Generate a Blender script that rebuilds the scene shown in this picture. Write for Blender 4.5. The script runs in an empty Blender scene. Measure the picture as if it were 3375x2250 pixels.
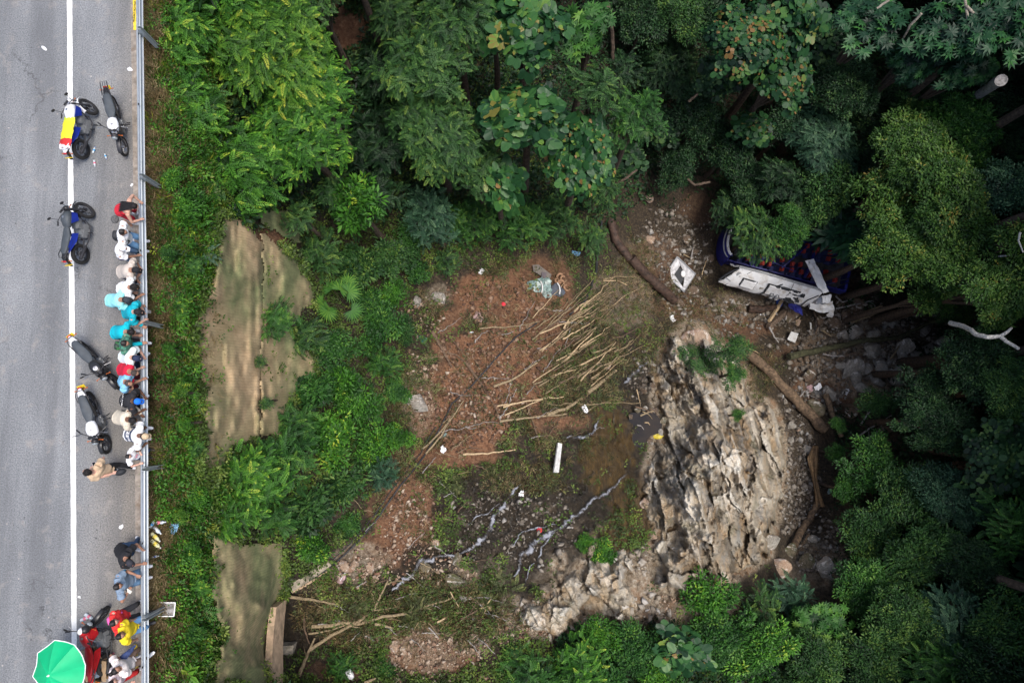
import bpy, bmesh, math, random
import numpy as np
from mathutils import Vector, Matrix, Euler
R = math.radians
SC = bpy.context.scene
COL = SC.collection
# ------------------------------------------------------------------ camera, world, sun, exposure
CX, CY, F, CAMZ, TILT = 1687.5, 1125.0, 2250.0, 20.0, R(6)
cd = bpy.data.cameras.new('camera'); cd.sensor_width = 36; cd.lens = 24; cd.clip_end = 2000; cd.clip_start = 0.1
cam = bpy.data.objects.new('camera', cd); COL.objects.link(cam)
cam.location = (0, 0, CAMZ); cam.rotation_euler = (TILT, 0, 0)
SC.camera = cam
SUN_EL = R(76)
W = bpy.data.worlds.new('World'); SC.world = W; W.use_nodes = True
nt = W.node_tree; bg = nt.nodes['Background']
sky = nt.nodes.new('ShaderNodeTexSky'); sky.sky_type = 'NISHITA'; sky.sun_disc = False
sky.sun_elevation = SUN_EL; sky.sun_rotation = R(100); sky.dust_density = 4.0; sky.air_density = 1.0; sky.ozone_density = 1.0
nt.links.new(sky.outputs[0], bg.inputs[0]); bg.inputs[1].default_value = 0.135
ld = bpy.data.lights.new('sun', 'SUN'); ld.energy = 1.6; ld.angle = R(20); ld.color = (1.0, 0.96, 0.9)
sun = bpy.data.objects.new('sun', ld); COL.objects.link(sun)
# soft overcast sun, high over the far side of the ravine
sun.rotation_euler = Vector((math.cos(SUN_EL)*0.98, -math.cos(SUN_EL)*0.17, math.sin(SUN_EL))).to_track_quat('Z', 'Y').to_euler()
SC.view_settings.view_transform = 'Standard'; SC.view_settings.look = 'None'
SC.view_settings.exposure = 0.85; SC.view_settings.gamma = 1
SC.render.engine = 'CYCLES'
SC.cycles.max_bounces = 5; SC.cycles.diffuse_bounces = 3; SC.cycles.transparent_max_bounces = 6
SC.cycles.use_denoising = True

def ray(u, v):
    x = (u-CX)/F; y = -(v-CY)/F
    c, s = math.cos(TILT), math.sin(TILT)
    return x, y*c + s, y*s - c
def at(u, v, z):
    x, y, k = ray(u, v)
    s = (z-CAMZ)/k
    return Vector((x*s, y*s, z))
def atn(u, v, z):
    x, y, k = ray(u, v)
    s = (z-CAMZ)/k
    return np.stack([x*s, y*s, z+0*x], -1)
def mpp(u, v, z):            # metres per photo pixel there
    x, y, k = ray(u, v)
    return (z-CAMZ)/k/F
# ------------------------------------------------------------------ noise (numpy)
_rs = np.random.RandomState(7)
_T = _rs.rand(256, 256)
def vnoise(x, y, off=0):
    x = np.asarray(x, float)+off*17.3; y = np.asarray(y, float)+off*9.1
    xi = np.floor(x).astype(int); yi = np.floor(y).astype(int)
    fx = x-xi; fy = y-yi; fx = fx*fx*(3-2*fx); fy = fy*fy*(3-2*fy)
    a = _T[xi & 255, yi & 255]; b = _T[(xi+1) & 255, yi & 255]; c = _T[xi & 255, (yi+1) & 255]; d = _T[(xi+1) & 255, (yi+1) & 255]
    return (a*(1-fx)+b*fx)*(1-fy)+(c*(1-fx)+d*fx)*fy*1.0
def fbm(x, y, o=4, off=0, g=0.5):
    s = 0; a = 1; t = 0
    for i in range(o):
        s = s+a*vnoise(np.asarray(x)*2**i, np.asarray(y)*2**i, off+i*3); t += a; a *= g
    return s/t
def worley(x, y, off=0):
    x = np.asarray(x, float); y = np.asarray(y, float)
    xi = np.floor(x).astype(int); yi = np.floor(y).astype(int)
    d1 = np.full(x.shape, 9.0); d2 = np.full(x.shape, 9.0); idv = np.zeros(x.shape)
    for i in (-1, 0, 1):
        for j in (-1, 0, 1):
            px = _T[(xi+i+off) & 255, (yi+j) & 255]; py = _T[(xi+i+91+off) & 255, (yi+j+37) & 255]
            dd = np.hypot(xi+i+px-x, yi+j+py-y)
            cid = _T[(xi+i+13+off) & 255, (yi+j+71) & 255]
            n = dd < d1
            d2 = np.where(n, d1, np.minimum(d2, dd)); idv = np.where(n, cid, idv); d1 = np.where(n, dd, d1)
    return d1, d2, idv
def facets(x, y, off=0, tilt=1.0):
    """cells cut as tilted flat faces: height, distance to the cell edge"""
    x = np.asarray(x, float); y = np.asarray(y, float)
    xi = np.floor(x).astype(int); yi = np.floor(y).astype(int)
    d1 = np.full(x.shape, 9.0); d2 = np.full(x.shape, 9.0); h = np.zeros(x.shape)
    for i in (-1, 0, 1):
        for j in (-1, 0, 1):
            A, B = xi+i, yi+j
            dx = x-(A+_T[(A+off) & 255, B & 255]); dy = y-(B+_T[(A+91+off) & 255, (B+37) & 255]); dd = np.hypot(dx, dy)
            hh = _T[(A+13+off) & 255, (B+71) & 255]-.5+tilt*(dx*(_T[(A+57+off) & 255, (B+3) & 255]-.5)+dy*(_T[(A+7+off) & 255, (B+119) & 255]-.5))
            n = dd < d1
            d2 = np.where(n, d1, np.minimum(d2, dd)); h = np.where(n, hh, h); d1 = np.where(n, dd, d1)
    return h, d2-d1
def smooth(a, b, x):
    t = np.clip((np.asarray(x, float)-a)/(b-a), 0, 1); return t*t*(3-2*t)
def inpoly(u, v, poly):
    u = np.asarray(u, float); v = np.asarray(v, float); c = np.zeros(u.shape, bool); n = len(poly)
    for i in range(n):
        x1, y1 = poly[i]; x2, y2 = poly[(i+1) % n]
        if y1 == y2: continue
        c ^= ((y1 > v) != (y2 > v)) & (u < (x2-x1)*(v-y1)/(y2-y1)+x1)
    return c
def polydist(u, v, poly, closed=True):
    u = np.asarray(u, float); v = np.asarray(v, float); d = np.full(u.shape, 1e9); n = len(poly)
    for i in range(n if closed else n-1):
        x1, y1 = poly[i]; x2, y2 = poly[(i+1) % n]
        dx, dy = x2-x1, y2-y1
        t = np.clip(((u-x1)*dx+(v-y1)*dy)/(dx*dx+dy*dy+1e-9), 0, 1)
        d = np.minimum(d, np.hypot(u-x1-t*dx, v-y1-t*dy))
    return d
def sdist(u, v, poly):
    return np.where(inpoly(u, v, poly), 1, -1)*polydist(u, v, poly)
# ------------------------------------------------------------------ materials
def newmat(name):
    m = bpy.data.materials.new(name); m.use_nodes = True
    t = m.node_tree; b = t.nodes['Principled BSDF']
    return m, t, b
def N(t, typ, **kw):
    n = t.nodes.new(typ)
    for k, v in kw.items():
        if k.startswith('i_'): n.inputs[k[2:].replace('_', ' ')].default_value = v
        else: setattr(n, k, v)
    return n
def ramp(t, fac, stops, interp='LINEAR'):
    r = t.nodes.new('ShaderNodeValToRGB'); e = r.color_ramp.elements; r.color_ramp.interpolation = interp
    while len(e) < len(stops): e.new(0.5)
    for k, (p, c) in zip(e, stops): k.position = p; k.color = (*c, 1)
    t.links.new(fac, r.inputs[0]); return r.outputs[0]
def mixc(t, fac, a, b, mode='MIX'):
    n = t.nodes.new('ShaderNodeMix'); n.data_type = 'RGBA'; n.blend_type = mode
    for s, x in ((0, fac), (6, a), (7, b)):
        if hasattr(x, 'links'): t.links.new(x, n.inputs[s])
        elif s == 0: n.inputs[0].default_value = x
        else: n.inputs[s].default_value = (*x, 1)
    return n.outputs[2]
def math_(t, op, a, b=0.5, clamp=False):
    n = t.nodes.new('ShaderNodeMath'); n.operation = op; n.use_clamp = clamp
    for i, x in ((0, a), (1, b)):
        if hasattr(x, 'links'): t.links.new(x, n.inputs[i])
        else: n.inputs[i].default_value = x
    return n.outputs[0]
def noise(t, scale, detail=4, rough=0.55, vec=None, out=0, dim='3D'):
    n = t.nodes.new('ShaderNodeTexNoise'); n.noise_dimensions = dim; n.inputs['Scale'].default_value = scale; n.inputs['Detail'].default_value = detail
    n.inputs['Roughness'].default_value = rough
    if vec is None: vec = coord(t)
    t.links.new(vec, n.inputs['Vector']); return n.outputs[out]
def coord(t, which='Object', scale=None, rot=None):
    tc = t.nodes.new('ShaderNodeTexCoord'); o = tc.outputs[which]
    if scale or rot:
        mp = t.nodes.new('ShaderNodeMapping')
        if scale: mp.inputs['Scale'].default_value = scale
        if rot: mp.inputs['Rotation'].default_value = rot
        t.links.new(o, mp.inputs['Vector']); o = mp.outputs[0]
    return o
def bump(t, b, h, dist=0.01, strength=0.6):
    n = t.nodes.new('ShaderNodeBump'); n.inputs['Distance'].default_value = dist; n.inputs['Strength'].default_value = strength
    t.links.new(h, n.inputs['Height']); t.links.new(n.outputs[0], b.inputs['Normal'])
def attr(t, name):
    n = t.nodes.new('ShaderNodeAttribute'); n.attribute_name = name; return n
_M = {}
def mat(name, col, rough=0.6, metal=0.0, var=0.12, scale=6, bmp=0.0, dirt=None, spec=0.4):
    if name in _M: return _M[name]
    m, t, b = newmat(name)
    n = noise(t, scale, 5)
    lo = tuple(c*(1-var*1.6) for c in col); hi = tuple(min(1, c*(1+var)) for c in col)
    c = ramp(t, n, [(0.3, lo), (0.7, hi)])
    if dirt:
        d = ramp(t, noise(t, scale*0.6+0.7, 6, 0.7), [(0.5, (0, 0, 0)), (0.68, (1, 1, 1))])
        c = mixc(t, math_(t, 'MULTIPLY', d, 0.75), c, dirt)
    t.links.new(c, b.inputs['Base Color']); b.inputs['Roughness'].default_value = rough; b.inputs['Metallic'].default_value = metal
    b.inputs['Specular IOR Level'].default_value = spec
    if bmp: bump(t, b, noise(t, scale*4, 4), bmp)
    _M[name] = m; return m
# ------------------------------------------------------------------ mesh builder
def rotbasis(d, up=Vector((0, 0, 1))):
    d = Vector(d).normalized()
    s = d.cross(up)
    if s.length < 1e-4: s = d.cross(Vector((0, 1, 0)))
    s.normalize(); n = s.cross(d).normalized()
    return d, s, n
class MB:
    def __init__(self): self.v = []; self.f = []
    def add(self, vs, fs):
        k = len(self.v); self.v += [tuple(p) for p in vs]; self.f += [tuple(i+k for i in f) for f in fs]; return self
    def box(self, c, s, rot=None, top=1.0):
        hx, hy, hz = s[0]/2, s[1]/2, s[2]/2
        vs = [Vector((x*hx*(top if z > 0 else 1), y*hy*(top if z > 0 else 1), z*hz)) for z in (-1, 1) for x, y in ((-1, -1), (1, -1), (1, 1), (-1, 1))]
        if rot is not None: vs = [rot @ p for p in vs]
        return self.add([p+Vector(c) for p in vs], [(3, 2, 1, 0), (4, 5, 6, 7), (0, 1, 5, 4), (1, 2, 6, 5), (2, 3, 7, 6), (3, 0, 4, 7)])
    def tube(self, pts, rad, n=8, side=None, cap=True):
        pts = [Vector(p) for p in pts]; m = len(pts)
        if not isinstance(rad, (list, tuple)): rad = [rad]*m
        vs = []; prev = side
        for i, p in enumerate(pts):
            d = (pts[min(i+1, m-1)]-pts[max(i-1, 0)])
            if d.length < 1e-7: d = Vector((0, 0, 1))
            d.normalize()
            if prev is None:
                prev = d.cross(Vector((0, 0, 1)))
                if prev.length < 1e-3: prev = Vector((1, 0, 0))
            s = (Vector(prev)-d*d.dot(Vector(prev)))
            if s.length < 1e-4: s = d.orthogonal()
            s.normalize(); prev = s; q = d.cross(s)
            r = rad[i]; a, b = r if isinstance(r, (tuple, list)) else (r, r)
            for k in range(n):
                w = 2*math.pi*k/n; vs.append(p+s*(a*math.cos(w))+q*(b*math.sin(w)))
        fs = [(i*n+k, i*n+(k+1) % n, (i+1)*n+(k+1) % n, (i+1)*n+k) for i in range(m-1) for k in range(n)]
        if cap: fs += [tuple(range(n-1, -1, -1)), tuple((m-1)*n+k for k in range(n))]
        return self.add(vs, fs)
    def ball(self, c, r, n=12, m=8, rot=None):
        if not isinstance(r, (tuple, list)): r = (r, r, r)
        vs = []
        for j in range(1, m):
            ph = math.pi*j/m
            for k in range(n):
                th = 2*math.pi*k/n; vs.append(Vector((r[0]*math.sin(ph)*math.cos(th), r[1]*math.sin(ph)*math.sin(th), r[2]*math.cos(ph))))
        vs += [Vector((0, 0, r[2])), Vector((0, 0, -r[2]))]
        if rot is not None: vs = [rot @ p for p in vs]
        vs = [p+Vector(c) for p in vs]; a = (m-1)*n; b = a+1
        fs = [(j*n+k, (j+1)*n+k, (j+1)*n+(k+1) % n, j*n+(k+1) % n) for j in range(m-2) for k in range(n)]
        fs += [(a, k, (k+1) % n) for k in range(n)] + [(b, (m-2)*n+(k+1) % n, (m-2)*n+k) for k in range(n)]
        return self.add(vs, fs)
    def torus(self, c, R1, r, axis=(0, 1, 0), n=28, m=8, sq=1.0):
        ax = Vector(axis).normalized(); a = ax.orthogonal().normalized(); b = ax.cross(a)
        vs = []
        for i in range(n):
            t = 2*math.pi*i/n; d = a*math.cos(t)+b*math.sin(t)
            for j in range(m):
                w = 2*math.pi*j/m; vs.append(Vector(c)+d*(R1+r*math.cos(w))+ax*(r*sq*math.sin(w)))
        fs = [(i*m+j, ((i+1) % n)*m+j, ((i+1) % n)*m+(j+1) % m, i*m+(j+1) % m) for i in range(n) for j in range(m)]
        return self.add(vs, fs)
    def loft(self, rings, cap=True):
        n = len(rings[0]); vs = [p for r in rings for p in r]; m = len(rings)
        fs = [(i*n+k, i*n+(k+1) % n, (i+1)*n+(k+1) % n, (i+1)*n+k) for i in range(m-1) for k in range(n)]
        if cap: fs += [tuple(range(n-1, -1, -1)), tuple((m-1)*n+k for k in range(n))]
        return self.add(vs, fs)
    def sheet(self, pts, faces, th, nrm=(0, 0, 1)):
        n = Vector(nrm)*th; k = len(pts)
        from collections import Counter
        vs = [Vector(p) for p in pts]+[Vector(p)-n for p in pts]
        fs = list(faces)+[tuple(i+k for i in reversed(f)) for f in faces]
        e = Counter()
        for f in faces:
            for i in range(len(f)): e[(f[i], f[(i+1) % len(f)])] += 1
        for (a, b) in list(e):
            if (b, a) not in e: fs.append((b, a, a+k, b+k))
        return self.add(vs, fs)
    def xf(self, M):
        self.v = [tuple(M @ Vector(p)) for p in self.v]; return self
    def obj(self, name, m, parent=None, smooth=True, sharp=40):
        me = bpy.data.meshes.new(name); me.from_pydata(self.v, [], self.f); me.update()
        return link(name, me, m, parent, smooth, sharp)
def link(name, me, m, parent=None, smooth_=True, sharp=40):
    if m is not None:
        for k in (m if isinstance(m, (list, tuple)) else [m]): me.materials.append(k)
    if smooth_ and len(me.polygons):
        me.polygons.foreach_set('use_smooth', [True]*len(me.polygons))
        if sharp: me.set_sharp_from_angle(angle=R(sharp))
    o = bpy.data.objects.new(name, me); COL.objects.link(o)
    if parent is not None: o.parent = parent
    return o
def tag(o, label=None, cat=None, group=None, kind=None):
    if label: o['label'] = label
    if cat: o['category'] = cat
    if group: o['group'] = group
    if kind: o['kind'] = kind
    return o
def thing(name, label, cat, loc=(0, 0, 0), rot=(0, 0, 0), group=None):
    o = bpy.data.objects.new(name, None); COL.objects.link(o); o.location = loc; o.rotation_euler = rot
    o.empty_display_size = 0.2
    return tag(o, label, cat, group)
def copy_tree(o, parent=None):
    c = o.copy(); COL.objects.link(c); c.parent = parent
    for ch in list(o.children): copy_tree(ch, c)
    return c
def npmesh(name, V, T, fattr=None, quads=False, vattr=None):
    me = bpy.data.meshes.new(name); k = 4 if quads else 3
    nv, nf = len(V), len(T)
    me.vertices.add(nv); me.vertices.foreach_set('co', np.ascontiguousarray(V, np.float32).ravel())
    me.loops.add(nf*k); me.loops.foreach_set('vertex_index', np.ascontiguousarray(T, np.int32).ravel())
    me.polygons.add(nf); me.polygons.foreach_set('loop_start', np.arange(0, nf*k, k, dtype=np.int32))
    me.update(calc_edges=True)
    if fattr is not None:
        a = me.attributes.new('t', 'FLOAT', 'FACE'); a.data.foreach_set('value', np.asarray(fattr, np.float32))
    for nme, arr in (vattr or {}).items():
        a = me.attributes.new(nme, 'FLOAT', 'POINT'); a.data.foreach_set('value', np.asarray(arr, np.float32).ravel())
    return me
# ------------------------------------------------------------------ terrain height field (control heights in metres below the road)
CP = []
for v in (-700, 0, 500, 1000, 1500, 2000, 2700):
    CP += [(430, v, -0.02), (505, v, -0.12), (560, v, -0.4), (640, v, -1.2)]
CP += [(760, 700, -3), (760, 1000, -3.2), (760, 1400, -3.2), (760, 1800, -3), (760, 2200, -3), (850, 900, -4.6), (950, 900, -6.6), (1060, 1000, -9),
 (850, 1300, -5), (1000, 1300, -8.5), (850, 1700, -4.6), (950, 1700, -7), (860, 2000, -5.2), (870, 2200, -5.5), (860, 2450, -5),
 (915, 1990, -8.6), (915, 2150, -8.8), (930, 2080, -9.3), (1050, 2050, -9.5), (1000, 2200, -8.8), (1100, 1850, -9), (1200, 1750, -9.5), (1300, 2100, -9.8), (1500, 2200, -9.6), (1700, 2150, -9.8),
 (1300, 1900, -10.3), (1500, 1900, -10.8), (1700, 1850, -10.8), (1650, 1650, -11.5), (1350, 1600, -10.5), (1200, 1450, -10.2), (1150, 1200, -10.5),
 (1250, 1000, -12), (1200, 800, -12), (1100, 700, -11), (1500, 1300, -12.5), (1600, 1100, -14), (1750, 950, -15.5), (1850, 1250, -13.5), (1900, 1500, -12.8),
 (2000, 1480, -13.6), (2060, 1560, -14), (2100, 1450, -16), (2150, 1380, -16.5), (2130, 1250, -18), (2180, 1100, -21), (2000, 1100, -16), (1950, 900, -18), (2100, 950, -21),
 (2250, 900, -24), (2400, 850, -25.5), (2550, 900, -25.8), (2750, 950, -25.8), (2400, 1080, -24.5), (2700, 1120, -25.5), (2900, 1100, -26), (3100, 1120, -26.5),
 (2800, 1250, -25), (2650, 1350, -24), (2700, 1500, -23.5), (2680, 1700, -22.5), (2620, 1850, -20), (2750, 1900, -19.5),
 (2150, 1700, -13), (2250, 1950, -12.5), (2400, 1950, -14), (2350, 1200, -21), (2480, 1300, -22), (2550, 1500, -22), (2350, 1500, -17),
 (1900, 2050, -11), (2100, 2150, -12), (2300, 2250, -13), (2600, 2200, -16), (2900, 2000, -18), (2900, 1700, -20), (3100, 1500, -20), (3300, 1300, -19), (3300, 1900, -17),
 (3300, 2300, -15), (3000, 2300, -16), (3000, 900, -25), (3300, 900, -21), (3300, 500, -19), (3000, 500, -22), (2700, 500, -25), (2700, 200, -23), (3200, 100, -18),
 (2400, 300, -23), (2400, 600, -25), (2100, 400, -21), (2100, 100, -19), (1900, 700, -19), (1700, 500, -16), (1700, 100, -14), (1400, 600, -14), (1400, 100, -11),
 (1200, 400, -10), (1000, 300, -7), (1000, 0, -6), (800, 300, -4), (800, 600, -4), (3800, 100, -8), (3800, 900, -9), (3800, 1500, -9), (3800, 2300, -7),
 (2500, -600, -12), (3500, -600, -6), (1700, -600, -8), (1000, -600, -5), (2600, 2750, -9), (1700, 2750, -8), (1100, 2750, -7), (3600, 2750, -5)]
CP = np.array(CP, float)
_P = CP[:, :2]/100.0
_A = np.hypot(_P[:, None, 0]-_P[None, :, 0], _P[:, None, 1]-_P[None, :, 1])
_n = len(CP); _K = np.zeros((_n+1, _n+1)); _K[:_n, :_n] = _A + np.eye(_n)*0.0; _K[:_n, _n] = 1; _K[_n, :_n] = 1
_w = np.linalg.solve(_K, np.append(CP[:, 2], 0))
def zbase(u, v):
    u = np.asarray(u, float); sh = u.shape; p = np.stack([u.ravel(), np.asarray(v, float).ravel()], -1)/100
    out = np.empty(len(p))
    for i in range(0, len(p), 20000):
        q = p[i:i+20000]; out[i:i+20000] = np.hypot(q[:, None, 0]-_P[None, :, 0], q[:, None, 1]-_P[None, :, 1]) @ _w[:-1] + _w[-1]
    return out.reshape(sh)
# zone shapes in photo pixels
ROCK_OUT = [(2120, 1560), (2105, 1640), (2120, 1720), (2160, 1760), (2120, 1850), (2150, 1930), (2230, 1960), (2330, 1950), (2440, 1900), (2540, 1830), (2545, 1780), (2570, 1700), (2590, 1600), (2595, 1500), (2580, 1400), (2545, 1330), (2480, 1300), (2470, 1240), (2420, 1170), (2360, 1120), (2330, 1070), (2260, 1060), (2190, 1130), (2140, 1240), (2150, 1320), (2180, 1400), (2150, 1450)]
ROCK2 = [(1690, 2010), (1800, 1960), (1850, 1890), (1960, 1810), (2060, 1790), (2110, 1850), (2160, 1940), (2250, 1985), (2180, 2050), (2050, 2085), (1960, 2040), (1850, 2110), (1740, 2090)]
MATS = {
 'a': [(735, 715), (800, 725), (862, 800), (868, 1000), (860, 1200), (858, 1440), (760, 1470), (700, 1590), (668, 1580), (672, 1350), (655, 1180), (640, 1080), (690, 960)],
 'b': [(862, 770), (930, 815), (1000, 900), (1030, 950), (1030, 1000), (1000, 1010), (960, 1080), (1000, 1150), (1040, 1180), (1050, 1290), (960, 1310), (930, 1430), (858, 1440), (856, 1200), (866, 1000)],
 'c': [(700, 1760), (800, 1790), (925, 1780), (935, 1900), (925, 1960), (885, 2030), (878, 2260), (700, 2260), (735, 2100), (700, 1960)],
 'd': [(850, 690), (950, 690), (985, 740), (990, 795), (940, 780), (880, 745), (862, 735)],
}
STREAMS = [
 ([(1725, 1590), (1690, 1625), (1640, 1690), (1610, 1745), (1570, 1800), (1520, 1825), (1440, 1835), (1390, 1860), (1340, 1910), (1290, 1950)], [10, 14, 16, 22, 18, 12, 12, 18, 20, 10]),
 ([(2075, 1555), (2030, 1600), (1990, 1630), (1930, 1665), (1880, 1715), (1850, 1740), (1800, 1765), (1750, 1800), (1715, 1860), (1695, 1905)], [5, 12, 16, 14, 18, 22, 22, 22, 14, 5]),
 ([(1985, 1370), (1960, 1420), (1930, 1440), (1885, 1440), (1860, 1450)], [6, 12, 14, 12, 5]),
 ([(1660, 1650), (1610, 1690), (1570, 1700), (1540, 1740)], [5, 8, 7, 4]),
 ([(1840, 1745), (1790, 1800), (1770, 1850), (1740, 1880), (1725, 1935)], [5, 9, 8, 7, 4]),
 ([(1860, 1725), (1780, 1735), (1730, 1750), (1680, 1800)], [5, 8, 9, 5]),
 ([(2145, 1190), (2110, 1215), (2070, 1250), (2050, 1270)], [7, 16, 16, 6]),
]
SOILB = [(1600, 1240, 170, 220, 1), (1530, 1380, 160, 130, 1), (1750, 1080, 170, 90, .8), (1700, 1180, 130, 100, .75), (1660, 990, 190, 90, .85), (1500, 1490, 150, 50, .8), (1840, 1400, 110, 40, .8), (1350, 1700, 110, 130, .8), (1290, 1810, 90, 70, .6), (1760, 940, 120, 80, .6), (1400, 2150, 170, 80, .7), (2400, 1070, 120, 60, .45), (2180, 880, 100, 90, .3), (2310, 690, 80, 50, .2), (1150, 105, 70, 60, .8), (1110, 20, 40, 30, .8), (900, 785, 60, 40, .8), (1100, 2215, 120, 30, .3), (1250, 1500, 60, 90, .3), (2250, 1010, 110, 60, .35), (2700, 1180, 150, 60, .35), (2750, 1280, 160, 70, .5), (1150, 2090, 90, 40, .3), (1480, 1060, 60, 60, .7)]
WETDARKB = [(975, 2045, 95, 110, .9), (1640, 1690, 180, 130, 1), (1820, 1600, 170, 110, .85), (1930, 1650, 130, 110, 1), (1790, 1760, 130, 110, 1), (1560, 1800, 110, 60, .9), (2000, 1500, 100, 140, 1), (1420, 1850, 110, 60, .9), (1740, 1870, 90, 80, .8), (1600, 1600, 120, 60, .6), (2080, 1250, 70, 90, .9), (1880, 1440, 90, 40, .7)]  # first blob darkens the culvert pit floor; the rest are wet ground
ORB = [(2000, 1490, 90, 130, 1), (2070, 1700, 90, 130, .9), (2080, 1620, 60, 70, .8)]
ROCKB = [(1900, 1880, 150, 130, 1), (1760, 2040, 140, 80, .9), (2060, 1950, 130, 130, 1), (1900, 1990, 130, 100, 1), (1480, 1900, 110, 60, .7), (1180, 1860, 90, 60, .6), (1540, 2110, 90, 50, .6), (1370, 1330, 60, 110, .5), (1440, 980, 50, 50, .5), (2100, 850, 90, 70, .2), (2060, 1000, 110, 90, .45), (1400, 2150, 120, 70, .5), (2640, 1560, 60, 220, .12), (2700, 1850, 120, 90, .4), (2850, 1180, 220, 130, .6), (2450, 1010, 150, 50, .4), (2250, 2000, 160, 70, .6), (1700, 1750, 200, 150, .4)]
def blobs(u, v, L, nz):
    m = np.zeros(np.shape(u))
    for (a, b, ra, rb, s) in L:
        d = np.hypot((u-a)/ra, (v-b)/rb) + (nz-0.5)*1.3
        m = np.maximum(m, s*(1-smooth(0.75, 1.15, d)))
    return m
def masks(u, v):
    nz = fbm(u/55, v/55, 4, 3); n2 = fbm(u/30, v/30, 3, 11)
    soil = blobs(u, v, SOILB, nz); wet = blobs(u, v, WETDARKB, n2); rock = blobs(u, v, ROCKB, nz); org = blobs(u, v, ORB, n2)
    for pl, wd in STREAMS:
        wet = np.maximum(wet, 1-smooth(14, 46, polydist(u, v, pl, False)))
    out = smooth(-22, -2, sdist(u, v, ROCK_OUT)); rock = np.maximum(rock, out)
    return soil, wet, rock, org
def vegmask(u, v):
    soil, wet, rock, org = masks(u, v)
    m = 1-0.985*smooth(0.1, 0.4, soil); m *= 1-0.93*smooth(0.3, 0.7, wet); m *= 1-0.85*smooth(0.3, 0.7, rock)*(rock > wet*0)
    for p in MATS.values(): m *= 1-0.985*smooth(-22, 4, sdist(u, v, p))
    m *= 1-smooth(-10, 0, sdist(u, v, ROCK_OUT)); m *= 1-.93*smooth(-5, 5, sdist(u, v, ROCK2))
    m *= 1-.97*smooth(-12, 6, sdist(u, v, [(900, 1950), (1035, 1915), (1075, 1990), (1050, 2120), (960, 2140), (900, 2150)]))
    gully = blobs(u, v, [(2450, 900, 400, 180, 1), (2150, 850, 160, 240, 1), (2830, 1180, 330, 200, 1), (2660, 1600, 110, 320, 1), (2130, 1330, 90, 150, 1), (980, 2070, 90, 100, 1), (2250, 660, 150, 110, 1)], fbm(u/60, v/60, 3, 5))
    m *= 1-0.9*gully
    mid = blobs(u, v, [(1760, 1200, 330, 330, 1), (1500, 1150, 280, 300, .8), (1300, 1500, 120, 250, .6), (1500, 1980, 300, 150, .45), (1250, 2120, 220, 140, .3), (1250, 1750, 150, 200, .8), (1400, 1080, 110, 200, .6)], fbm(u/70, v/70, 3, 8))
    m *= 1-0.8*mid
    return m, rock, wet
G0U, G1U, G0V, G1V, GS = 430, 3898, -620, 2722, 6
_gu, _gv = np.meshgrid(np.arange(G0U, G1U+1, GS, dtype=float), np.arange(G0V, G1V+1, GS, dtype=float))
ZB = zbase(_gu, _gv)
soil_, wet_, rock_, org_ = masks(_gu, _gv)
_pw = atn(_gu, _gv, ZB); _x, _y = _pw[..., 0], _pw[..., 1]
rise = smooth(480, 760, _gu)
_d1, _d2, _id = worley(_x*1.1, _y*1.1)
_e1, _e2, _ie = worley(_x*3.1, _y*3.1, 5)
ZD = rise*((fbm(_x*0.45, _y*0.45, 5, 2)-0.5)*1.1 + (fbm(_x*2.5, _y*2.5, 4, 4)-0.5)*0.28)
rr = np.clip(rock_+.75*wet_, 0, 1)
_q1 = _x+(fbm(_x*.9, _y*.9, 3, 15)-.5)*1.2; _q2 = _y+(fbm(_x*.9, _y*.9, 3, 16)-.5)*1.2
_f1, _g1 = facets((_q1*.95+_q2*.25)*.9, (_q2*.95-_q1*.25)*.55, 3, 1.5); _f2, _g2 = facets(_q1*2.3, _q2*1.7, 9, 1.5)
ZD += rise*rr*(_f1*0.6+_f2*.34-.06*(1-smooth(0, .08, _g1)))
ZD += (1-rise)*(fbm(_x*3, _y*3, 3, 4)-0.5)*0.08*smooth(440, 520, _gu)
_sd = np.full(_gu.shape, 1e9)
for _pl, _wd in STREAMS: _sd = np.minimum(_sd, polydist(_gu, _gv, _pl, False))
ZD = ZD*(1-.8*(1-smooth(14, 50, _sd)))-.18*(1-smooth(6, 34, _sd))
cul = inpoly(_gu, _gv, [(905, 1960), (1060, 1900), (1100, 2150), (905, 2170)]); ZD = np.where(cul, ZD*0.3, ZD)
for p in MATS.values(): ZD *= 1-0.85*smooth(-30, 5, sdist(_gu, _gv, p))
ZD -= 0.16*(1-smooth(462, 505, _gu))
ZT = ZB+ZD
ZT = np.where(_gu < 474, np.minimum(ZT, -0.12), ZT)
def zg(u, v):
    a = (np.asarray(u, float)-G0U)/GS; b = (np.asarray(v, float)-G0V)/GS
    a = np.clip(a, 0, ZT.shape[1]-1.001); b = np.clip(b, 0, ZT.shape[0]-1.001)
    i = a.astype(int); j = b.astype(int); fa = a-i; fb = b-j
    return (ZT[j, i]*(1-fa)+ZT[j, i+1]*fa)*(1-fb)+(ZT[j+1, i]*(1-fa)+ZT[j+1, i+1]*fa)*fb
def gp(u, v, h=0.0):         # point on the ground seen at photo pixel (u, v), lifted h
    return at(u, v, float(zg(u, v))+h)
def gridfaces(nr, nc, keep=None):
    i = np.arange(nr*nc).reshape(nr, nc)
    q = np.stack([i[:-1, :-1], i[1:, :-1], i[1:, 1:], i[:-1, 1:]], -1).reshape(-1, 4)
    if keep is not None: q = q[keep[:-1, :-1].ravel()]
    return q
def compact(V, Q, *attrs):
    used = np.unique(Q); mp = np.full(len(V), -1); mp[used] = np.arange(len(used))
    return (V[used], mp[Q]) + tuple(a[used] for a in attrs)
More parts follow.
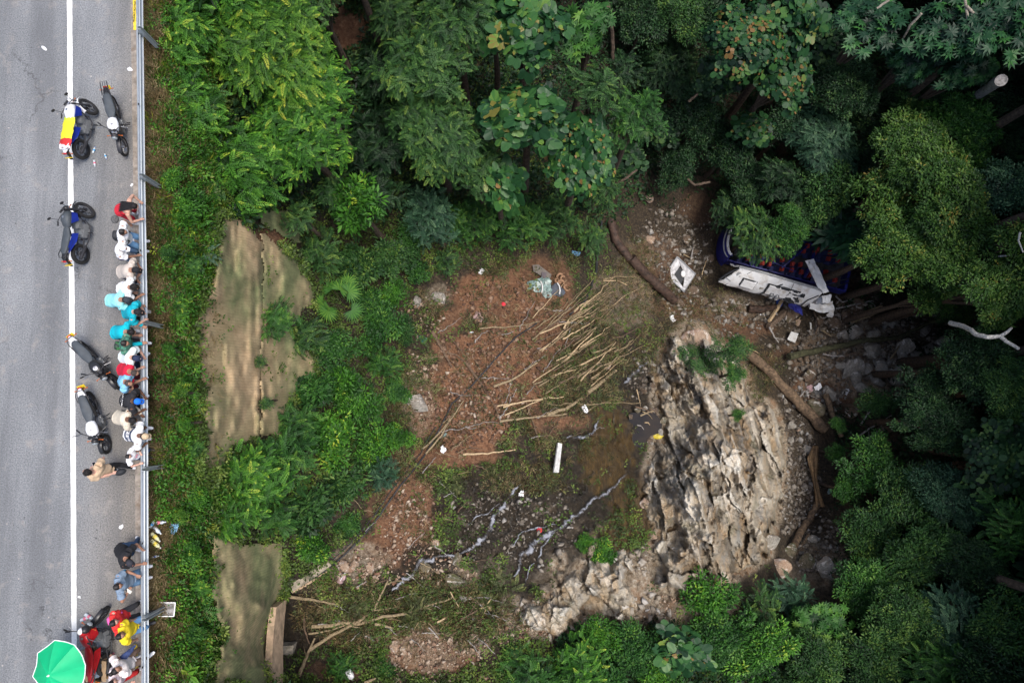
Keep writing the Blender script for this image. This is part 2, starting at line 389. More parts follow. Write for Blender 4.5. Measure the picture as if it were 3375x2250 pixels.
# ground material
m, t, b = newmat('ground_soil')
g = coord(t, 'Object')
aS, aW, aR, aO, aG = (attr(t, k).outputs['Fac'] for k in ('soil', 'wet', 'rock', 'orange', 'grass'))
nA = noise(t, 1.3, 8, 0.65); nB = noise(t, 7, 8, 0.7); nC = noise(t, 28, 5, 0.7)
litter = ramp(t, nB, [(0.3, (0.008, 0.006, 0.004)), (0.48, (0.032, 0.022, 0.012)), (0.6, (0.07, 0.05, 0.028)), (0.72, (0.12, 0.092, 0.055))])
redc = ramp(t, nB, [(0.28, (0.065, 0.028, 0.014)), (0.45, (0.18, 0.083, 0.041)), (0.6, (0.27, 0.14, 0.074)), (0.75, (0.4, 0.245, 0.15))])
redc = mixc(t, ramp(t, nC, [(0.6, (0, 0, 0)), (0.7, (.6, .6, .6))]), redc, (0.36, 0.24, 0.155))
rockc = ramp(t, nB, [(0.25, (0.08, 0.055, 0.035)), (0.42, (0.22, 0.165, 0.11)), (0.55, (0.36, 0.3, 0.22)), (0.7, (0.55, 0.5, 0.43))])
rockc = mixc(t, ramp(t, nA, [(0.5, (0, 0, 0)), (0.62, (.7, .7, .7))]), rockc, (0.25, 0.14, 0.07))
grc = ramp(t, nB, [(0.3, (0.045, 0.038, 0.018)), (0.5, (0.15, 0.11, 0.055)), (0.7, (0.3, 0.23, 0.13))])
c = mixc(t, aG, litter, grc)
brk = math_(t, 'SUBTRACT', nA, 0.5); brk = math_(t, 'MULTIPLY', brk, 0.9)
c = mixc(t, math_(t, 'ADD', aS, math_(t, 'MULTIPLY', brk, aS), True), c, redc)
c = mixc(t, math_(t, 'ADD', aR, math_(t, 'MULTIPLY', brk, aR), True), c, rockc)
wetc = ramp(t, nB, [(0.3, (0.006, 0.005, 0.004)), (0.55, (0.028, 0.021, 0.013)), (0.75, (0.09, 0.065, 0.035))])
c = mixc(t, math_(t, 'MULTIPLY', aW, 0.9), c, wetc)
orc = ramp(t, noise(t, 3.0, 6, 0.7, coord(t, 'Object', (5, .7, .7))), [(0.3, (0.014, 0.01, 0.004)), (0.5, (0.07, 0.042, 0.013)), (0.68, (0.15, 0.095, 0.028)), (.8, (.22, .17, .06))])
c = mixc(t, aO, c, orc)
t.links.new(c, b.inputs['Base Color'])
rg = math_(t, 'SUBTRACT', 0.92, math_(t, 'MULTIPLY', aW, 0.62)); t.links.new(rg, b.inputs['Roughness'])
bump(t, b, math_(t, 'ADD', nB, math_(t, 'MULTIPLY', nC, 0.5)), 0.12, 0.9)
GROUND = m
V = atn(_gu, _gv, ZT).reshape(-1, 3)
grass_ = 1-smooth(600, 760, _gu+(fbm(_gu/60, _gv/60, 3, 9)-0.5)*120)
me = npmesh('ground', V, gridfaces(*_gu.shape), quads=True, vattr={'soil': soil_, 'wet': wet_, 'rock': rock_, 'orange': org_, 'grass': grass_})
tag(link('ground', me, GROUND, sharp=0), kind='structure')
# far hills all round, lower than the ravine under it, rising outward
hx, hy = np.meshgrid(np.linspace(-420, 420, 85), np.linspace(-420, 420, 85))
hr = np.hypot((hx-4)*1.0, hy)
hz = -36+smooth(30, 54, hr)*25+smooth(40, 120, hr)*(10+28*fbm(hx/70, hy/70, 3, 6)) + np.where(hx > 0, smooth(30, 110, hr)*22, 0)
hz = np.where((hx < -18), np.maximum(hz, -0.6+smooth(24, 120, -hx)*26), hz)
me = npmesh('hills', np.stack([hx, hy, hz], -1).reshape(-1, 3), gridfaces(*hx.shape), quads=True)
HILL = mat('hill_green', (0.018, 0.032, 0.012), 0.95, var=0.6, scale=1.2)
tag(link('hills', me, HILL, sharp=0), kind='structure')
# ------------------------------------------------------------------ road
m, t, b = newmat('asphalt')
n1 = noise(t, 0.45, 6, 0.6, coord(t, 'Object', (1.6, 0.5, 1))); n2 = noise(t, 26, 4, 0.75); n3 = noise(t, 5, 7, 0.7, coord(t, 'Object', (2.4, 0.8, 1)))
base = ramp(t, n1, [(0.3, (0.135, 0.142, 0.15)), (0.7, (0.205, 0.213, 0.222))])
xx = N(t, 'ShaderNodeSeparateXYZ'); t.links.new(coord(t), xx.inputs[0])
sh = t.nodes.new('ShaderNodeMapRange'); t.links.new(math_(t, 'ADD', xx.outputs[0], math_(t, 'MULTIPLY', n3, 0.8)), sh.inputs[0])
for i, k in enumerate((-12.3, -10.6, 0, 1)): sh.inputs[i+1].default_value = k
base = mixc(t, math_(t, 'MULTIPLY', sh.outputs[0], 0.75), base, (0.155, 0.135, 0.11))
spk = ramp(t, n2, [(0.36, (0.55, 0.55, 0.55)), (0.5, (1, 1, 1)), (0.64, (1.45, 1.45, 1.45))])
base = mixc(t, 1.0, base, spk, 'MULTIPLY')
st = ramp(t, noise(t, 2.6, 5, 0.75, coord(t, 'Object', (1.6, 0.5, 1))), [(0.6, (0, 0, 0)), (0.75, (1, 1, 1))])
base = mixc(t, math_(t, 'MULTIPLY', st, 0.62), base, (0.085, 0.083, 0.085))
vo = N(t, 'ShaderNodeTexVoronoi'); vo.inputs['Scale'].default_value = 3.2; t.links.new(coord(t), vo.inputs['Vector'])
sp = ramp(t, vo.outputs['Distance'], [(0.05, (1, 1, 1)), (0.11, (0, 0, 0))])
gate = ramp(t, noise(t, 0.8, 3), [(0.5, (0, 0, 0)), (0.6, (1, 1, 1))])
base = mixc(t, math_(t, 'MULTIPLY', math_(t, 'MULTIPLY', sp, gate), 0.85), base, (0.035, 0.035, 0.04))
vo2 = N(t, 'ShaderNodeTexVoronoi'); vo2.inputs['Scale'].default_value = 7.5; t.links.new(coord(t), vo2.inputs['Vector'])
sp2 = ramp(t, vo2.outputs['Distance'], [(0.05, (1, 1, 1)), (0.13, (0, 0, 0))])
g2 = ramp(t, noise(t, 0.9, 4, .6, coord(t, 'Object', (3, .5, 1))), [(0.48, (0, 0, 0)), (0.58, (1, 1, 1))])
base = mixc(t, math_(t, 'MULTIPLY', math_(t, 'MULTIPLY', sp2, g2), 0.7), base, (0.05, 0.05, 0.055))
vo3 = N(t, 'ShaderNodeTexVoronoi'); vo3.inputs['Scale'].default_value = 1.9; t.links.new(coord(t), vo3.inputs['Vector'])
base = mixc(t, ramp(t, vo3.outputs['Distance'], [(0.03, (.8, .8, .8)), (0.06, (0, 0, 0))]), base, (0.42, 0.38, 0.35))
trk = ramp(t, noise(t, 1.0, 4, .6, coord(t, 'Object', (1.3, .12, 1))), [(0.45, (0, 0, 0)), (0.62, (1, 1, 1))])
base = mixc(t, math_(t, 'MULTIPLY', trk, .5), base, (0.08, 0.083, 0.09))
pale = ramp(t, noise(t, 1.7, 5, .7), [(0.56, (0, 0, 0)), (0.72, (1, 1, 1))]); base = mixc(t, math_(t, 'MULTIPLY', pale, .5), base, (0.3, 0.27, 0.24))
ce = N(t, 'ShaderNodeTexVoronoi', feature='DISTANCE_TO_EDGE'); ce.inputs['Scale'].default_value = .32; wv = t.nodes.new('ShaderNodeMix'); wv.data_type = 'VECTOR'; wv.inputs[0].default_value = .55; t.links.new(coord(t), wv.inputs[4]); t.links.new(noise(t, 1.3, 5, .7, out=1), wv.inputs[5]); t.links.new(wv.outputs[1], ce.inputs['Vector'])
base = mixc(t, math_(t, 'MULTIPLY', ramp(t, ce.outputs['Distance'], [(0, (1, 1, 1)), (.006, (0, 0, 0))]), math_(t, 'MULTIPLY', gate, .7)), base, (.04, .04, .042))
t.links.new(base, b.inputs['Base Color']); b.inputs['Roughness'].default_value = 0.85
bump(t, b, n2, 0.006, 0.7); ASPH = m
EDGE = [(446, -700), (447, 0), (452, 300), (456, 600), (459, 1000), (462, 1500), (464, 2000), (465, 2400), (465, 2900)]   # road side foot of the rail at z 0
def crv(pts, v):
    return np.interp(v, [p[1] for p in pts], [p[0] for p in pts])
vv = np.arange(-700, 2901, 60)
mb = MB()
L = [at(-2400, float(v), 0) for v in vv]; Rr = [at(float(crv(EDGE, v))-16, float(v), 0) for v in vv]
n = len(vv)
mb.add(L+Rr, [(i, i+1, n+i+1, n+i) for i in range(n-1)])
tag(mb.obj('road', ASPH, smooth=False), kind='structure')
# concrete gutter strip beside the asphalt
CONC = mat('gutter_concrete', (0.27, 0.235, 0.2), 0.9, var=0.3, scale=5, bmp=0.01, dirt=(0.14, 0.10, 0.07))
mb = MB(); A = [at(float(crv(EDGE, v))-17, float(v), 0.012) for v in vv]; B = [at(float(crv(EDGE, v))+14, float(v), 0.02) for v in vv]
C_ = [p-Vector((0, 0, .35)) for p in B]; D_ = [p-Vector((0, 0, .2)) for p in A]
mb.add(A+B+C_+D_, [(i, i+1, n+i+1, n+i) for i in range(n-1)]+[(n+i, n+i+1, 2*n+i+1, 2*n+i) for i in range(n-1)]+[(3*n+i, 3*n+i+1, i+1, i) for i in range(n-1)])
tag(mb.obj('kerb', CONC, smooth=False), kind='structure')
# edge line
m, t, b = newmat('road_paint')
pw = ramp(t, noise(t, 16, 6, 0.75), [(0.3, (0.3, 0.3, 0.3)), (0.42, (0.66, 0.66, 0.64)), (0.7, (0.78, 0.78, 0.76))]); t.links.new(pw, b.inputs['Base Color']); b.inputs['Roughness'].default_value = 0.6
PAINT = m
LN = [(225, -700), (229, 0), (233, 600), (237, 1000), (241, 1500), (245, 2250), (247, 2900)]
mb = MB(); k = 240; vs = np.linspace(-650, 2850, k)
rnd = random.Random(3)
A = [at(float(crv(LN, v))-8.6+rnd.uniform(-.6, .6), float(v), 0.004) for v in vs]; B = [at(float(crv(LN, v))+8.6+rnd.uniform(-.6, .6), float(v), 0.004) for v in vs]
mb.add(A+B, [(i, i+1, k+i+1, k+i) for i in range(k-1)])
tag(mb.obj('road_marking', PAINT, smooth=False), kind='structure')
# ------------------------------------------------------------------ rock outcrop, mats, culvert, water, boulders
def rockmat(name, cols, scale=1.0, moss=0.0):
    m, t, b = newmat(name)
    v1 = coord(t, 'Object', (1.0*scale, 0.6*scale, 0.8*scale), (0, 0, R(-12)))
    nA = noise(t, 1.1, 7, 0.65, v1); nB = noise(t, 5, 8, 0.72, v1); nC = noise(t, 19, 5, 0.7, v1)
    c = ramp(t, nB, [(0.26, cols[0]), (0.42, cols[1]), (0.55, cols[2]), (0.72, cols[3])])
    tan = ramp(t, nA, [(0.42, (0, 0, 0)), (0.6, (1, 1, 1))]); c = mixc(t, math_(t, 'MULTIPLY', tan, 0.6), c, cols[4])
    wh = ramp(t, noise(t, 1.9, 6, 0.7, coord(t, 'Object', (1.5*scale, .6*scale, .6*scale), (0, 0, R(-12)))), [(0.57, (0, 0, 0)), (0.62, (1, 1, 1))])
    c = mixc(t, math_(t, 'MULTIPLY', wh, 0.75), c, (0.68, 0.64, 0.58))
    vo = N(t, 'ShaderNodeTexVoronoi', feature='DISTANCE_TO_EDGE'); vo.inputs['Scale'].default_value = 2.6; 
    wn = t.nodes.new('ShaderNodeMix'); wn.data_type = 'VECTOR'; wn.inputs[0].default_value = 0.12
    t.links.new(v1, wn.inputs[4]); t.links.new(noise(t, 3, 4, .6, v1, out=1), wn.inputs[5]); t.links.new(wn.outputs[1], vo.inputs['Vector'])
    bl = ramp(t, noise(t, 0.8, 5, 0.65, v1), [(0.5, (0, 0, 0)), (0.66, (1, 1, 1))]); c = mixc(t, math_(t, 'MULTIPLY', bl, 0.5), c, tuple(.75*(cols[1][0]+cols[2][0])/2*k for k in (.95, 1.0, 1.06)))
    br = ramp(t, noise(t, 0.5, 6, 0.7), [(0.52, (0, 0, 0)), (0.66, (1, 1, 1))]); c = mixc(t, math_(t, 'MULTIPLY', br, 0.45), c, tuple(k*.55 for k in cols[4]))
    crk = ramp(t, vo.outputs['Distance'], [(0.0, (1, 1, 1)), (0.028, (0, 0, 0))]); c = mixc(t, math_(t, 'MULTIPLY', crk, 0.3), c, (0.035, 0.026, 0.018))
    if moss:
        ms = ramp(t, noise(t, 1.6, 6, 0.7), [(0.5, (0, 0, 0)), (0.64, (1, 1, 1))]); c = mixc(t, math_(t, 'MULTIPLY', ms, moss), c, (0.05, 0.06, 0.015))
    t.links.new(c, b.inputs['Base Color']); b.inputs['Roughness'].default_value = 0.85
    bump(t, b, math_(t, 'ADD', nB, math_(t, 'MULTIPLY', nC, 0.4)), 0.06, 0.9)
    return m
RK = rockmat('outcrop_rock', [(0.11, 0.088, 0.06), (0.24, 0.21, 0.165), (0.36, 0.335, 0.28), (0.52, 0.5, 0.44), (0.32, 0.225, 0.12)])
def outcrop(poly, label, s, hgt, amp, wobble, off=0):
    us = [p[0] for p in poly]; vs = [p[1] for p in poly]
    ru, rv = np.meshgrid(np.arange(min(us)-20, max(us)+20, s), np.arange(min(vs)-20, max(vs)+20, s))
    sd = sdist(ru, rv, poly)+(fbm(ru/24, rv/24, 5, 21+off)-0.5)*wobble
    g0 = zg(ru, rv)
    prof = hgt*(smooth(0, 26, sd)*(.9+1.3*smooth(2350, 2500, ru)) + smooth(0, 170, sd)*2.3 + smooth(60, 260, sd)*2.2)
    pw = atn(ru, rv, g0); X, Y = pw[..., 0], pw[..., 1]
    a = R(14); S1 = X*math.cos(a)+Y*math.sin(a); S2 = -X*math.sin(a)+Y*math.cos(a)
    wx = (fbm(S1*0.8, S2*0.8, 4, 31)-0.5)*1.5; wy = (fbm(S1*0.8, S2*0.8, 4, 35)-0.5)*1.5
    f1, k1 = facets(S1*.55+wx*.35, S2*.42+wy*.35, 3+off, 2.0); f2, k2 = facets(S1*1.25+wx*.2+S2*.2, S2*0.8+wy*.2-S1*.15, 11+off, 2.2)
    f3, k3 = facets(S1*3.0+wx*.4, S2*2.1+wy*.4-S1*.5, 23+off, 1.8); f4, k4 = facets(S1*7+wx*.6, S2*5+wy*.6, 31+off, 1.5)
    rug = smooth(.40, .62, fbm(S1*.55, S2*.4, 3, 77+off)); lay = fbm(S1*4.2+wx*.5, S2*.35, 4, 55+off)
    disp = f1*1.35+f2*(.45+.2*rug)-.12*(1-smooth(0, .06, k2))*rug+f3*(.06+.22*rug)+f4*(.02+.07*rug)+(lay-.5)*.22+(fbm(S1*1.2, S2*.5, 5, 41)-0.5)*.7
    rz = g0-.5+prof+disp*smooth(-4, 34, sd)*amp
    V = atn(ru, rv, rz).reshape(-1, 3); Q = gridfaces(*ru.shape, keep=(sd > -3))
    tone = np.clip(.5+f2*.7*(.5+.5*rug)+f3*.5*rug+f1*.25+(lay-.5)*.5, 0, 1); crk = np.clip((1-smooth(0, .05, k2))*.7*rug+(1-smooth(0, .035, k1))*.5+(1-smooth(0, .08, k3))*rug*.5, 0, 1)
    V, Q, tn, ck, rg_, ly = compact(V, Q, tone.ravel(), crk.ravel(), rug.ravel(), lay.ravel())
    tag(link('rock_outcrop', npmesh('rock_outcrop', V, Q, quads=True, vattr={'tone': tn, 'crack': ck, 'rug': rg_, 'lay': ly}), RK, sharp=0), label, 'rock')
    return ru, rv, rz
m, t, b = newmat('bedrock'); RK = m
v1 = coord(t, 'Object', (1.0, .6, .8), (0, 0, R(-12)))
tn, ck, rg_, ly = (attr(t, k).outputs['Fac'] for k in ('tone', 'crack', 'rug', 'lay'))
nB = noise(t, 6, 8, .7, v1); nA = noise(t, .9, 6, .65, v1); nC = noise(t, 24, 4, .7, v1)
f = math_(t, 'ADD', math_(t, 'MULTIPLY', tn, .62), math_(t, 'MULTIPLY', nB, .4))
c = ramp(t, f, [(.25, (0.1, 0.082, 0.06)), (.42, (0.22, 0.19, 0.145)), (.56, (0.34, 0.3, 0.235)), (.7, (0.44, 0.4, 0.325)), (.86, (0.6, 0.57, 0.5))])
c = mixc(t, math_(t, 'MULTIPLY', ramp(t, nA, [(.45, (0, 0, 0)), (.62, (1, 1, 1))]), .55), c, (0.36, 0.235, 0.115), 'MIX')
c = mixc(t, math_(t, 'MULTIPLY', ramp(t, noise(t, 1.1, 5, .6, coord(t, 'Object', (1.4, .5, .6), (0, 0, .4))), [(.52, (0, 0, 0)), (.66, (1, 1, 1))]), .6), c, (0.235, 0.235, 0.225))
c = mixc(t, math_(t, 'MULTIPLY', ramp(t, ly, [(.66, (0, 0, 0)), (.72, (1, 1, 1))]), .6), c, (0.56, 0.5, 0.41))
c = mixc(t, math_(t, 'MULTIPLY', ramp(t, noise(t, .7, 6, .7), [(.56, (0, 0, 0)), (.68, (1, 1, 1))]), .5), c, (0.1, 0.1, 0.045))
c = mixc(t, math_(t, 'MULTIPLY', ck, .6), c, (0.05, 0.037, 0.025))
t.links.new(c, b.inputs['Base Color']); b.inputs['Roughness'].default_value = .9; b.inputs['Specular IOR Level'].default_value = .25
bump(t, b, math_(t, 'ADD', nB, math_(t, 'MULTIPLY', nC, .5)), .05, .8)
ru, rv, rz = outcrop(ROCK_OUT, 'big pale fractured rock outcrop in the middle of the ravine below the pool', 2.4, 1.0, .66, 50)
outcrop(ROCK2, 'lower broken bedrock ledge between the streams and the bottom shrubs', 2.4, .42, .8, 50, 40)
RS = 2.4
def rockz(u, v):
    i = int(round((v-rv[0, 0])/RS)); j = int(round((u-ru[0, 0])/RS)); i = min(max(i, 0), rz.shape[0]-1); j = min(max(j, 0), rz.shape[1]-1); return float(rz[i, j])
# erosion mats on the cut slope
def matmat(name, green, ang):
    m, t, b = newmat(name)
    v0 = coord(t, 'Object', None, (0, 0, ang))
    w = N(t, 'ShaderNodeTexWave', wave_type='BANDS', bands_direction='Y'); w.inputs['Scale'].default_value = 3.2; w.inputs['Distortion'].default_value = 3.0; w.inputs['Detail'].default_value = 3; w.inputs['Detail Scale'].default_value = 1.5
    t.links.new(v0, w.inputs['Vector'])
    n2 = noise(t, 2.2, 6, 0.65)
    tan = ramp(t, n2, [(0.3, (0.29, 0.2, 0.11)), (0.7, (0.46, 0.34, 0.205))])
    gr = ramp(t, n2, [(0.3, (0.09, 0.11, 0.045)), (0.7, (0.19, 0.2, 0.09))])
    gm = ramp(t, noise(t, 0.75, 5, 0.6, coord(t, 'Object', (1.4, 0.4, 0.5))), [(0.46-green, (0, 0, 0)), (0.72-green, (1, 1, 1))])
    c = mixc(t, gm, tan, gr)
    c = mixc(t, math_(t, 'MULTIPLY', ramp(t, w.outputs['Fac'], [(0.1, (1, 1, 1)), (0.5, (0, 0, 0))]), 0.16), c, (0.12, 0.1, 0.055))
    st_ = ramp(t, noise(t, 1.5, 6, 0.7), [(0.55, (0, 0, 0)), (0.7, (1, 1, 1))]); c = mixc(t, math_(t, 'MULTIPLY', st_, .25), c, (0.14, 0.115, 0.06))
    t.links.new(c, b.inputs['Base Color']); b.inputs['Roughness'].default_value = 0.95
    bump(t, b, math_(t, 'ADD', w.outputs['Fac'], n2), 0.012, 0.5)
    return m
MM = {'a': matmat('mat_tan', 0.07, R(-12)), 'b': matmat('mat_tan_green', 0.08, R(-20)), 'c': matmat('mat_green', 0.14, R(8)), 'd': matmat('mat_dark_green', 0.45, R(-25))}
LBL = {'a': 'tan erosion blanket with green stripe, left strip beside the grass verge', 'b': 'tan and green erosion blanket, right strip ending at the fan palm', 'c': 'green tinted erosion blanket hanging above the culvert mouth', 'd': 'dark green erosion blanket corner under the feathery tree'}
for k, poly in MATS.items():
    us = [p[0] for p in poly]; vs = [p[1] for p in poly]; s2 = 5
    mu, mv = np.meshgrid(np.arange(min(us)-20, max(us)+20, s2, dtype=float), np.arange(min(vs)-20, max(vs)+20, s2, dtype=float))
    wob = (fbm(mu/22, mv/22, 4, 50+ord(k))-0.5)*26
    sd2 = sdist(mu, mv, poly)+wob
    fold = (fbm(mu/55, mv/150, 3, 60)-0.5)*1.2 + (fbm(mu/60, mv/24, 4, 62)-0.5)*0.22 + 0.25*np.exp(-((mu-858)/11)**2)*(k in 'ab')
    fold = np.maximum(fold, -.12)
    zz = zg(mu, mv)+0.26+{'a': 0.0, 'b': 0.09, 'c': 0.1, 'd': 0.15}[k]+fold*0.8*smooth(-4, 20, sd2)-0.12*(1-smooth(-4, 12, sd2))
    V = atn(mu, mv, zz).reshape(-1, 3); Q = gridfaces(*mu.shape, keep=(sd2 > 0)); V, Q = compact(V, Q)
    tag(link('erosion_blanket', npmesh('erosion_blanket', V, Q, quads=True), MM[k], sharp=0), LBL[k], 'erosion mat', 'erosion blankets on the cut slope')
# culvert
CUL = mat('culvert_concrete', (0.46, 0.33, 0.22), 0.9, var=0.25, scale=3, bmp=0.02, dirt=(0.2, 0.16, 0.1))
CULG = mat('grey_concrete', (0.3, 0.26, 0.2), 0.9, var=0.3, scale=4, bmp=0.02, dirt=(0.1, 0.09, 0.05))
def walltop(pts, w, h, z0s):
    """a wall whose top runs through photo pixels at heights z0s, w thick, h deep"""
    if isinstance(z0s, float): z0s = [float(zg(u+8, v))+z0s for u, v in pts]
    mb = MB(); P = [at(u, v, z) for (u, v), z in zip(pts, z0s)]; n = len(P); vs = []
    for i, p in enumerate(P):
        d = (P[min(i+1, n-1)]-P[max(i-1, 0)]); d.z = 0; d.normalize(); s_ = Vector((-d.y, d.x, 0))*w/2
        vs += [p-s_, p+s_, p+s_-Vector((0, 0, h)), p-s_-Vector((0, 0, h))]
    fs = [(4*i+j, 4*i+(j+1) % 4, 4*i+4+(j+1) % 4, 4*i+4+j) for i in range(n-1) for j in range(4)]+[(3, 2, 1, 0), (4*n-4, 4*n-3, 4*n-2, 4*n-1)]
    return mb.add(vs, fs)
cv = thing('culvert', 'concrete culvert mouth with headwall at the foot of the mats', 'culvert', tuple(at(900, 2060, -9)))
def under(mb, name, m, par, **k):
    return mb.xf(Matrix.Translation(-par.location)).obj(name, m, par, **k)
under(walltop([(900, 2000), (893, 2060), (889, 2110), (886, 2160), (885, 2210), (885, 2260), (886, 2400)], 0.26, 1.2, [-6.9, -6.7, -6.5, -6.2, -5.9, -5.7, -5.4]), 'headwall', CUL, cv, smooth=False)
under(walltop([(896, 2175), (897, 2260), (898, 2400)], 0.22, 0.8, [-6.5, -6.1, -5.7]), 'headwall_step', CUL, cv, smooth=False)
under(walltop([(912, 2146), (940, 2144), (966, 2142)], 0.4, .5, .25), 'sill_block', CULG, cv, smooth=False)
under(walltop([(1085, 1852), (1040, 1885), (1000, 1912), (955, 1940)], 0.3, .9, .35), 'wing_wall', CULG, cv, smooth=False)
under(walltop([(1088, 1874), (1040, 1906), (1000, 1932), (962, 1950)], 0.1, .9, .2), 'wing_wall_lip', CUL, cv, smooth=False)
# water
def watermat(name, deep, flow):
    m, t, b = newmat(name)
    n1 = noise(t, 2.2, 5, 0.6); n2 = noise(t, 11, 4, 0.6)
    if flow:
        f = math_(t, 'ADD', attr(t, 'foam').outputs['Fac'], math_(t, 'MULTIPLY', math_(t, 'ADD', math_(t, 'SUBTRACT', n1, .5), math_(t, 'MULTIPLY', math_(t, 'SUBTRACT', n2, .5), .7)), 1.6))
        fo = ramp(t, f, [(0.3, (0, 0, 0)), (1.15, (1, 1, 1))])
        c = mixc(t, fo, deep, (0.24, 0.25, 0.28)); t.links.new(c, b.inputs['Base Color']); t.links.new(math_(t, 'ADD', math_(t, 'MULTIPLY', fo, .9), .12, True), b.inputs['Alpha'])
    else: t.links.new(mixc(t, ramp(t, noise(t, 1.2, 6, .7), [(.4, (0, 0, 0)), (.65, (1, 1, 1))]), deep, (.022, .017, .016)), b.inputs['Base Color'])
    b.inputs['Specular IOR Level'].default_value = .3 if flow else .06; b.inputs['Roughness'].default_value = .45 if flow else .35; b.inputs['IOR'].default_value = 1.33
    bump(t, b, n2, 0.02 if flow else .002, 0.4); return m
WST = watermat('stream_water', (0.02, 0.018, 0.015), True)
WPL = watermat('pool_water', (0.008, 0.008, 0.012), False)
for pl, wd in STREAMS:
    P = np.array(pl, float); d = np.r_[0, np.cumsum(np.hypot(*np.diff(P, axis=0).T))]; n = max(16, int(d[-1]/4)); q = np.linspace(0, d[-1], n)
    pu = np.interp(q, d, P[:, 0]); pv = np.interp(q, d, P[:, 1]); w_ = np.interp(q, d, wd)
    pu += (fbm(q/25, q*0, 3, 70)-.5)*22; pv += (fbm(q/25, q*0+5, 3, 71)-.5)*22
    tu = np.gradient(pu); tv = np.gradient(pv); l = np.hypot(tu, tv); nu, nv = -tv/l, tu/l
    K = 9; kk = np.linspace(-1, 1, K)
    w2 = w_[:, None]*(0.5+0.6*fbm(q/40, q*0+2, 3, 73))[:, None]
    U_ = pu[:, None]+nu[:, None]*kk*w2; V_ = pv[:, None]+nv[:, None]*kk*w2
    zz = zg(U_, V_)+0.14+0.12*(1-kk**2)
    fo_ = np.clip(1.15-1.35*np.abs(kk[None, :]+(fbm(q/9, q*0+7, 3, 78)[:, None]-.5)*1.0), 0, 1)*(.7+.3*smooth(.35, .6, fbm(q/30, q*0, 2, 79)))[:, None]*np.minimum(1, np.minimum(np.arange(n), np.arange(n)[::-1])/3.)[:, None]
    zz[0] -= .25; zz[-1] -= .25
    tag(link('stream', npmesh('stream', atn(U_, V_, zz).reshape(-1, 3), gridfaces(n, K), quads=True, vattr={'foam': fo_}), WST, sharp=0), kind='structure')
POOL = [(2075, 1365), (2110, 1360), (2150, 1355), (2170, 1375), (2182, 1400), (2172, 1425), (2140, 1440), (2118, 1475), (2100, 1515), (2092, 1545), (2082, 1480), (2075, 1420)]
zp = float(np.median(zg(np.array([2110, 2130, 2120]), np.array([1400, 1400, 1450]))))+0.35
pc = np.array(POOL, float); pp_ = []
for i in range(len(pc)):
    a, b, c_, d_ = pc[i-1], pc[i], pc[(i+1) % len(pc)], pc[(i+2) % len(pc)]
    for k in range(6): q = k/6; pp_.append(.5*((2*b)+(-a+c_)*q+(2*a-5*b+4*c_-d_)*q*q+(-a+3*b-3*c_+d_)*q**3)+np.array([rnd.uniform(-1, 1), rnd.uniform(-1, 1)]))
tag(MB().sheet([at(u, v, zp) for u, v in pp_], [tuple(range(len(pp_)))[::-1]], .1).obj('pool', WPL, smooth=False), kind='structure')
# boulders: convex cut stones
def stone_mesh(name, seed, sub=3, cuts=13, flat=0.75):
    r = random.Random(seed); pl = []
    for _ in range(cuts):
        n = Vector((r.gauss(0, 1), r.gauss(0, 1), r.gauss(0, 1))).normalized(); pl.append((n, r.uniform(0.42, 0.85)))
    bm = bmesh.new(); bmesh.ops.create_icosphere(bm, subdivisions=sub, radius=1)
    for v in bm.verts:
        d = v.co.normalized(); q = min([1.15]+[h/d.dot(n) for n, h in pl if d.dot(n) > 0.05])
        v.co = d*q*(1+0.05*(vnoise(d.x*4+9, d.y*4+9+d.z*3, seed)-.5)); v.co.z *= flat
    me = bpy.data.meshes.new(name); bm.to_mesh(me); bm.free()
    me.polygons.foreach_set('use_smooth', [True]*len(me.polygons)); me.set_sharp_from_angle(angle=R(24))
    return me
RG = rockmat('grey_boulder', [(0.08, 0.077, 0.068), (0.19, 0.18, 0.155), (0.3, 0.285, 0.25), (0.42, 0.4, 0.36), (0.22, 0.17, 0.12)], 1.2)
RB = rockmat('brown_boulder', [(0.04, 0.028, 0.018), (0.085, 0.06, 0.04), (0.14, 0.1, 0.07), (0.22, 0.17, 0.12), (0.1, 0.05, 0.025)], 1.2, 0.4)
RT = rockmat('tan_boulder', [(0.12, 0.08, 0.05), (0.28, 0.2, 0.14), (0.4, 0.3, 0.22), (0.52, 0.44, 0.35), (0.3, 0.16, 0.09)], 1.2)
RW = rockmat('mossy_boulder', [(0.04, 0.035, 0.02), (0.1, 0.085, 0.05), (0.18, 0.15, 0.1), (0.3, 0.27, 0.21), (0.1, 0.07, 0.03)], 1.2, 0.8)
SM = {m.name: [stone_mesh('boulder', 10*i+j) for j in range(5)] for i, m in enumerate((RG, RB, RT, RW))}
for m in (RG, RB, RT, RW):
    for me in SM[m.name]: me.materials.append(m)
def boulder(u, v, rpx, m, lab, group=None, seed=0, asp=1.0, sink=0.25, z=None, name='boulder'):
    r = random.Random(int(u*7+v)); zz = float(zg(u, v)) if z is None else z
    rad = rpx*mpp(u, v, zz)
    o = bpy.data.objects.new(name, r.choice(SM[m.name])); COL.objects.link(o)
    o.location = at(u, v, zz+rad*(0.5-sink)); o.scale = (rad*asp*1.12, rad*1.12/asp, rad*r.uniform(.7, 1)); o.rotation_euler = (r.uniform(-.4, .4), r.uniform(-.4, .4), r.uniform(0, 6.3))
    return tag(o, lab, 'boulder' if rpx > 17 else 'rock', group)
G1, G2, G3, G4 = ('grey boulders in the stream bed right of the bus', 'brown boulders around the bus', 'tan rocks on the slope by the culvert', 'boulders below the outcrop')
L1 = 'grey angular boulder in the rubble field right of the bus wreck'
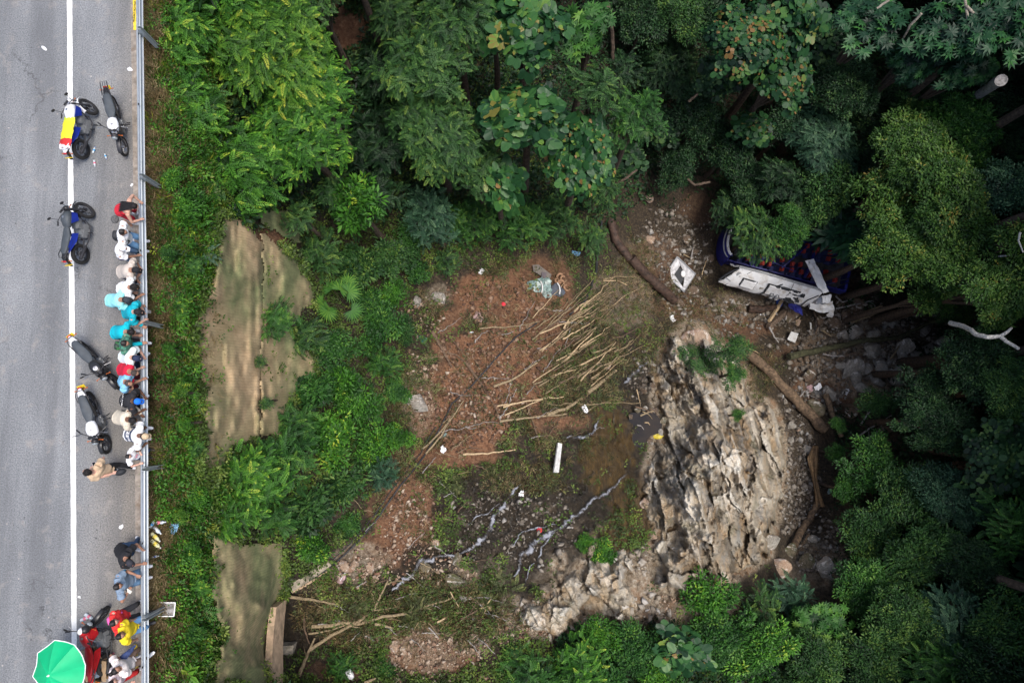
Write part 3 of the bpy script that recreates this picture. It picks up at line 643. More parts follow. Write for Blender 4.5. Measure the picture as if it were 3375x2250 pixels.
for (u, v, r) in [(2816, 1093, 28), (2780, 1108, 25), (2867, 1154, 32), (2974, 1185, 22), (3018, 1177, 22), (2806, 1213, 36), (2852, 1215, 25), (2898, 1210, 30), (2939, 1241, 32), (2821, 1256, 28), (2847, 1282, 28), (2765, 1210, 20), (2980, 1149, 33), (3010, 1016, 28), (3112, 1128, 35), (3189, 1108, 25), (3050, 1090, 22), (2905, 1165, 16), (2930, 1195, 15), (2880, 1100, 24), (2925, 1060, 22), (3060, 1150, 22), (2965, 1225, 18), (2900, 1260, 20), (2870, 1240, 15)]:
    boulder(u, v, r*1.08, RG, L1, G1)
L2 = 'dark brown boulder beside the bus wreck'
for (u, v, r) in [(2597, 1035, 38), (2826, 1001, 26), (2668, 1241, 34), (2745, 1060, 24), (2790, 1040, 26), (2700, 1060, 22), (2720, 1100, 18), (2810, 1010, 20), (2770, 1000, 18), (2480, 1000, 16), (2440, 1010, 18), (2280, 960, 20), (2240, 1000, 18), (2320, 990, 17), (2200, 800, 14), (2230, 830, 16), (2260, 790, 18), (2340, 850, 18), (2290, 830, 14), (2180, 780, 14)]:
    boulder(u, v, r, RB, L2, G2)
for (u, v, r, m, l) in [(2730, 1292, 27, RG, 'upright grey boulder beside the black and white bag'), (2689, 1343, 40, RW, 'large olive grey boulder next to the big fallen log'), (2627, 1065, 15, RT, 'yellowish broken rock just below the torn white panel'), (2607, 1450, 15, RG, 'blue grey flat stone in the gully beside the outcrop'), (2663, 1480, 22, RG, 'blue grey boulder above the brown cloth'), (2607, 1404, 16, RG, 'small brownish grey stone left of the log end'), (2632, 1414, 12, RT, 'round tan stone left of the log end'), (2913, 1414, 32, RB, 'dark boulder half under the right hand shrubs, upper one'), (2908, 1460, 30, RB, 'dark boulder half under the right hand shrubs, lower one'), (2801, 1353, 28, RB, 'brown boulder under thin leaves right of the upright log'), (2535, 1784, 38, RG, 'grey boulder with orange side at the foot of the outcrop'), (2605, 1815, 25, RW, 'mossy boulder right of the outcrop foot'), (2681, 1778, 24, RG, 'smooth blue grey boulder at the lower end of the gully'), (2662, 1861, 34, RW, 'rounded mossy boulder with light top below the gully'), (2726, 1870, 42, RG, 'tall grey slab boulder at the shrub edge below the gully'), (2573, 1883, 34, RT, 'tan boulder among ferns below the outcrop'), (2286, 1125, 46, RT, 'pale tan boulder at the top of the outcrop'), (2240, 1180, 30, RG, 'grey boulder left of the grassy rock top'), (2330, 1210, 34, RG, 'grey boulder under the grass on the outcrop top'), (2120, 1290, 16, RB, 'dark stone at the upper rim of the pool'), (2150, 1270, 14, RB, 'dark stone between pool and little waterfall'), (2145, 790, 20, RT, 'tan rock on the red bank above the long dark log'), (2135, 650, 18, RT, 'small tan rock in the shade above the bank'),
    (1133, 1865, 27, RT, 'flat reddish slab right of the wing wall'), (1165, 1861, 21, RT, 'second tan slab right of the wing wall'), (1215, 1868, 17, RT, 'tan block at the end of the slab row'), (1240, 1907, 13, RT, 'pale pinkish stone under the slab row'), (1437, 1792, 15, RT, 'bright tan stone above the left stream'), (1405, 1868, 23, RW, 'mossy boulder touching the left stream'), (1508, 1853, 27, RW, 'greenish boulder just under the left stream'), (1497, 1926, 34, RW, 'wide mossy boulder with a pale face below the left stream'), (1527, 1975, 17, RG, 'pale grey stone by the broken stick tip'), (1558, 2105, 18, RT, 'tan block, left of a pair above the grass tuft'), (1523, 2115, 16, RT, 'tan block at the edge of the rubble'), (1481, 2110, 9, RT, 'small white pointed stone at the rubble top'), (1560, 2064, 14, RT, 'pale split stone above the tan blocks'), (1625, 2052, 14, RT, 'cream wedge stone beside the withered plant'), (1301, 2130, 26, RT, 'reddish tan rock at the left of the rubble'), (1332, 2150, 11, RT, 'small tan stone right of the reddish rock'), (1206, 2102, 15, RT, 'tan stone under the crossing branch'), (1250, 2110, 13, RT, 'small tan stone near the grass bank'), (1375, 820+180, 20, RG, 'half buried grey rock on the left bank'), (1450, 985, 26, RG, 'rounded grey rock in the grass left of the red slope'), (1375, 1330, 40, RG, 'low grey rock hump left of the cane fan'), (2205, 1750, 14, RT, 'cream stone wedged at the left foot of the outcrop'), (2155, 1770, 14, RT, 'round stone in the dark crack left of the outcrop'), (2120, 1600+60, 20, RT, 'pale block at the crack beside the orange slide'), (1740, 1080, 9, RT, 'small yellowish stone on the red slope'), (2000, 1210, 12, RT, 'cream stone at the cane tips'), (1975, 1205, 10, RT, 'small cream stone left of the cane tips')]:
    boulder(u, v, r, m, l)
# loose rubble that nobody could count
def scatter(n, fn, seed, box=(430, 3480, -60, 2330)):
    r = np.random.RandomState(seed); out = []; tot = 0
    while tot < n:
        u = r.uniform(box[0], box[1], n*3); v = r.uniform(box[2], box[3], n*3); p = fn(u, v); k = r.rand(n*3) < p; out.append(np.stack([u[k], v[k]], -1)); tot += k.sum()
        if len(out) > 60: break
    return np.concatenate(out)[:n]
def merge_inst(Vt, Tt, pos, rot, sc, tv=None, jit=0.15, tt=None, seed=0):
    """copies of one template merged in one mesh: Vt (k,3), Tt (f,3), pos (n,3), rot (n,3,3), sc (n,) or (n,3)"""
    n = len(pos); sc = np.asarray(sc); sc = sc[:, None, None] if sc.ndim == 1 else sc[:, None, :]
    V = np.einsum('nij,nkj->nki', rot, Vt[None]*sc)+pos[:, None, :]
    T = (Tt[None]+(np.arange(n)*len(Vt))[:, None, None]).reshape(-1, 3)
    if tv is None: return V.reshape(-1, 3), T, None
    r = np.random.RandomState(seed)
    f = np.repeat(tv, len(Tt))+(np.tile(tt, n) if tt is not None else 0)+r.uniform(-jit, jit, n*len(Tt))
    return V.reshape(-1, 3), T, f
def randrot(n, r, tilt=3.14):
    ax = r.uniform(-1, 1, (n, 3)); ax /= np.linalg.norm(ax, axis=1)[:, None]+1e-9; an = r.uniform(-tilt, tilt, n)
    K = np.zeros((n, 3, 3)); K[:, 0, 1] = -ax[:, 2]; K[:, 0, 2] = ax[:, 1]; K[:, 1, 0] = ax[:, 2]; K[:, 1, 2] = -ax[:, 0]; K[:, 2, 0] = -ax[:, 1]; K[:, 2, 1] = ax[:, 0]
    return np.eye(3)[None]+np.sin(an)[:, None, None]*K+(1-np.cos(an))[:, None, None]*(K @ K)
def tmpl(me):
    V = np.empty(len(me.vertices)*3, np.float32); me.vertices.foreach_get('co', V); me.calc_loop_triangles(); T = np.empty(len(me.loop_triangles)*3, np.int32); me.loop_triangles.foreach_get('vertices', T)
    return V.reshape(-1, 3).astype(float), T.reshape(-1, 3)
def rubble(name, label, m, zones, n, px, seed):
    rq = random.Random(seed); bm = bmesh.new()
    for _ in range(10): bm.verts.new(Vector((rq.gauss(0, 1), rq.gauss(0, 1), rq.gauss(0, 1))).normalized()*rq.uniform(.8, 1.1))
    bmesh.ops.convex_hull(bm, input=bm.verts); bmesh.ops.delete(bm, geom=[v for v in bm.verts if not v.link_faces], context='VERTS'); bmesh.ops.triangulate(bm, faces=bm.faces)
    st = bpy.data.meshes.new('stone'); bm.to_mesh(st); bm.free(); Vt, Tt = tmpl(st); bpy.data.meshes.remove(st)
    def fn(u, v): return blobs(u, v, zones, fbm(u/40, v/40, 3, 90+seed))*(sdist(u, v, ROCK_OUT) < -2)
    uv = scatter(n, fn, seed); r = np.random.RandomState(seed); zz = zg(uv[:, 0], uv[:, 1])
    size = px*(0.35+1.3*r.rand(len(uv))**3); rad = size*((CAMZ-zz)/F)
    pos = atn(uv[:, 0], uv[:, 1], zz+rad*0.3)
    V, T, f = merge_inst(Vt, Tt, pos, randrot(len(uv), r), np.stack([rad, rad*r.uniform(.5, 1, len(uv)), rad*r.uniform(.5, .9, len(uv))], -1), r.uniform(0, 1, len(uv)), 0.02)
    me = npmesh(name, V, T, f)
    return tag(link(name, me, m, sharp=0, smooth_=False), label, 'rubble', kind='stuff')
def gravmat(name, stops):
    m, t, b = newmat(name); c = ramp(t, attr(t, 't').outputs['Fac'], stops); n = noise(t, 9, 4, .7)
    c = mixc(t, 0.5, c, mixc(t, n, c, (0.03, 0.025, 0.02))); t.links.new(c, b.inputs['Base Color']); b.inputs['Roughness'].default_value = 0.9; return m
GT = gravmat('tan_rubble', [(0, (0.2, 0.1, 0.06)), (0.5, (0.36, 0.25, 0.17)), (1, (0.52, 0.43, 0.34))])
GW = gravmat('pale_rock', [(0, (0.15, 0.105, 0.07)), (0.4, (0.29, 0.24, 0.18)), (0.8, (0.4, 0.36, 0.3)), (1, (0.6, 0.57, 0.52))])
GC = gravmat('red_clods', [(0, (0.07, 0.032, 0.018)), (0.6, (0.19, 0.1, 0.058)), (1, (0.32, 0.21, 0.14))])
GG = gravmat('grey_rubble', [(0, (0.06, 0.042, 0.03)), (0.5, (0.17, 0.145, 0.115)), (0.9, (0.3, 0.265, 0.22)), (1, (0.4, 0.39, 0.37))])
rubble('rubble', 'loose tan rubble on the lower slope and by the streams', GT, [(1420, 2160, 190, 100, .4), (1480, 2130, 150, 40, .5), (1200, 1880, 130, 60, .5), (1700, 2060, 120, 60, .7), (1350, 1750, 90, 120, .35), (1450, 1880, 150, 60, .4), (1400, 1050, 70, 90, .3), (1390, 1280, 50, 120, .5), (1600, 1300, 130, 160, .15), (2230, 1990, 80, 30, .5)], 2600, 7.5, 1)
rubble('clods', 'reddish clods of earth on the slide scar', GC, [(1600, 1240, 160, 210, 1), (1530, 1380, 150, 120, 1), (1660, 990, 180, 80, .8), (1350, 1700, 100, 120, .6), (1750, 1080, 150, 80, .6)], 2200, 8, 6)
rubble('broken_rock', 'pale broken rock blocks below and left of the outcrop', GW, [(2130, 2010, 90, 40, 1), (1880, 2080, 120, 40, .8), (2120, 1840, 50, 60, 1), (1750, 2040, 60, 60, .8), (2030, 1850, 50, 40, .5)], 260, 13, 3)
rubble('gravel', 'grey gravel and broken stone in the stream bed', GG, [(2630, 1600, 70, 200, 1), (2700, 1250, 120, 130, .8), (2850, 1150, 260, 130, .8), (2620, 1420, 60, 90, .8), (2740, 1800, 130, 90, .5), (2450, 1030, 170, 50, .8), (2240, 900, 90, 150, .6), (2220, 750, 100, 80, .5), (2150, 1250, 60, 80, .7), (1700, 1730, 200, 120, .35), (2350, 1080, 90, 50, .3), (3050, 1080, 130, 110, .6)], 5200, 8, 2)
# ------------------------------------------------------------------ foliage
def leafmat(name, stops, rough=0.5, trans=0.22, hv=0.06, fac=None):
    m = bpy.data.materials.new(name); m.use_nodes = True; t = m.node_tree; b = t.nodes['Principled BSDF']
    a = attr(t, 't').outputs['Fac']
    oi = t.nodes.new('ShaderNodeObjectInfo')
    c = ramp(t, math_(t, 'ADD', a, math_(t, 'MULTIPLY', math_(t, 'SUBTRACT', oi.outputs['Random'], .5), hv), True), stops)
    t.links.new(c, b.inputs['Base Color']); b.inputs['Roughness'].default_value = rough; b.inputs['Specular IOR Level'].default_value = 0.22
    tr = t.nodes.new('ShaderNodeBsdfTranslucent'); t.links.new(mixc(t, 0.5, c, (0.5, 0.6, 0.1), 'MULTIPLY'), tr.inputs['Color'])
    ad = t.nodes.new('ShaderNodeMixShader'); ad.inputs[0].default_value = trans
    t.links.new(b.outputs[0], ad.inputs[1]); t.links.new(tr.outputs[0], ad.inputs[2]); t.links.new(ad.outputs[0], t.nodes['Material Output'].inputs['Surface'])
    return m
LM = {
 'bright': leafmat('leaf_bright', [(0, (0.008, 0.028, 0.006)), (0.4, (0.028, 0.1, 0.013)), (0.7, (0.065, 0.2, 0.02)), (0.92, (0.15, 0.31, 0.03)), (1, (0.3, 0.38, 0.04))]),
 'yellow': leafmat('leaf_yellowgreen', [(0, (0.01, 0.03, 0.006)), (0.4, (0.036, 0.11, 0.013)), (0.7, (0.09, 0.21, 0.02)), (0.9, (0.2, 0.3, 0.03)), (1, (0.34, 0.36, 0.04))]),
 'mid': leafmat('leaf_mid', [(0, (0.008, 0.022, 0.009)), (0.4, (0.024, 0.07, 0.02)), (0.75, (0.055, 0.135, 0.03)), (1, (0.14, 0.22, 0.04))]),
 'blue': leafmat('leaf_blue', [(0, (0.007, 0.02, 0.012)), (0.4, (0.02, 0.058, 0.032)), (0.8, (0.045, 0.11, 0.055)), (1, (0.1, 0.19, 0.09))]),
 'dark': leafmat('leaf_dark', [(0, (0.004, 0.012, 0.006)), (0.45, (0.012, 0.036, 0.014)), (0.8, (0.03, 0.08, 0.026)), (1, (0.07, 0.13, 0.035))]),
 'olive': leafmat('leaf_olive', [(0, (0.007, 0.021, 0.006)), (0.4, (0.027, 0.075, 0.014)), (0.72, (0.072, 0.15, 0.026)), (0.93, (0.15, 0.21, 0.04)), (1, (0.24, 0.18, 0.04))]),
 'fresh': leafmat('leaf_fresh', [(0, (0.008, 0.028, 0.008)), (0.45, (0.025, 0.085, 0.018)), (0.8, (0.055, 0.16, 0.025)), (1, (0.13, 0.25, 0.04))]),
 'fresh2': leafmat('leaf_weed', [(0, (0.02, 0.028, 0.008)), (0.4, (0.045, 0.075, 0.018)), (0.7, (0.085, 0.15, 0.025)), (1, (0.19, 0.24, 0.05))]),
 'litter': leafmat('leaf_wilted', [(0, (0.02, 0.016, 0.008)), (0.35, (0.04, 0.045, 0.018)), (0.7, (0.07, 0.095, 0.03)), (1, (0.2, 0.2, 0.08))]),
 'broad': leafmat('leaf_broad', [(0, (0.006, 0.022, 0.01)), (0.4, (0.018, 0.065, 0.022)), (0.75, (0.045, 0.13, 0.03)), (0.93, (0.14, 0.24, 0.04)), (1, (0.2, 0.12, 0.04))], 0.4),
 'star': leafmat('leaf_palmate', [(0, (0.004, 0.015, 0.009)), (0.45, (0.011, 0.042, 0.021)), (0.8, (0.022, 0.078, 0.028)), (1, (0.05, 0.16, 0.035))], 0.45),
 'broadark': leafmat('leaf_broad_deep', [(0, (0.004, 0.015, 0.008)), (0.4, (0.012, 0.045, 0.018)), (0.75, (0.028, 0.09, 0.024)), (0.93, (0.07, 0.15, 0.03)), (1, (0.16, 0.09, 0.03))], 0.45),
 'straw': leafmat('dry_straw', [(0, (0.1, 0.07, 0.03)), (0.5, (0.27, 0.2, 0.1)), (1, (0.46, 0.38, 0.22))], 0.8, 0.1),
}
BARK = mat('bark', (0.085, 0.06, 0.042), 0.9, var=0.4, scale=7, bmp=0.02)
BARKP = mat('pale_bark', (0.3, 0.26, 0.21), 0.9, var=0.4, scale=9, bmp=0.02, dirt=(0.1, 0.085, 0.06))
class Tm:                    # a leaf template: triangles and their shade offset
    def __init__(s): s.v = []; s.t = []; s.o = []
    def blade(s, p, d, up, L, W, sh=0.0, fold=0.18, n=1, droop=0.0):
        p = np.array(p, float); d = np.array(d, float); d /= np.linalg.norm(d); up = np.array(up, float); sd = np.cross(d, up); sd /= np.linalg.norm(sd)+1e-9; up = np.cross(sd, d)
        k = len(s.v)
        m = p+d*L*0.45-up*L*droop*.3; tip = p+d*L-up*L*droop
        s.v += [p, m+sd*W/2+up*W*fold, tip, m-sd*W/2+up*W*fold, m]
        s.t += [(k, k+1, k+4), (k+1, k+2, k+4), (k, k+4, k+3), (k+4, k+2, k+3)] if n == 2 else [(k, k+1, k+2), (k, k+2, k+3)]
        s.o += [sh]*(4 if n == 2 else 2)
    def arr(s): return np.array(s.v), np.array(s.t), np.array(s.o)
def spray(L=0.5, pairs=8, ll=0.12, lw=0.042, seed=0):
    s = Tm(); r = random.Random(seed)
    for i in range(pairs):
        q = (i+0.6)/pairs; x = L*q; z = 0.16*L*math.sin(q*2.2)-0.3*L*q*q
        sz = ll*(0.65+0.6*math.sin(math.pi*min(1, q*0.85+.12)))
        for sg in (-1, 1):
            a = R(62-34*q+r.uniform(-8, 8))
            s.blade((x, 0, z), (math.cos(a), sg*math.sin(a), -0.25+r.uniform(-.15, .1)), (0, 0, 1), sz, lw, 0.30*(q-.5)+r.uniform(-.05, .05))
    s.blade((L, 0, z), (1, 0, -.4), (0, 0, 1), ll, lw, .2)
    return s.arr()
def tuft(n=14, ll=0.11, lw=0.06, spread=0.16, seed=0):
    s = Tm(); r = random.Random(seed)
    for i in range(n):
        a = r.uniform(0, 6.28); q = r.random()**.6*spread; el = r.uniform(-.3, .7)
        s.blade((q*math.cos(a), q*math.sin(a), r.uniform(-.07, .07)), (math.cos(a+r.uniform(-.8, .8)), math.sin(a+r.uniform(-.8, .8)), el), (0, 0, 1), ll*r.uniform(.7, 1.2), lw, .22*(.5-q/spread)+r.uniform(-.1, .1))
    return s.arr()
def lobed(L=0.5, seed=0, n=6, lob=3):
    """whorl of broad lobed leaves"""
    V = []; T = []; O = []; r = random.Random(seed)
    for i in range(n):
        a = 6.28*i/n+r.uniform(-.4, .4); l = L*r.uniform(.55, 1.1)*(0.6 if i > n-3 else 1); el = r.uniform(-.35, .15) if i <= n-3 else .5
        d = np.array([math.cos(a), math.sin(a), el]); d /= np.linalg.norm(d); up = np.array([0, 0, 1.]); sd = np.cross(d, up); sd /= np.linalg.norm(sd); up = np.cross(sd, d)
        base = d*L*(.25 if i <= n-3 else .08)*r.uniform(.7, 1.4); k = len(V); V.append(base+d*l*.1); m = 15
        tilt = r.uniform(-.35, .35)
        for j in range(m):
            w = -2.75+5.5*j/(m-1); rad = l*(.5+.10*math.cos(w*lob+.0)+.13*math.cos(w))*(1 if 0 < j < m-1 else .6)
            x = math.cos(w)*rad; y = math.sin(w)*rad*1.0; z = (-.10*(j % 2)*l*.7 - .32*(y*y+x*x)/l + tilt*y)
            V.append(base+d*(x+l*.4)+sd*y+up*z)
        T += [(k, k+1+j, k+2+j) for j in range(m-1)]
        sh = (.34 if i > n-3 else r.uniform(-.22, .12)); O += [sh+r.uniform(-.03, .03) for j in range(m-1)]
        if r.random() < .13 and i > n-3: O[-(m-1):] = [.5]*(m-1)
    return np.array(V), np.array(T), np.array(O)
def star(L=0.5, seed=0, n=9, cnt=3, w=.32):
    s = Tm(); r = random.Random(seed)
    for c in range(cnt):
        a0 = r.uniform(0, 6.28); q = 0 if cnt == 1 else L*1.0; cx, cy, cz = q*math.cos(6.28*c/cnt+a0), q*math.sin(6.28*c/cnt+a0), r.uniform(-.15, .15)
        tx, ty = r.uniform(-.3, .3), r.uniform(-.3, .3); sh = r.uniform(-.2, .2)
        for i in range(n):
            a = a0+6.28*(i+.3)/(n+.6); l = L*(0.72+.28*math.cos((a-a0)*.5-1.6))
            s.blade((cx, cy, cz), (math.cos(a), math.sin(a), .12+tx*math.cos(a)+ty*math.sin(a)), (0, 0, 1), l, L*w, sh+r.uniform(-.05, .05), .12, 2, .28)
    return s.arr()
def fan(L=0.7, seed=0):
    s = Tm(); n = 19
    for i in range(n):
        a = R(-118+236*i/(n-1)); s.blade((0, 0, 0), (math.cos(a), math.sin(a), .12-.05*math.cos(a)), (0, 0, 1), L*(.8+.2*math.cos(a)), L*.12, .1*math.cos(a)+(.12 if i % 2 else -.12), .3, 2, .15)
    return s.arr()
def fern(L=0.6, seed=0, n=7, pr=10):
    s = Tm(); r = random.Random(seed)
    for i in range(n):
        a = 6.28*i/n+r.uniform(-.3, .3); dx, dy = math.cos(a), math.sin(a)
        for j in range(pr):
            q = (j+1)/pr; x = L*q; z = .3*L*math.sin(q*2)-.25*L*q*q; l = L*.22*math.sin(math.pi*(.12+.85*q))+.02
            for sg in (-1, 1): s.blade((dx*x, dy*x, z), (dx*.3-dy*sg, dy*.3+dx*sg, -.1), (0, 0, 1), l, L*.06, .25*(q-.5)+r.uniform(-.04, .04))
    return s.arr()
def grass(n=12, h=.35, w=.012, seed=0):
    s = Tm(); r = random.Random(seed)
    for i in range(n):
        a = r.uniform(0, 6.28); el = r.uniform(.3, 1.6); s.blade((r.uniform(-.06, .06), r.uniform(-.06, .06), 0), (math.cos(a), math.sin(a), el), (math.cos(a), math.sin(a), -.5), h*r.uniform(.6, 1.2), w, r.uniform(-.2, .2), .3, 1, .35)
    return s.arr()
TP = {'A': [spray(.36, 7, .092, .033, i) for i in range(3)], 'a': [spray(.36, 7, .085, .034, i) for i in range(3)], 'D': [tuft(13, .15, .075, .22, i) for i in range(3)],
      'd': [tuft(13, .135, .058, .2, i) for i in range(3)], 'B': [lobed(.36, i, 7) for i in range(3)], 'b': [lobed(.28, i, 7, 2) for i in range(3)], 'C': [star(.33, i, 9, 3) for i in range(2)], 'P': [star(.95, i, 8, 1, .3) for i in range(2)],
      'L': [tuft(12, .22, .085, .2, i) for i in range(3)]}
def frames(nrm, out, r, tw=0.5):
    """rotation whose x axis runs along out (kept off nrm) and z near nrm"""
    z = nrm+r.normal(0, .28, nrm.shape); z /= np.linalg.norm(z, axis=1)[:, None]
    x = out+r.normal(0, tw, out.shape); x -= z*np.sum(x*z, 1)[:, None]; x /= np.linalg.norm(x, axis=1)[:, None]+1e-9
    return np.stack([x, np.cross(z, x), z], -1)
def crown_mesh(kind, Rw, seed, dens=1.0, flat=0.6, nl=None, inner=0.25):
    r = np.random.RandomState(seed); rr_ = random.Random(seed)
    nl = nl or int(11+Rw*9); lobes = []
    for i in range(nl):
        a = 2.399*i+r.uniform(-.4, .4); q = math.sqrt((i+.4)/nl)*Rw*r.uniform(.62, .86); rl = Rw*r.uniform(.14, .36)*(1-.2*q/Rw)
        lobes.append((q*math.cos(a), q*math.sin(a), Rw*flat*(1-(q/Rw)**2)*.9+r.uniform(-.3, .25)*Rw*.6, rl))
    Ls = np.array(lobes); k = TP[kind]; area = {'A': .050, 'a': .05, 'D': .08, 'd': .062, 'B': .30, 'b': .17, 'C': .45, 'P': 1.8, 'L': .11}[kind]
    VV = []; TT = []; FF = []; kk = 0
    for li, (x, y, z, rl) in enumerate(Ls):
        sw = r.normal(0, .25, 3)*np.array([1, 1, 0])
        n = max(3, int(dens*2.3*math.pi*rl*rl*1.5/area)); d = r.normal(0, 1, (n, 3)); d /= np.linalg.norm(d, axis=1)[:, None]; d[:, 2] = np.where(d[:, 2] < -.25, -d[:, 2], d[:, 2])
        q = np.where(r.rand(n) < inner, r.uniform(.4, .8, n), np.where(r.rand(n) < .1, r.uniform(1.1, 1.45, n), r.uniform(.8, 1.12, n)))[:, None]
        P = np.array([x, y, z])+d*q*rl*np.array([1, 1, .85])
        out = P.copy(); out[:, 2] = 0; out = out/(np.linalg.norm(out, axis=1)[:, None]+.6)*.55+d*.75+r.normal(0, .55, d.shape)+sw; out[:, 2] -= .15
        nz_ = d*.75+np.array([0, 0, .65])
        ty = r.randint(0, len(k), n); lt = r.uniform(-.12, .12)
        for j in range(len(k)):
            w = ty == j
            if not w.any(): continue
            Vt, Tt, Ot = k[j]
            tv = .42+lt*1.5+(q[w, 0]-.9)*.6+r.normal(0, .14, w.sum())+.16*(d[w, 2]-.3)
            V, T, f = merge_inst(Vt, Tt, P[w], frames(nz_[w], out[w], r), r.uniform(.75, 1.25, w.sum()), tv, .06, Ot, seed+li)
            VV.append(V); TT.append(T+kk); FF.append(f); kk += len(V)
    return npmesh('crown', np.concatenate(VV), np.concatenate(TT), np.clip(np.concatenate(FF), 0.01, .99)), Ls
_CR = {}
def crown(kind, Rw, leaf, seed, dens=1.0):
    size = min((1.0, 1.6, 2.4, 3.3), key=lambda s: abs(math.log(s/Rw))); var = seed % 3
    key = (kind, size, leaf, var, dens)
    if key not in _CR:
        me, L = crown_mesh(kind, size, hash((kind, size, var)) % 1000 if False else int(size*100)+var*7+ord(kind), dens); me.materials.append(LM[leaf]); _CR[key] = (me, L)
    me, L = _CR[key]; return me, L, Rw/size
def tree(u, v, rpx, kind, leaf, zt, label, cat='tree', group=None, dens=1.0, name='tree', bark=None, seed=None):
    """crown centred on photo pixel (u, v) with its top near height zt; trunk down to the ground under it"""
    seed = int(u*3+v*5) if seed is None else seed; r = random.Random(seed)
    rw = rpx*mpp(u, v, zt-0.5); c = at(u, v, zt-rw*.5)
    me, L, s = crown(kind, rw, leaf, seed, dens)
    # ground below the crown: project the column under c back to the picture
    gu, gv = u, v; g = float(zg(u, v))
    for _ in range(6):
        k = (CAMZ-c.z)/(CAMZ-g) if g < CAMZ else 1; gu = CX+(u-CX)*k; gv = (CY+F*math.tan(TILT))+(v-(CY+F*math.tan(TILT)))*k; g = float(zg(gu, gv))
    g = min(g, c.z-0.3)
    root = thing(name, label, cat, (c.x, c.y, g-.1), group=group)
    a = r.uniform(0, 6.28)
    o = bpy.data.objects.new('crown', me); COL.objects.link(o); o.parent = root; o.location = (0, 0, c.z-g+.1-rw*.1); ax_ = r.uniform(.84, 1.18); o.scale = (s*ax_, s/ax_, s*r.uniform(.85, 1.1)); o.rotation_euler = (0, 0, a)
    h = c.z-g+.1; mb = MB(); tr = .035*rw+.02+.012*h; n = 6
    lean = Vector((r.uniform(-.25, .25), r.uniform(-.25, .25), 0))*min(h, 3)*.3
    base = [lean*math.sin(math.pi*i/n)+Vector((0, 0, h*i/n)) for i in range(n+1)]
    mb.tube(base, [tr*(1.25-.75*i/n) for i in range(n+1)], 8)
    ca, sa = math.cos(a)*s, math.sin(a)*s
    for (x, y, z, rl) in L[:10]:
        e = Vector((x*ca-y*sa, x*sa+y*ca, h-rw*.1+z*s*.8)); st = base[4] if h > 1.5 else base[2]
        mb.tube([st, st.lerp(e, .5)-Vector((0, 0, rw*.08)), e], [tr*.42, tr*.25, tr*.08], 5)
    mb.obj('trunk', bark or BARK, root)
    return root
T_ = 'trees over the ravine'
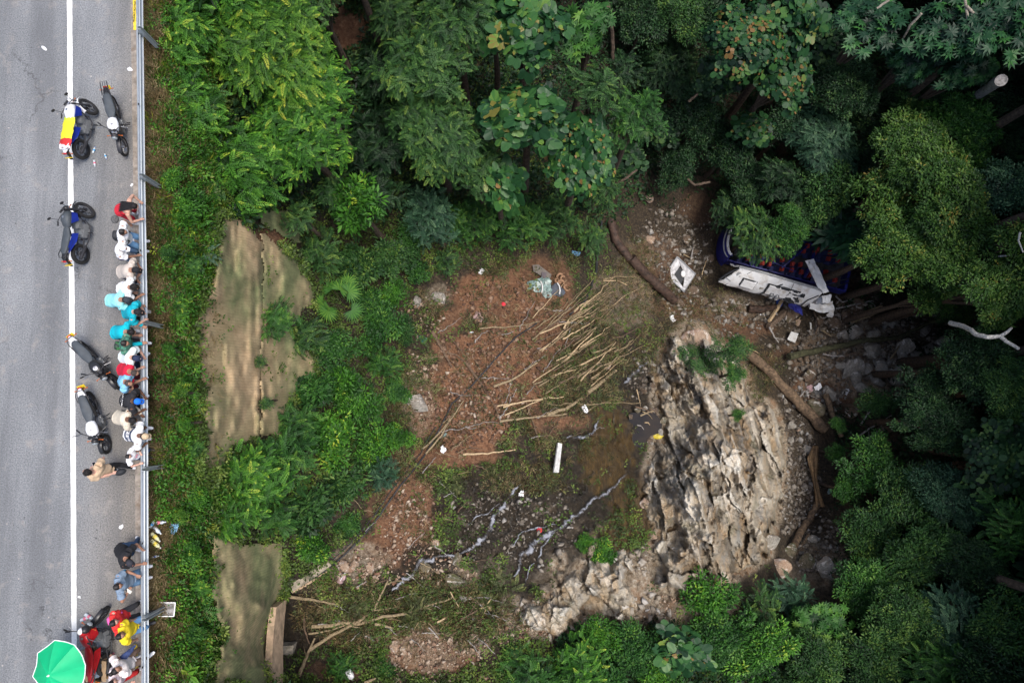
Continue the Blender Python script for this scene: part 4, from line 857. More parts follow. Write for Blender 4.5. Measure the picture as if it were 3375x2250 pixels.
TREES = [
 # left slope, feathery
 (900, 150, 235, 'A', 'yellow', -1.2, 'yellow green feathery tree top, brightest crown of the left slope'),
 (630, 390, 165, 'A', 'bright', -1.0, 'bright feathery tree spreading over the verge beside the parked motorcycles'),
 (790, 560, 175, 'A', 'bright', -2.3, 'feathery tree overhanging the top of the erosion mats'),
 (980, 470, 185, 'A', 'bright', -2.6, 'feathery tree in the middle of the big left canopy'),
 (600, 130, 130, 'A', 'bright', -.6, 'feathery bright green tree at the top left, nearest the rail'),
 (780, 20, 150, 'A', 'bright', -1.0, 'feathery crown cut by the top edge behind the yellow tree'),
 (1010, 280, 150, 'A', 'bright', -2.2, 'feathery crown on the right shoulder of the yellow green tree'),
 (1050, 20, 90, 'A', 'mid', -3.0, 'darker feathery crown at the top edge left of the red earth'),
 (1180, 680, 95, 'L', 'bright', -6, 'glossy bright shrub with a bare twig, right of the left canopy'),
 (1100, 640, 60, 'a', 'mid', -6.0, 'small crown under the lower right rim of the left canopy'),
 (1260, 480, 140, 'A', 'dark', -8.5, 'dark feathery tree in the gap between the left and middle canopies'),
 (1270, 240, 120, 'A', 'dark', -8.5, 'dark feathery tree right of the red earth patch'),
 (1240, 640, 90, 'A', 'dark', -9.5, 'dark low crown in the gully above the glossy shrub'),
 (1400, 230, 150, 'A', 'mid', -5.5, 'mid green feathery crown with yellow tips left of the broad leaved tree'),
 (1500, 90, 140, 'A', 'mid', -5.2, 'feathery crown at the top edge left of the broad leaved tree'),
 (1430, 450, 175, 'A', 'mid', -6.5, 'large feathery tree left of the lower broad leaved tree'),
 (1300, 60, 100, 'A', 'mid', -6.5, 'feathery crown at the top edge right of the red earth'),
 (1580, 560, 110, 'A', 'mid', -8.5, 'feathery crown under the broad leaves, lower end of the middle canopy'),
 (1420, 730, 100, 'A', 'blue', -10.5, 'blue green feathery shrub above the grass left of the red slope'),
 (1560, 730, 90, 'a', 'fresh', -13, 'low feathery bush between the blue green shrub and the debris pile'),
 (1700, 740, 110, 'a', 'fresh', -14, 'low green bush just above the debris pile'),
 (1830, 720, 90, 'a', 'mid', -15, 'low bush under the broad leaved tree, right of the debris pile top'),
 (1950, 790, 60, 'a', 'mid', -16, 'small bush at the foot of the dark log'),
 # broad leaved
 (1740, 120, 150, 'B', 'broad', -5.0, 'broad leaved tree with large lobed leaves at the top edge'),
 (1620, 60, 80, 'B', 'broad', -6, 'small clump of broad lobed leaves at the top left of the broad tree'),
 (1740, 400, 150, 'B', 'broad', -6.2, 'broad leaved tree with pale buds, centre of the upper canopy'),
 (1900, 520, 150, 'B', 'broad', -8.0, 'broad leaved tree with pointed lobes lower right of the budding one'),
 (1650, 610, 85, 'B', 'broad', -8.5, 'low cluster of big lobed leaves hanging above the green slope'),
 (1960, 310, 90, 'A', 'mid', -7.0, 'feathery crown between the palmate tree and the broad tree'),
 (2090, 390, 105, 'a', 'fresh', -8.5, 'small leaved rounded crown on the right rim of the middle canopy'),
 (1940, 100, 75, 'C', 'fresh', -6.5, 'palmate leaved tree with pale star leaves right of the broad tree'),
 # upper right
 (2450, 150, 150, 'b', 'broadark', -11, 'heart leaved tree with brown seed heads, upper right forest'),
 (2640, 60, 110, 'B', 'broadark', -10.5, 'lobed leaved tree with rusty bracts at the top edge'),
 (2570, 260, 120, 'b', 'broadark', -12.5, 'heart leaved crown below the rusty bract tree'),
 (2370, 260, 90, 'b', 'dark', -15, 'dim heart leaved crown left of the seed head tree'),
 (2480, 430, 65, 'b', 'broadark', -17, 'small sprig of yellow green heart leaves in deep shade'),
 (2330, 60, 100, 'd', 'dark', -15, 'dark fine leaved crown at the top edge left of the heart leaved trees'),
 (2870, 90, 110, 'C', 'star', -11, 'palmate leaved tree with star leaves at the top edge'),
 (3110, 110, 130, 'C', 'star', -10, 'tall palmate leaved tree with looping pale stems'),
 (3000, 200, 90, 'C', 'star', -12.5, 'palmate leaved crown below and left of the looping stems'),
 (3270, 90, 120, 'C', 'star', -9, 'palmate leaved tree in the top right corner'),
 (3170, 230, 90, 'C', 'star', -12, 'palmate leaved crown left of the snapped grey trunk'),
 (2770, 300, 130, 'd', 'dark', -15, 'dark fine leaved tree in the middle of the upper right forest'),
 (2700, 470, 130, 'a', 'blue', -17, 'blue green dark tree above the bus'),
 (2880, 420, 100, 'd', 'dark', -18, 'deep shaded crown between the palmate and the olive trees'),
 (2580, 600, 90, 'a', 'dark', -18.5, 'dark feathery tree standing above the front of the bus'),
 (2720, 620, 110, 'd', 'mid', -18, 'mid green tree above the palmate sapling'),
 (2480, 775, 100, 'a', 'mid', -19.5, 'feathery tree covering the front half of the bus'),
 (2590, 755, 82, 'd', 'fresh', -19, 'bright small leaved tree covering the middle of the bus'),
 (2660, 700, 75, 'd', 'mid', -19, 'small leaved crown over the far side of the bus'),
 (2400, 700, 70, 'a', 'dark', -21, 'dark bush behind the front end of the bus'),
 (2790, 770, 100, 'P', 'star', -19.5, 'sapling with very large dark palmate leaves right of the bus'),
 (3150, 420, 120, 'L', 'fresh', -15, 'glossy green tree below the snapped grey trunk'),
 (3020, 370, 90, 'L', 'mid', -16, 'yellowish glossy shrub left of the snapped trunk'),
 (2980, 500, 140, 'D', 'olive', -14, 'olive yellow crown, uppermost part of the olive group'),
 (3090, 650, 170, 'D', 'olive', -13.5, 'large olive yellow tree in the centre of the right canopy'),
 (2910, 640, 110, 'D', 'olive', -15.5, 'olive crown beside the dark gap left of the large olive tree'),
 (2920, 820, 150, 'D', 'olive', -15, 'bright olive tree overhanging the rear of the bus'),
 (3090, 870, 140, 'D', 'olive', -14.5, 'olive green tree right of the bus, above the boulders'),
 (3270, 960, 150, 'D', 'olive', -13, 'olive tree above the white barked branch'),
 (3340, 800, 70, 'D', 'olive', -12.5, 'olive crown cut by the right edge above the white branch'),
 (3310, 620, 105, 'D', 'blue', -13.5, 'blue green round crown at the right edge'),
 (3150, 1000, 90, 'd', 'mid', -18, 'mid green crown hanging over the upper boulders'),
 (2120, 80, 110, 'd', 'dark', -15, 'dark fine leaved crown at the top edge right of the upright dark trunk'),
 (2200, 230, 115, 'a', 'dark', -17, 'dark crown in the shade right of the middle canopy'),
 (2280, 380, 100, 'd', 'dark', -18, 'dark crown between the middle canopy and the heart leaved trees'),
 (2180, 420, 80, 'b', 'dark', -18.5, 'dim large leaved crown beside the rounded small leaved one'),
 (2390, 500, 100, 'd', 'dark', -19, 'dark crown above the brown bank'),
 (2230, 560, 80, 'd', 'dark', -19.5, 'dark low bush on the upper end of the brown bank'),
 (2600, 410, 100, 'd', 'dark', -17.5, 'dark crown below the heart leaved trees'),
 (2480, 610, 90, 'd', 'dark', -20, 'dark crown behind the front of the bus'),
 (2230, 60, 100, 'd', 'mid', -14.5, 'small leaved crown at the top edge left of the seed head tree'),
 (2960, 320, 90, 'd', 'dark', -17, 'dark crown under the palmate trees'),
 (3080, 290, 90, 'd', 'dark', -15.5, 'dark crown left of the snapped trunk'),
 (3300, 360, 95, 'd', 'dark', -15, 'dark crown at the right edge below the snapped trunk'),
 (3200, 550, 80, 'L', 'fresh', -15.5, 'glossy green crown hanging beside the blue green one'),
 (2740, 150, 100, 'b', 'dark', -15, 'dim heart leaved crown between the rusty and the palmate trees'),
 (2850, 540, 80, 'd', 'dark', -18, 'dark crown left of the uppermost olive one'),
 (2720, 250, 90, 'd', 'dark', -17, 'dark crown right of the heart leaved crowns'),
 (3340, 470, 80, 'd', 'dark', -15.5, 'dark crown at the right edge above the blue green one'),
 (1980, 620, 80, 'a', 'mid', -15, 'fine leaved bush right of the lower broad leaves'),
 (2050, 240, 70, 'a', 'dark', -15, 'dark feathery crown beside the upright trunk'),
 (2060, 530, 70, 'b', 'dark', -16, 'dim large leaved bush below the rounded crown'),
 (3040, 985, 60, 'D', 'olive', -16.5, 'olive crown hanging lowest over the boulders'),
 (3180, 780, 110, 'D', 'olive', -14, 'olive crown between the large olive tree and the right edge'),
 # right and lower right
 (3040, 1290, 100, 'd', 'dark', -17, 'dark crown right of the grey boulders'),
 (3190, 1200, 140, 'd', 'dark', -15, 'dark tree below the white barked branch'),
 (3320, 1290, 130, 'd', 'mid', -14, 'shaded tree at the right edge below the white branch'),
 (3080, 1400, 140, 'd', 'dark', -16, 'dark fine leaved tree in the middle of the right edge forest'),
 (3280, 1500, 150, 'b', 'dark', -14, 'dark heart leaved tree at the right edge'),
 (2870, 1530, 110, 'd', 'fresh', -18.5, 'fresh green round shrub right of the brown cloth'),
 (2970, 1640, 110, 'd', 'mid', -17, 'mid green crown below the fresh round shrub'),
 (3130, 1640, 130, 'd', 'blue', -15.5, 'blue green crown in the right forest'),
 (3320, 1730, 120, 'a', 'fresh', -13.5, 'feathery brighter tree at the right edge'),
 (2850, 1750, 110, 'd', 'mid', -17.5, 'green crown right of the lower gully'),
 (3010, 1830, 130, 'L', 'mid', -15.5, 'glossy leaved crown low in the right forest'),
 (3200, 1870, 130, 'd', 'dark', -14.5, 'dark crown between the glossy and the feathery trees'),
 (2830, 1930, 110, 'd', 'fresh', -15.5, 'green crown below the tall slab boulder'),
 (2780, 1520+90, 50, 'd', 'fresh', -19.5, 'small bright bush at the shrub edge by the cloth'),
 (2950, 2040, 140, 'd', 'mid', -14, 'mid green tree near the bottom edge, right half'),
 (3130, 2050, 130, 'a', 'blue', -13.5, 'blue green feathery tree near the bottom right corner'),
 (3290, 2060, 130, 'd', 'mid', -12.5, 'tree at the right edge above the bottom corner'),
 (3080, 2190, 120, 'a', 'fresh', -13, 'feathery fresh tree at the bottom edge right'),
 (3260, 2220, 130, 'd', 'dark', -12, 'dark crown in the bottom right corner'),
 (2850, 2170, 120, 'd', 'mid', -13.5, 'crown at the bottom edge right of the dark gap'),
 (2690, 2060, 90, 'C', 'fresh', -14.5, 'small palmate leaved shrub in the lower middle right'),
 (2680, 2170, 110, 'd', 'mid', -13.5, 'crown at the bottom edge below the palmate shrub'),
 (2600, 1960, 80, 'a', 'blue', -15.5, 'blue green ferny bush below the mossy boulders'),
 (2500, 2000, 75, 'a', 'mid', -14, 'fine leaved bush below the outcrop foot'),
 (2330, 1960, 90, 'd', 'bright', -11.5, 'bright bush at the lower end of the outcrop'),
 (2480, 2130, 130, 'd', 'bright', -11.5, 'bright green shrub at the bottom edge, right of the broad leaf vine'),
 (2360, 2100, 110, 'd', 'fresh', -11.5, 'green shrub right of the broad leaf vine'),
 (2240, 2140, 85, 'B', 'broad', -9.5, 'vine with large round lobed leaves at the bottom centre', 'shrub'),
 (2100, 2130, 100, 'd', 'fresh', -10, 'green shrub left of the broad leaf vine'),
 (1990, 2090, 70, 'd', 'bright', -10, 'bright yellow tipped bush left of the broad leaf vine'),
 (1900, 2190, 110, 'a', 'bright', -9, 'bright leafy shrub at the bottom edge, centre left'),
 (1740, 2210, 90, 'a', 'fresh', -9, 'low shrub at the bottom edge below the rubble'),
 (1990, 2230, 90, 'd', 'fresh', -9.5, 'shrub cut by the bottom edge below the bright bush'),
 (2170, 2240, 80, 'd', 'bright', -10, 'shrub cut by the bottom edge under the vine'),
 (1990, 1830, 55, 'd', 'bright', -11.5, 'low green patch of bush on the rocks right of the streams', 'shrub'),
 (1930, 1790, 35, 'd', 'bright', -11.5, 'tiny bush on the orange rock right of the streams', 'shrub'),
 # cut slope shrubs
 (830, 1600, 135, 'A', 'bright', -2.7, 'feathery bright shrub growing over the lower erosion mat', 'shrub'),
 (940, 1530, 110, 'A', 'fresh', -4, 'feathery shrub right of the bright one on the mat', 'shrub'),
 (760, 1700, 75, 'A', 'bright', -2.2, 'feathery shrub drooping above the lower green mat', 'shrub'),
 (900, 1700, 85, 'A', 'fresh', -4.5, 'feathery shrub above the tan end of the lower mat', 'shrub'),
 (1010, 1680, 90, 'L', 'mid', -6.5, 'dark leafy shrub above the wing wall', 'shrub'),
 (1040, 1800, 60, 'D', 'bright', -7, 'round leaved pale shrub beside the wing wall', 'shrub'),
 (1130, 1600, 80, 'L', 'mid', -8, 'willow leaved shrub left of the black pipe', 'shrub'),
 (1270, 1560, 55, 'A', 'blue', -8.5, 'silvery feathery plant at the black pipe', 'shrub'),
 (1090, 1440, 100, 'd', 'bright', -7.5, 'yellow green shrub in the middle of the cut slope', 'shrub'),
 (980, 1400, 80, 'a', 'fresh', -6, 'shrub at the lower end of the right mat', 'shrub'),
 (1180, 1330, 90, 'd', 'bright', -9, 'green shrub between the mats and the red slope', 'shrub'),
 (1030, 1290, 70, 'L', 'fresh', -7.5, 'leafy shrub at the torn edge of the right mat', 'shrub'),
 (1240, 1460, 70, 'D', 'bright', -9, 'yellowish shrub left of the cane fan foot', 'shrub'),
 (920, 1060, 70, 'a', 'fresh', -5, 'thin leaved shrub growing on the right mat', 'shrub'),
 (1010, 1110, 75, 'a', 'mid', -7, 'thin grey green shrub on the right mat below the fan palm', 'shrub'),
 (1100, 1150, 80, 'd', 'fresh', -8.5, 'shrub under the fan palm', 'shrub'),
 (1060, 840, 80, 'a', 'mid', -7.5, 'fine leaved shrub above the fan palm', 'shrub'),
 (1180, 880, 80, 'L', 'mid', -9.5, 'long leaved shrub right of the fan palm top', 'shrub'),
 (1290, 860, 80, 'd', 'mid', -11, 'green shrub between the palm and the red slope', 'shrub'),
 (1260, 1080, 80, 'd', 'fresh', -10.5, 'mound of small leaves right of the fan palm', 'shrub'),
 (990, 720, 60, 'A', 'mid', -5.5, 'feathery shrub beside the dark green mat corner', 'shrub'),
 (620, 700, 85, 'd', 'bright', -.5, 'round verge shrub above the mats', 'shrub'),
 (690, 640, 55, 'a', 'fresh', -1.8, 'fine shrub under the big canopy at the verge', 'shrub'),
 (600, 1290, 30, 'D', 'yellow', -.3, 'yellowish leafy weed clump on the verge left of the mats', 'shrub'),
 (590, 1010, 38, 'a', 'bright', -.3, 'feathery weed clump on the verge below the round verge shrub', 'shrub'),
 (640, 1480, 34, 'a', 'fresh', -.8, 'feathery weed clump beside the lower end of the left mat', 'shrub'),
 (610, 1400, 26, 'D', 'bright', -.3, 'small bright clump on the verge by the man with the phone', 'shrub'),
 (650, 1640, 40, 'D', 'bright', -.9, 'leafy clump on the verge left of the bright shrub', 'shrub'),
 (640, 1820, 36, 'L', 'bright', -.8, 'large leaved bright clump beside the lower green mat', 'shrub'),
 (660, 1930, 42, 'a', 'bright', -.9, 'feathery bright clump between verge and lower mat', 'shrub'),
 (600, 1700, 28, 'D', 'yellow', -.3, 'yellow green clump right of the blue bag', 'shrub'),
 (640, 2080, 36, 'L', 'fresh', -.9, 'large leaved clump right of the torn cardboard', 'shrub'),
 (560, 840, 32, 'D', 'fresh', -.1, 'green clump on the verge right of the person in aqua', 'shrub'),
 (570, 590, 40, 'D', 'bright', -.1, 'bright clump under the feathery tree near the second rail post', 'shrub'),
 (640, 880, 40, 'a', 'fresh', -.8, 'feathery clump touching the left mat', 'shrub'),
 (560, 1150, 24, 'D', 'bright', -.1, 'small clump right of the bright turquoise top', 'shrub'),
 (1130, 1260, 60, 'L', 'bright', -8.6, 'glossy bush between the right mat and the yellow green shrub', 'shrub'),
 (880, 1330+0, 26, 'a', 'mid', -4.6, 'dry grey tuft in the middle of the mats', 'shrub'),
 (860, 1190, 22, 'a', 'mid', -4.4, 'small grey weed on the seam of the mats', 'shrub'),
 (1350, 790, 60, 'd', 'fresh', -12, 'small leaved bush left of the low feathery bush', 'shrub'),
 (1300, 970, 55, 'd', 'bright', -11.3, 'yellow green bush at the top left rim of the slide scar', 'shrub'),
 (1210, 1000, 55, 'L', 'fresh', -10.6, 'glossy bush right of the fan palm', 'shrub'),
 (1340, 1090, 48, 'd', 'mid', -11.5, 'dull green bush at the left rim of the slide scar', 'shrub'),
 (1270, 1200, 60, 'a', 'fresh', -10.6, 'fine bush left of the half buried rock', 'shrub'),
 (1310, 1290, 45, 'd', 'fresh', -10.8, 'low bush below the half buried rock', 'shrub'),
 (1310, 1440, 50, 'd', 'bright', -10.3, 'bright bush beside the crossing of canes and hose', 'shrub'),
 (1200, 1520, 55, 'a', 'fresh', -9.3, 'fine bush above the silvery plant', 'shrub'),
 (1140, 1730, 50, 'd', 'fresh', -8.8, 'low bush beside the upper end of the wing wall', 'shrub'),
 (1470, 860, 48, 'a', 'mid', -13.5, 'low bush above the red slope rim', 'shrub'),
 (1380, 900, 42, 'L', 'fresh', -12.5, 'glossy low bush left of the red slope top', 'shrub'),
 (1650, 1945, 85, 'a', 'litter', -10.6, 'wide dark scrub below the second stream', 'shrub'),
 (1600, 1990, 60, 'a', 'litter', -10.2, 'dark scrub beside the withered pale plant', 'shrub'),
 (1370, 2010, 55, 'a', 'litter', -9.7, 'olive scrub under the crossing poles', 'shrub'),
 (1180, 1990, 55, 'a', 'litter', -9.4, 'olive scrub right of the culvert pit', 'shrub'),
 (1130, 2190, 50, 'a', 'fresh', -8.8, 'green scrub left of the white jerrycan', 'shrub'),
 (1260, 2200, 45, 'd', 'fresh', -9.2, 'small bush right of the white jerrycan', 'shrub'),
 (1610, 1560, 38, 'a', 'litter', -11.6, 'dark scrub above the left stream head', 'shrub'),
 (1500, 1600, 38, 'a', 'litter', -10.9, 'dull scrub left of the left stream head', 'shrub'),
 (2420, 1150, 55, 'd', 'mid', -16.5, 'dark green bush on the right of the rock top', 'shrub'),
 (2420, 1230, 35, 'd', 'fresh', -16.5, 'narrow bush in a crack of the outcrop', 'shrub'),
 (2430, 1365, 22, 'd', 'fresh', -16, 'tiny fern tuft in the middle of the outcrop', 'shrub'),
 (2750, 1490, 35, 'd', 'fresh', -21, 'small bush above the brown cloth', 'shrub'),
 (2760, 1400, 28, 'd', 'fresh', -21.5, 'small bright weed at the end of the big log', 'shrub'),
 (2880, 1330, 60, 'd', 'mid', -20, 'bush at the left end of the right hand forest', 'shrub'),
]
for row in TREES:
    u, v, rp, kd, lf, zt, lab = row[:7]; cat = row[7] if len(row) > 7 else 'tree'
    tree(u, v, rp, kd, lf, zt, lab, cat, name={'tree': 'tree', 'shrub': 'shrub'}[cat])
# unseen trees added beyond the frame to shade the ravine
for i, (u, v, rp, z) in enumerate([(3720, 150, 220, -6), (3720, 600, 220, -6), (3740, 1100, 220, -7), (3720, 1600, 220, -7), (3700, 2050, 200, -6), (2300, -230, 170, -12), (2700, -260, 180, -11), (3100, -250, 180, -10), (1500, -150, 170, -4), (1150, -150, 160, -2)]):
    tree(u, v, rp, 'd', 'dark', z, 'unseen dark crown added outside the frame for shade', 'tree', 'added shade trees around the frame')
# fan palms, ferns, single big plants
def plant(u, v, h, Tms, n, spread, leaf, label, cat='plant', name='plant', stalk=0.3, sc=1.0, seed=0):
    r = random.Random(int(u+v)); base = gp(u, v, 0); root = thing(name, label, cat, tuple(base))
    for i in range(n):
        a = 6.28*i/n+r.uniform(-.5, .5); q = spread*(r.uniform(.35, 1) if n > 1 else 0); e = Vector((q*math.cos(a), q*math.sin(a), h*r.uniform(.8, 1.1)))
        Vt, Tt, Ot = Tms[i % len(Tms)]; d = Vector((math.cos(a), math.sin(a), -.1)); z = Vector((.5*math.cos(a), .5*math.sin(a), 1)).normalized(); x = (d-z*d.dot(z)).normalized(); y = z.cross(x)
        M = np.array([[x[k], y[k], z[k]] for k in range(3)]); s = sc*r.uniform(.85, 1.15)
        me = npmesh('foliage' if n == 1 else 'leaf', (Vt*s) @ M.T+np.array(e), Tt, np.clip(.58+Ot+r.uniform(-.12, .2), .02, .98)); lf_ = link('foliage' if n == 1 else 'leaf', me, LM[leaf], root, sharp=0)
        MB().tube([(0, 0, 0), e*.55+Vector((0, 0, h*.12)), e], [.02, .014, .008], 5).obj('stalk', BARK, lf_)
    return root
FAN = [fan(.62)]
plant(1150, 1015, 2.6, FAN, 8, .9, 'fresh', 'fan palm with seven round pleated leaves beside the right mat', 'palm', 'fan_palm')
plant(1230, 1390, 1.2, FAN, 4, .5, 'fresh', 'small fan palm in the yellow green shrubs of the cut slope', 'palm', 'fan_palm', sc=.7)
FERN = [fern(.75, 1)]
for (u, v, s, lf, lab) in [(1080, 880, 1.0, 'fresh', 'fern with long fronds above the fan palm'), (690, 1990, .8, 'fresh', 'fern at the verge beside the lower mat'), (640, 1300, .6, 'bright', 'grassy fern on the verge left of the mats'), (3280, 1330, 1.3, 'fresh', 'bright fern at the right edge'), (2640, 2180, 1.2, 'fresh', 'bright yellow green fern at the bottom edge'), (3020, 1770, 1.1, 'fresh', 'light green fern in the lower right forest'), (1250, 1330, .8, 'bright', 'fern near the small fan palm'), (2450, 2010, 1, 'star', 'broad starry weed below the outcrop')]:
    plant(u, v, .5, FERN, 1, .0, lf, lab, 'fern', 'fern', sc=s)
plant(640, 2205, .5, [tuft(16, .4, .15, .15, 3)], 1, 0, 'bright', 'big leaved weed at the bottom of the verge', 'plant', 'plant')
plant(690, 840, .5, [tuft(9, .45, .13, .08, 4)], 1, 0, 'blue', 'weed with long pale leaves at the left edge of the mats', 'plant', 'plant')
plant(1605, 1990, .3, [tuft(10, .35, .07, .1, 5)], 1, 0, 'straw', 'withered pale plant on the bank below the streams', 'plant', 'plant', sc=1)
# ground cover
def cover(name, label, tms, leaf, n, fn, seed, sc=(.7, 1.3), lift=0.03, t0=.45, ts=.15, bylift=0.0, kind='stuff', box=(430, 3480, -60, 2330)):
    r = np.random.RandomState(seed); uv = scatter(n, fn, seed, box); n = len(uv); zz = zg(uv[:, 0], uv[:, 1])
    lf = lift+bylift*r.rand(n)**2; pos = atn(uv[:, 0], uv[:, 1], zz+lf)
    patch = fbm(uv[:, 0]/45, uv[:, 1]/45, 3, seed)
    VV = []; TT = []; FF = []; kk = 0; ty = r.randint(0, len(tms), n)
    for j, (Vt, Tt, Ot) in enumerate(tms):
        w = ty == j; m_ = w.sum(); a = r.uniform(0, 6.28, m_); up = np.tile([0, 0, 1.], (m_, 1)); out = np.stack([np.cos(a), np.sin(a), 0*a], -1)
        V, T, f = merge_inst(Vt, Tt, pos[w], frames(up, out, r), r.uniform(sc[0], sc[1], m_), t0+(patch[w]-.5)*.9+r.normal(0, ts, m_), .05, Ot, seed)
        VV.append(V); TT.append(T+kk); FF.append(f); kk += len(V)
    me = npmesh(name, np.concatenate(VV), np.concatenate(TT), np.clip(np.concatenate(FF), .02, .98))
    return tag(link(name, me, LM[leaf], sharp=0), label, 'ground cover', kind=kind)
def f_forest(u, v):
    m, rk, wt = vegmask(u, v); return m*smooth(700, 820, u)*np.maximum(np.maximum(1-smooth(640, 760, v+(u < 1300)*0), smooth(2700, 2900, u)), smooth(2000, 2100, v)*smooth(1750, 1900, u))
def f_lit(u, v):
    m, rk, wt = vegmask(u, v); return m*smooth(640, 760, u)*(1-smooth(1900, 2300, u-(v-1100)*.35))
def vb(u, v):
    return crvn(u, v)
def railu(v): return np.interp(v, [p[1] for p in EDGE], [p[0] for p in EDGE])+32
def clear(u, v): return np.prod([smooth(.7, 1.15, np.hypot((u-a)/b, (v-c)/e)) for a, b, c, e in ((535, 52, 1755, 52), (549, 34, 2005, 34), (566, 28, 2080, 30), (514, 18, 1832, 14))], axis=0)
def f_verge(u, v):
    d = u-railu(v); nz = fbm(u/70, v/70, 3, 44)
    m = clear(u, v)*smooth(2, 12, d)*(1-smooth(180, 290, d)); m *= 0.12+.88*smooth(25, 110, d+(nz-.5)*150)
    for k in 'abc': m = m*(1-.96*smooth(-20, 5, sdist(u, v, MATS[k])))
    return m
def f_dry(u, v):
    d = u-railu(v); nz = fbm(u/60, v/60, 3, 46); return (.25+.75*clear(u, v))*smooth(0, 6, d)*(1-smooth(60, 150, d+(nz-.5)*120))*smooth(.3, .42, nz)+.3*smooth(0, 6, d)*(1-smooth(150, 260, d))
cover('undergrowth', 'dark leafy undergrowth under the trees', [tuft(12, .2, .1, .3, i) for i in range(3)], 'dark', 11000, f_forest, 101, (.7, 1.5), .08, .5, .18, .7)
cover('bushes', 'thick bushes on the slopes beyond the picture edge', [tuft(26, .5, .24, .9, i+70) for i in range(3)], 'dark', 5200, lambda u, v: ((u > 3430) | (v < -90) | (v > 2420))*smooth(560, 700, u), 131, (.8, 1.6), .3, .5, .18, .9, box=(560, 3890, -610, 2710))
cover('weeds', 'green weeds and creepers on the slope', [tuft(12, .1, .055, .16, i+5) for i in range(3)], 'fresh2', 11000, f_lit, 102, (.7, 1.5), .05, .55, .18, .3)
cover('verge_plants', 'leafy weeds on the grass verge beside the rail', [tuft(14, .075, .04, .13, i+9) for i in range(3)], 'bright', 4600, f_verge, 103, (.7, 1.5), .03, .5, .15, .25)
cover('verge_grass', 'green grass on the verge', [grass(14, .28, .016, i) for i in range(3)], 'yellow', 8500, f_verge, 104, (.7, 1.4), 0, .5, .15)
cover('dry_grass', 'dry straw coloured grass along the rail', [grass(14, .26, .012, i+4) for i in range(3)], 'straw', 10500, f_dry, 105, (.7, 1.4), 0, .5, .2)
def f_edge(u, v):
    d = np.full(u.shape, -1e9)
    for k in 'abc': d = np.maximum(d, sdist(u, v, MATS[k]))
    d = np.where((np.abs(u-861) < 30) & (v > 760) & (v < 1430), 99, np.abs(d+6))
    return (1-smooth(4, 20, d))*smooth(.42, .6, fbm(u/40, v/40, 3, 88))+(.03*smooth(.5, .6, fbm(u/30, v/30, 3, 89)))*(sdist(u, v, MATS['b']) > 0)
cover('mat_weeds', 'weeds growing through the torn edges of the erosion blankets', [tuft(12, .1, .05, .16, i+60) for i in range(3)], 'fresh2', 1000, f_edge, 121, (.7, 1.5), .3, .6, .18, .25)
def f_litter(u, v):
    return blobs(u, v, [(1760, 1180, 330, 300, 1), (1350, 1450, 120, 300, .6), (1350, 2030, 300, 110, 1), (1100, 2000, 130, 90, .7), (2230, 1080, 200, 180, .7), (1700, 1560, 150, 60, .7), (2080, 950, 100, 150, .8), (2480, 1220, 90, 90, .7), (1560, 2010, 180, 90, .7)], fbm(u/50, v/50, 3, 48))*(sdist(u, v, ROCK_OUT) < 10)*(1-.85*smooth(.3, .7, masks(u, v)[0]))
cover('leaf_litter', 'small wilted leaves and twigs among the broken canes', [tuft(9, .12, .035, .2, i+20) for i in range(3)], 'litter', 3600, f_litter, 106, (.7, 1.4), .05, .55, .2, .25)
cover('dry_twigs', 'dry straw and twigs on the bare ground', [grass(7, .3, .01, i+30) for i in range(3)], 'straw', 5000, f_litter, 107, (.7, 1.5), .03, .3, .25, .1)
def f_top(u, v): return blobs(u, v, [(2330, 1190, 75, 45, 1), (2290, 1160, 60, 35, 1), (2380, 1150, 40, 50, .9), (2410, 1250, 18, 50, .7)], fbm(u/30, v/30, 3, 50))
uv = scatter(900, f_top, 108); _r = np.random.RandomState(5); zz = np.array([rockz(a, b) for a, b in uv]); Vt, Tt, Ot = tuft(12, .13, .05, .2, 50)
V, T, f = merge_inst(Vt, Tt, atn(uv[:, 0], uv[:, 1], zz+.1), randrot(len(uv), _r, .5), _r.uniform(.7, 1.4, len(uv)), .5+_r.normal(0, .15, len(uv)), .05, Ot)
tag(link('rock_weeds', npmesh('rock_weeds', V, T, np.clip(f, 0, 1)), LM['mid'], sharp=0), 'weeds growing on top of the outcrop', 'ground cover', kind='stuff')
# ------------------------------------------------------------------ logs, branches, canes, hoses
WPALE = mat('split_wood', (0.46, 0.34, 0.2), 0.8, var=0.25, scale=14)
WTAN = mat('cane', (0.25, 0.19, 0.11), 0.75, var=0.3, scale=10)
WBR = mat('branch_bark', (0.13, 0.085, 0.055), 0.9, var=0.4, scale=10, bmp=0.01)
WLOG = mat('wet_log', (0.055, 0.032, 0.022), 0.75, var=0.5, scale=5, bmp=0.03)
WLOG2 = mat('old_log', (0.14, 0.095, 0.058), 0.9, var=0.5, scale=6, bmp=0.03, dirt=(0.07, 0.045, 0.03))
WBIR = mat('birch_bark', (0.5, 0.48, 0.43), 0.8, var=0.3, scale=12, dirt=(0.1, 0.1, 0.09))
WGREY = mat('grey_bark', (0.33, 0.31, 0.29), 0.9, var=0.35, scale=9, bmp=0.03, dirt=(0.09, 0.08, 0.08))
HOSE = mat('black_hose', (0.03, 0.032, 0.035), 0.5)
def pline(pts, h=0.12, n=5, jit=0.0, zs=None, seed=0):
    r = random.Random(seed+int(pts[0][0])); P = []
    if zs is None: W0 = [gp(u, v, h) for u, v in pts]
    else: W0 = [at(u, v, z) for (u, v), z in zip(pts, zs)]
    for a, b in zip(W0[:-1], W0[1:]):
        L = (b-a).length
        for k in range(n): P.append(a.lerp(b, k/n)+Vector((r.gauss(0, 1), r.gauss(0, 1), r.gauss(0, .5)))*jit*L)
    return P+[W0[-1]]
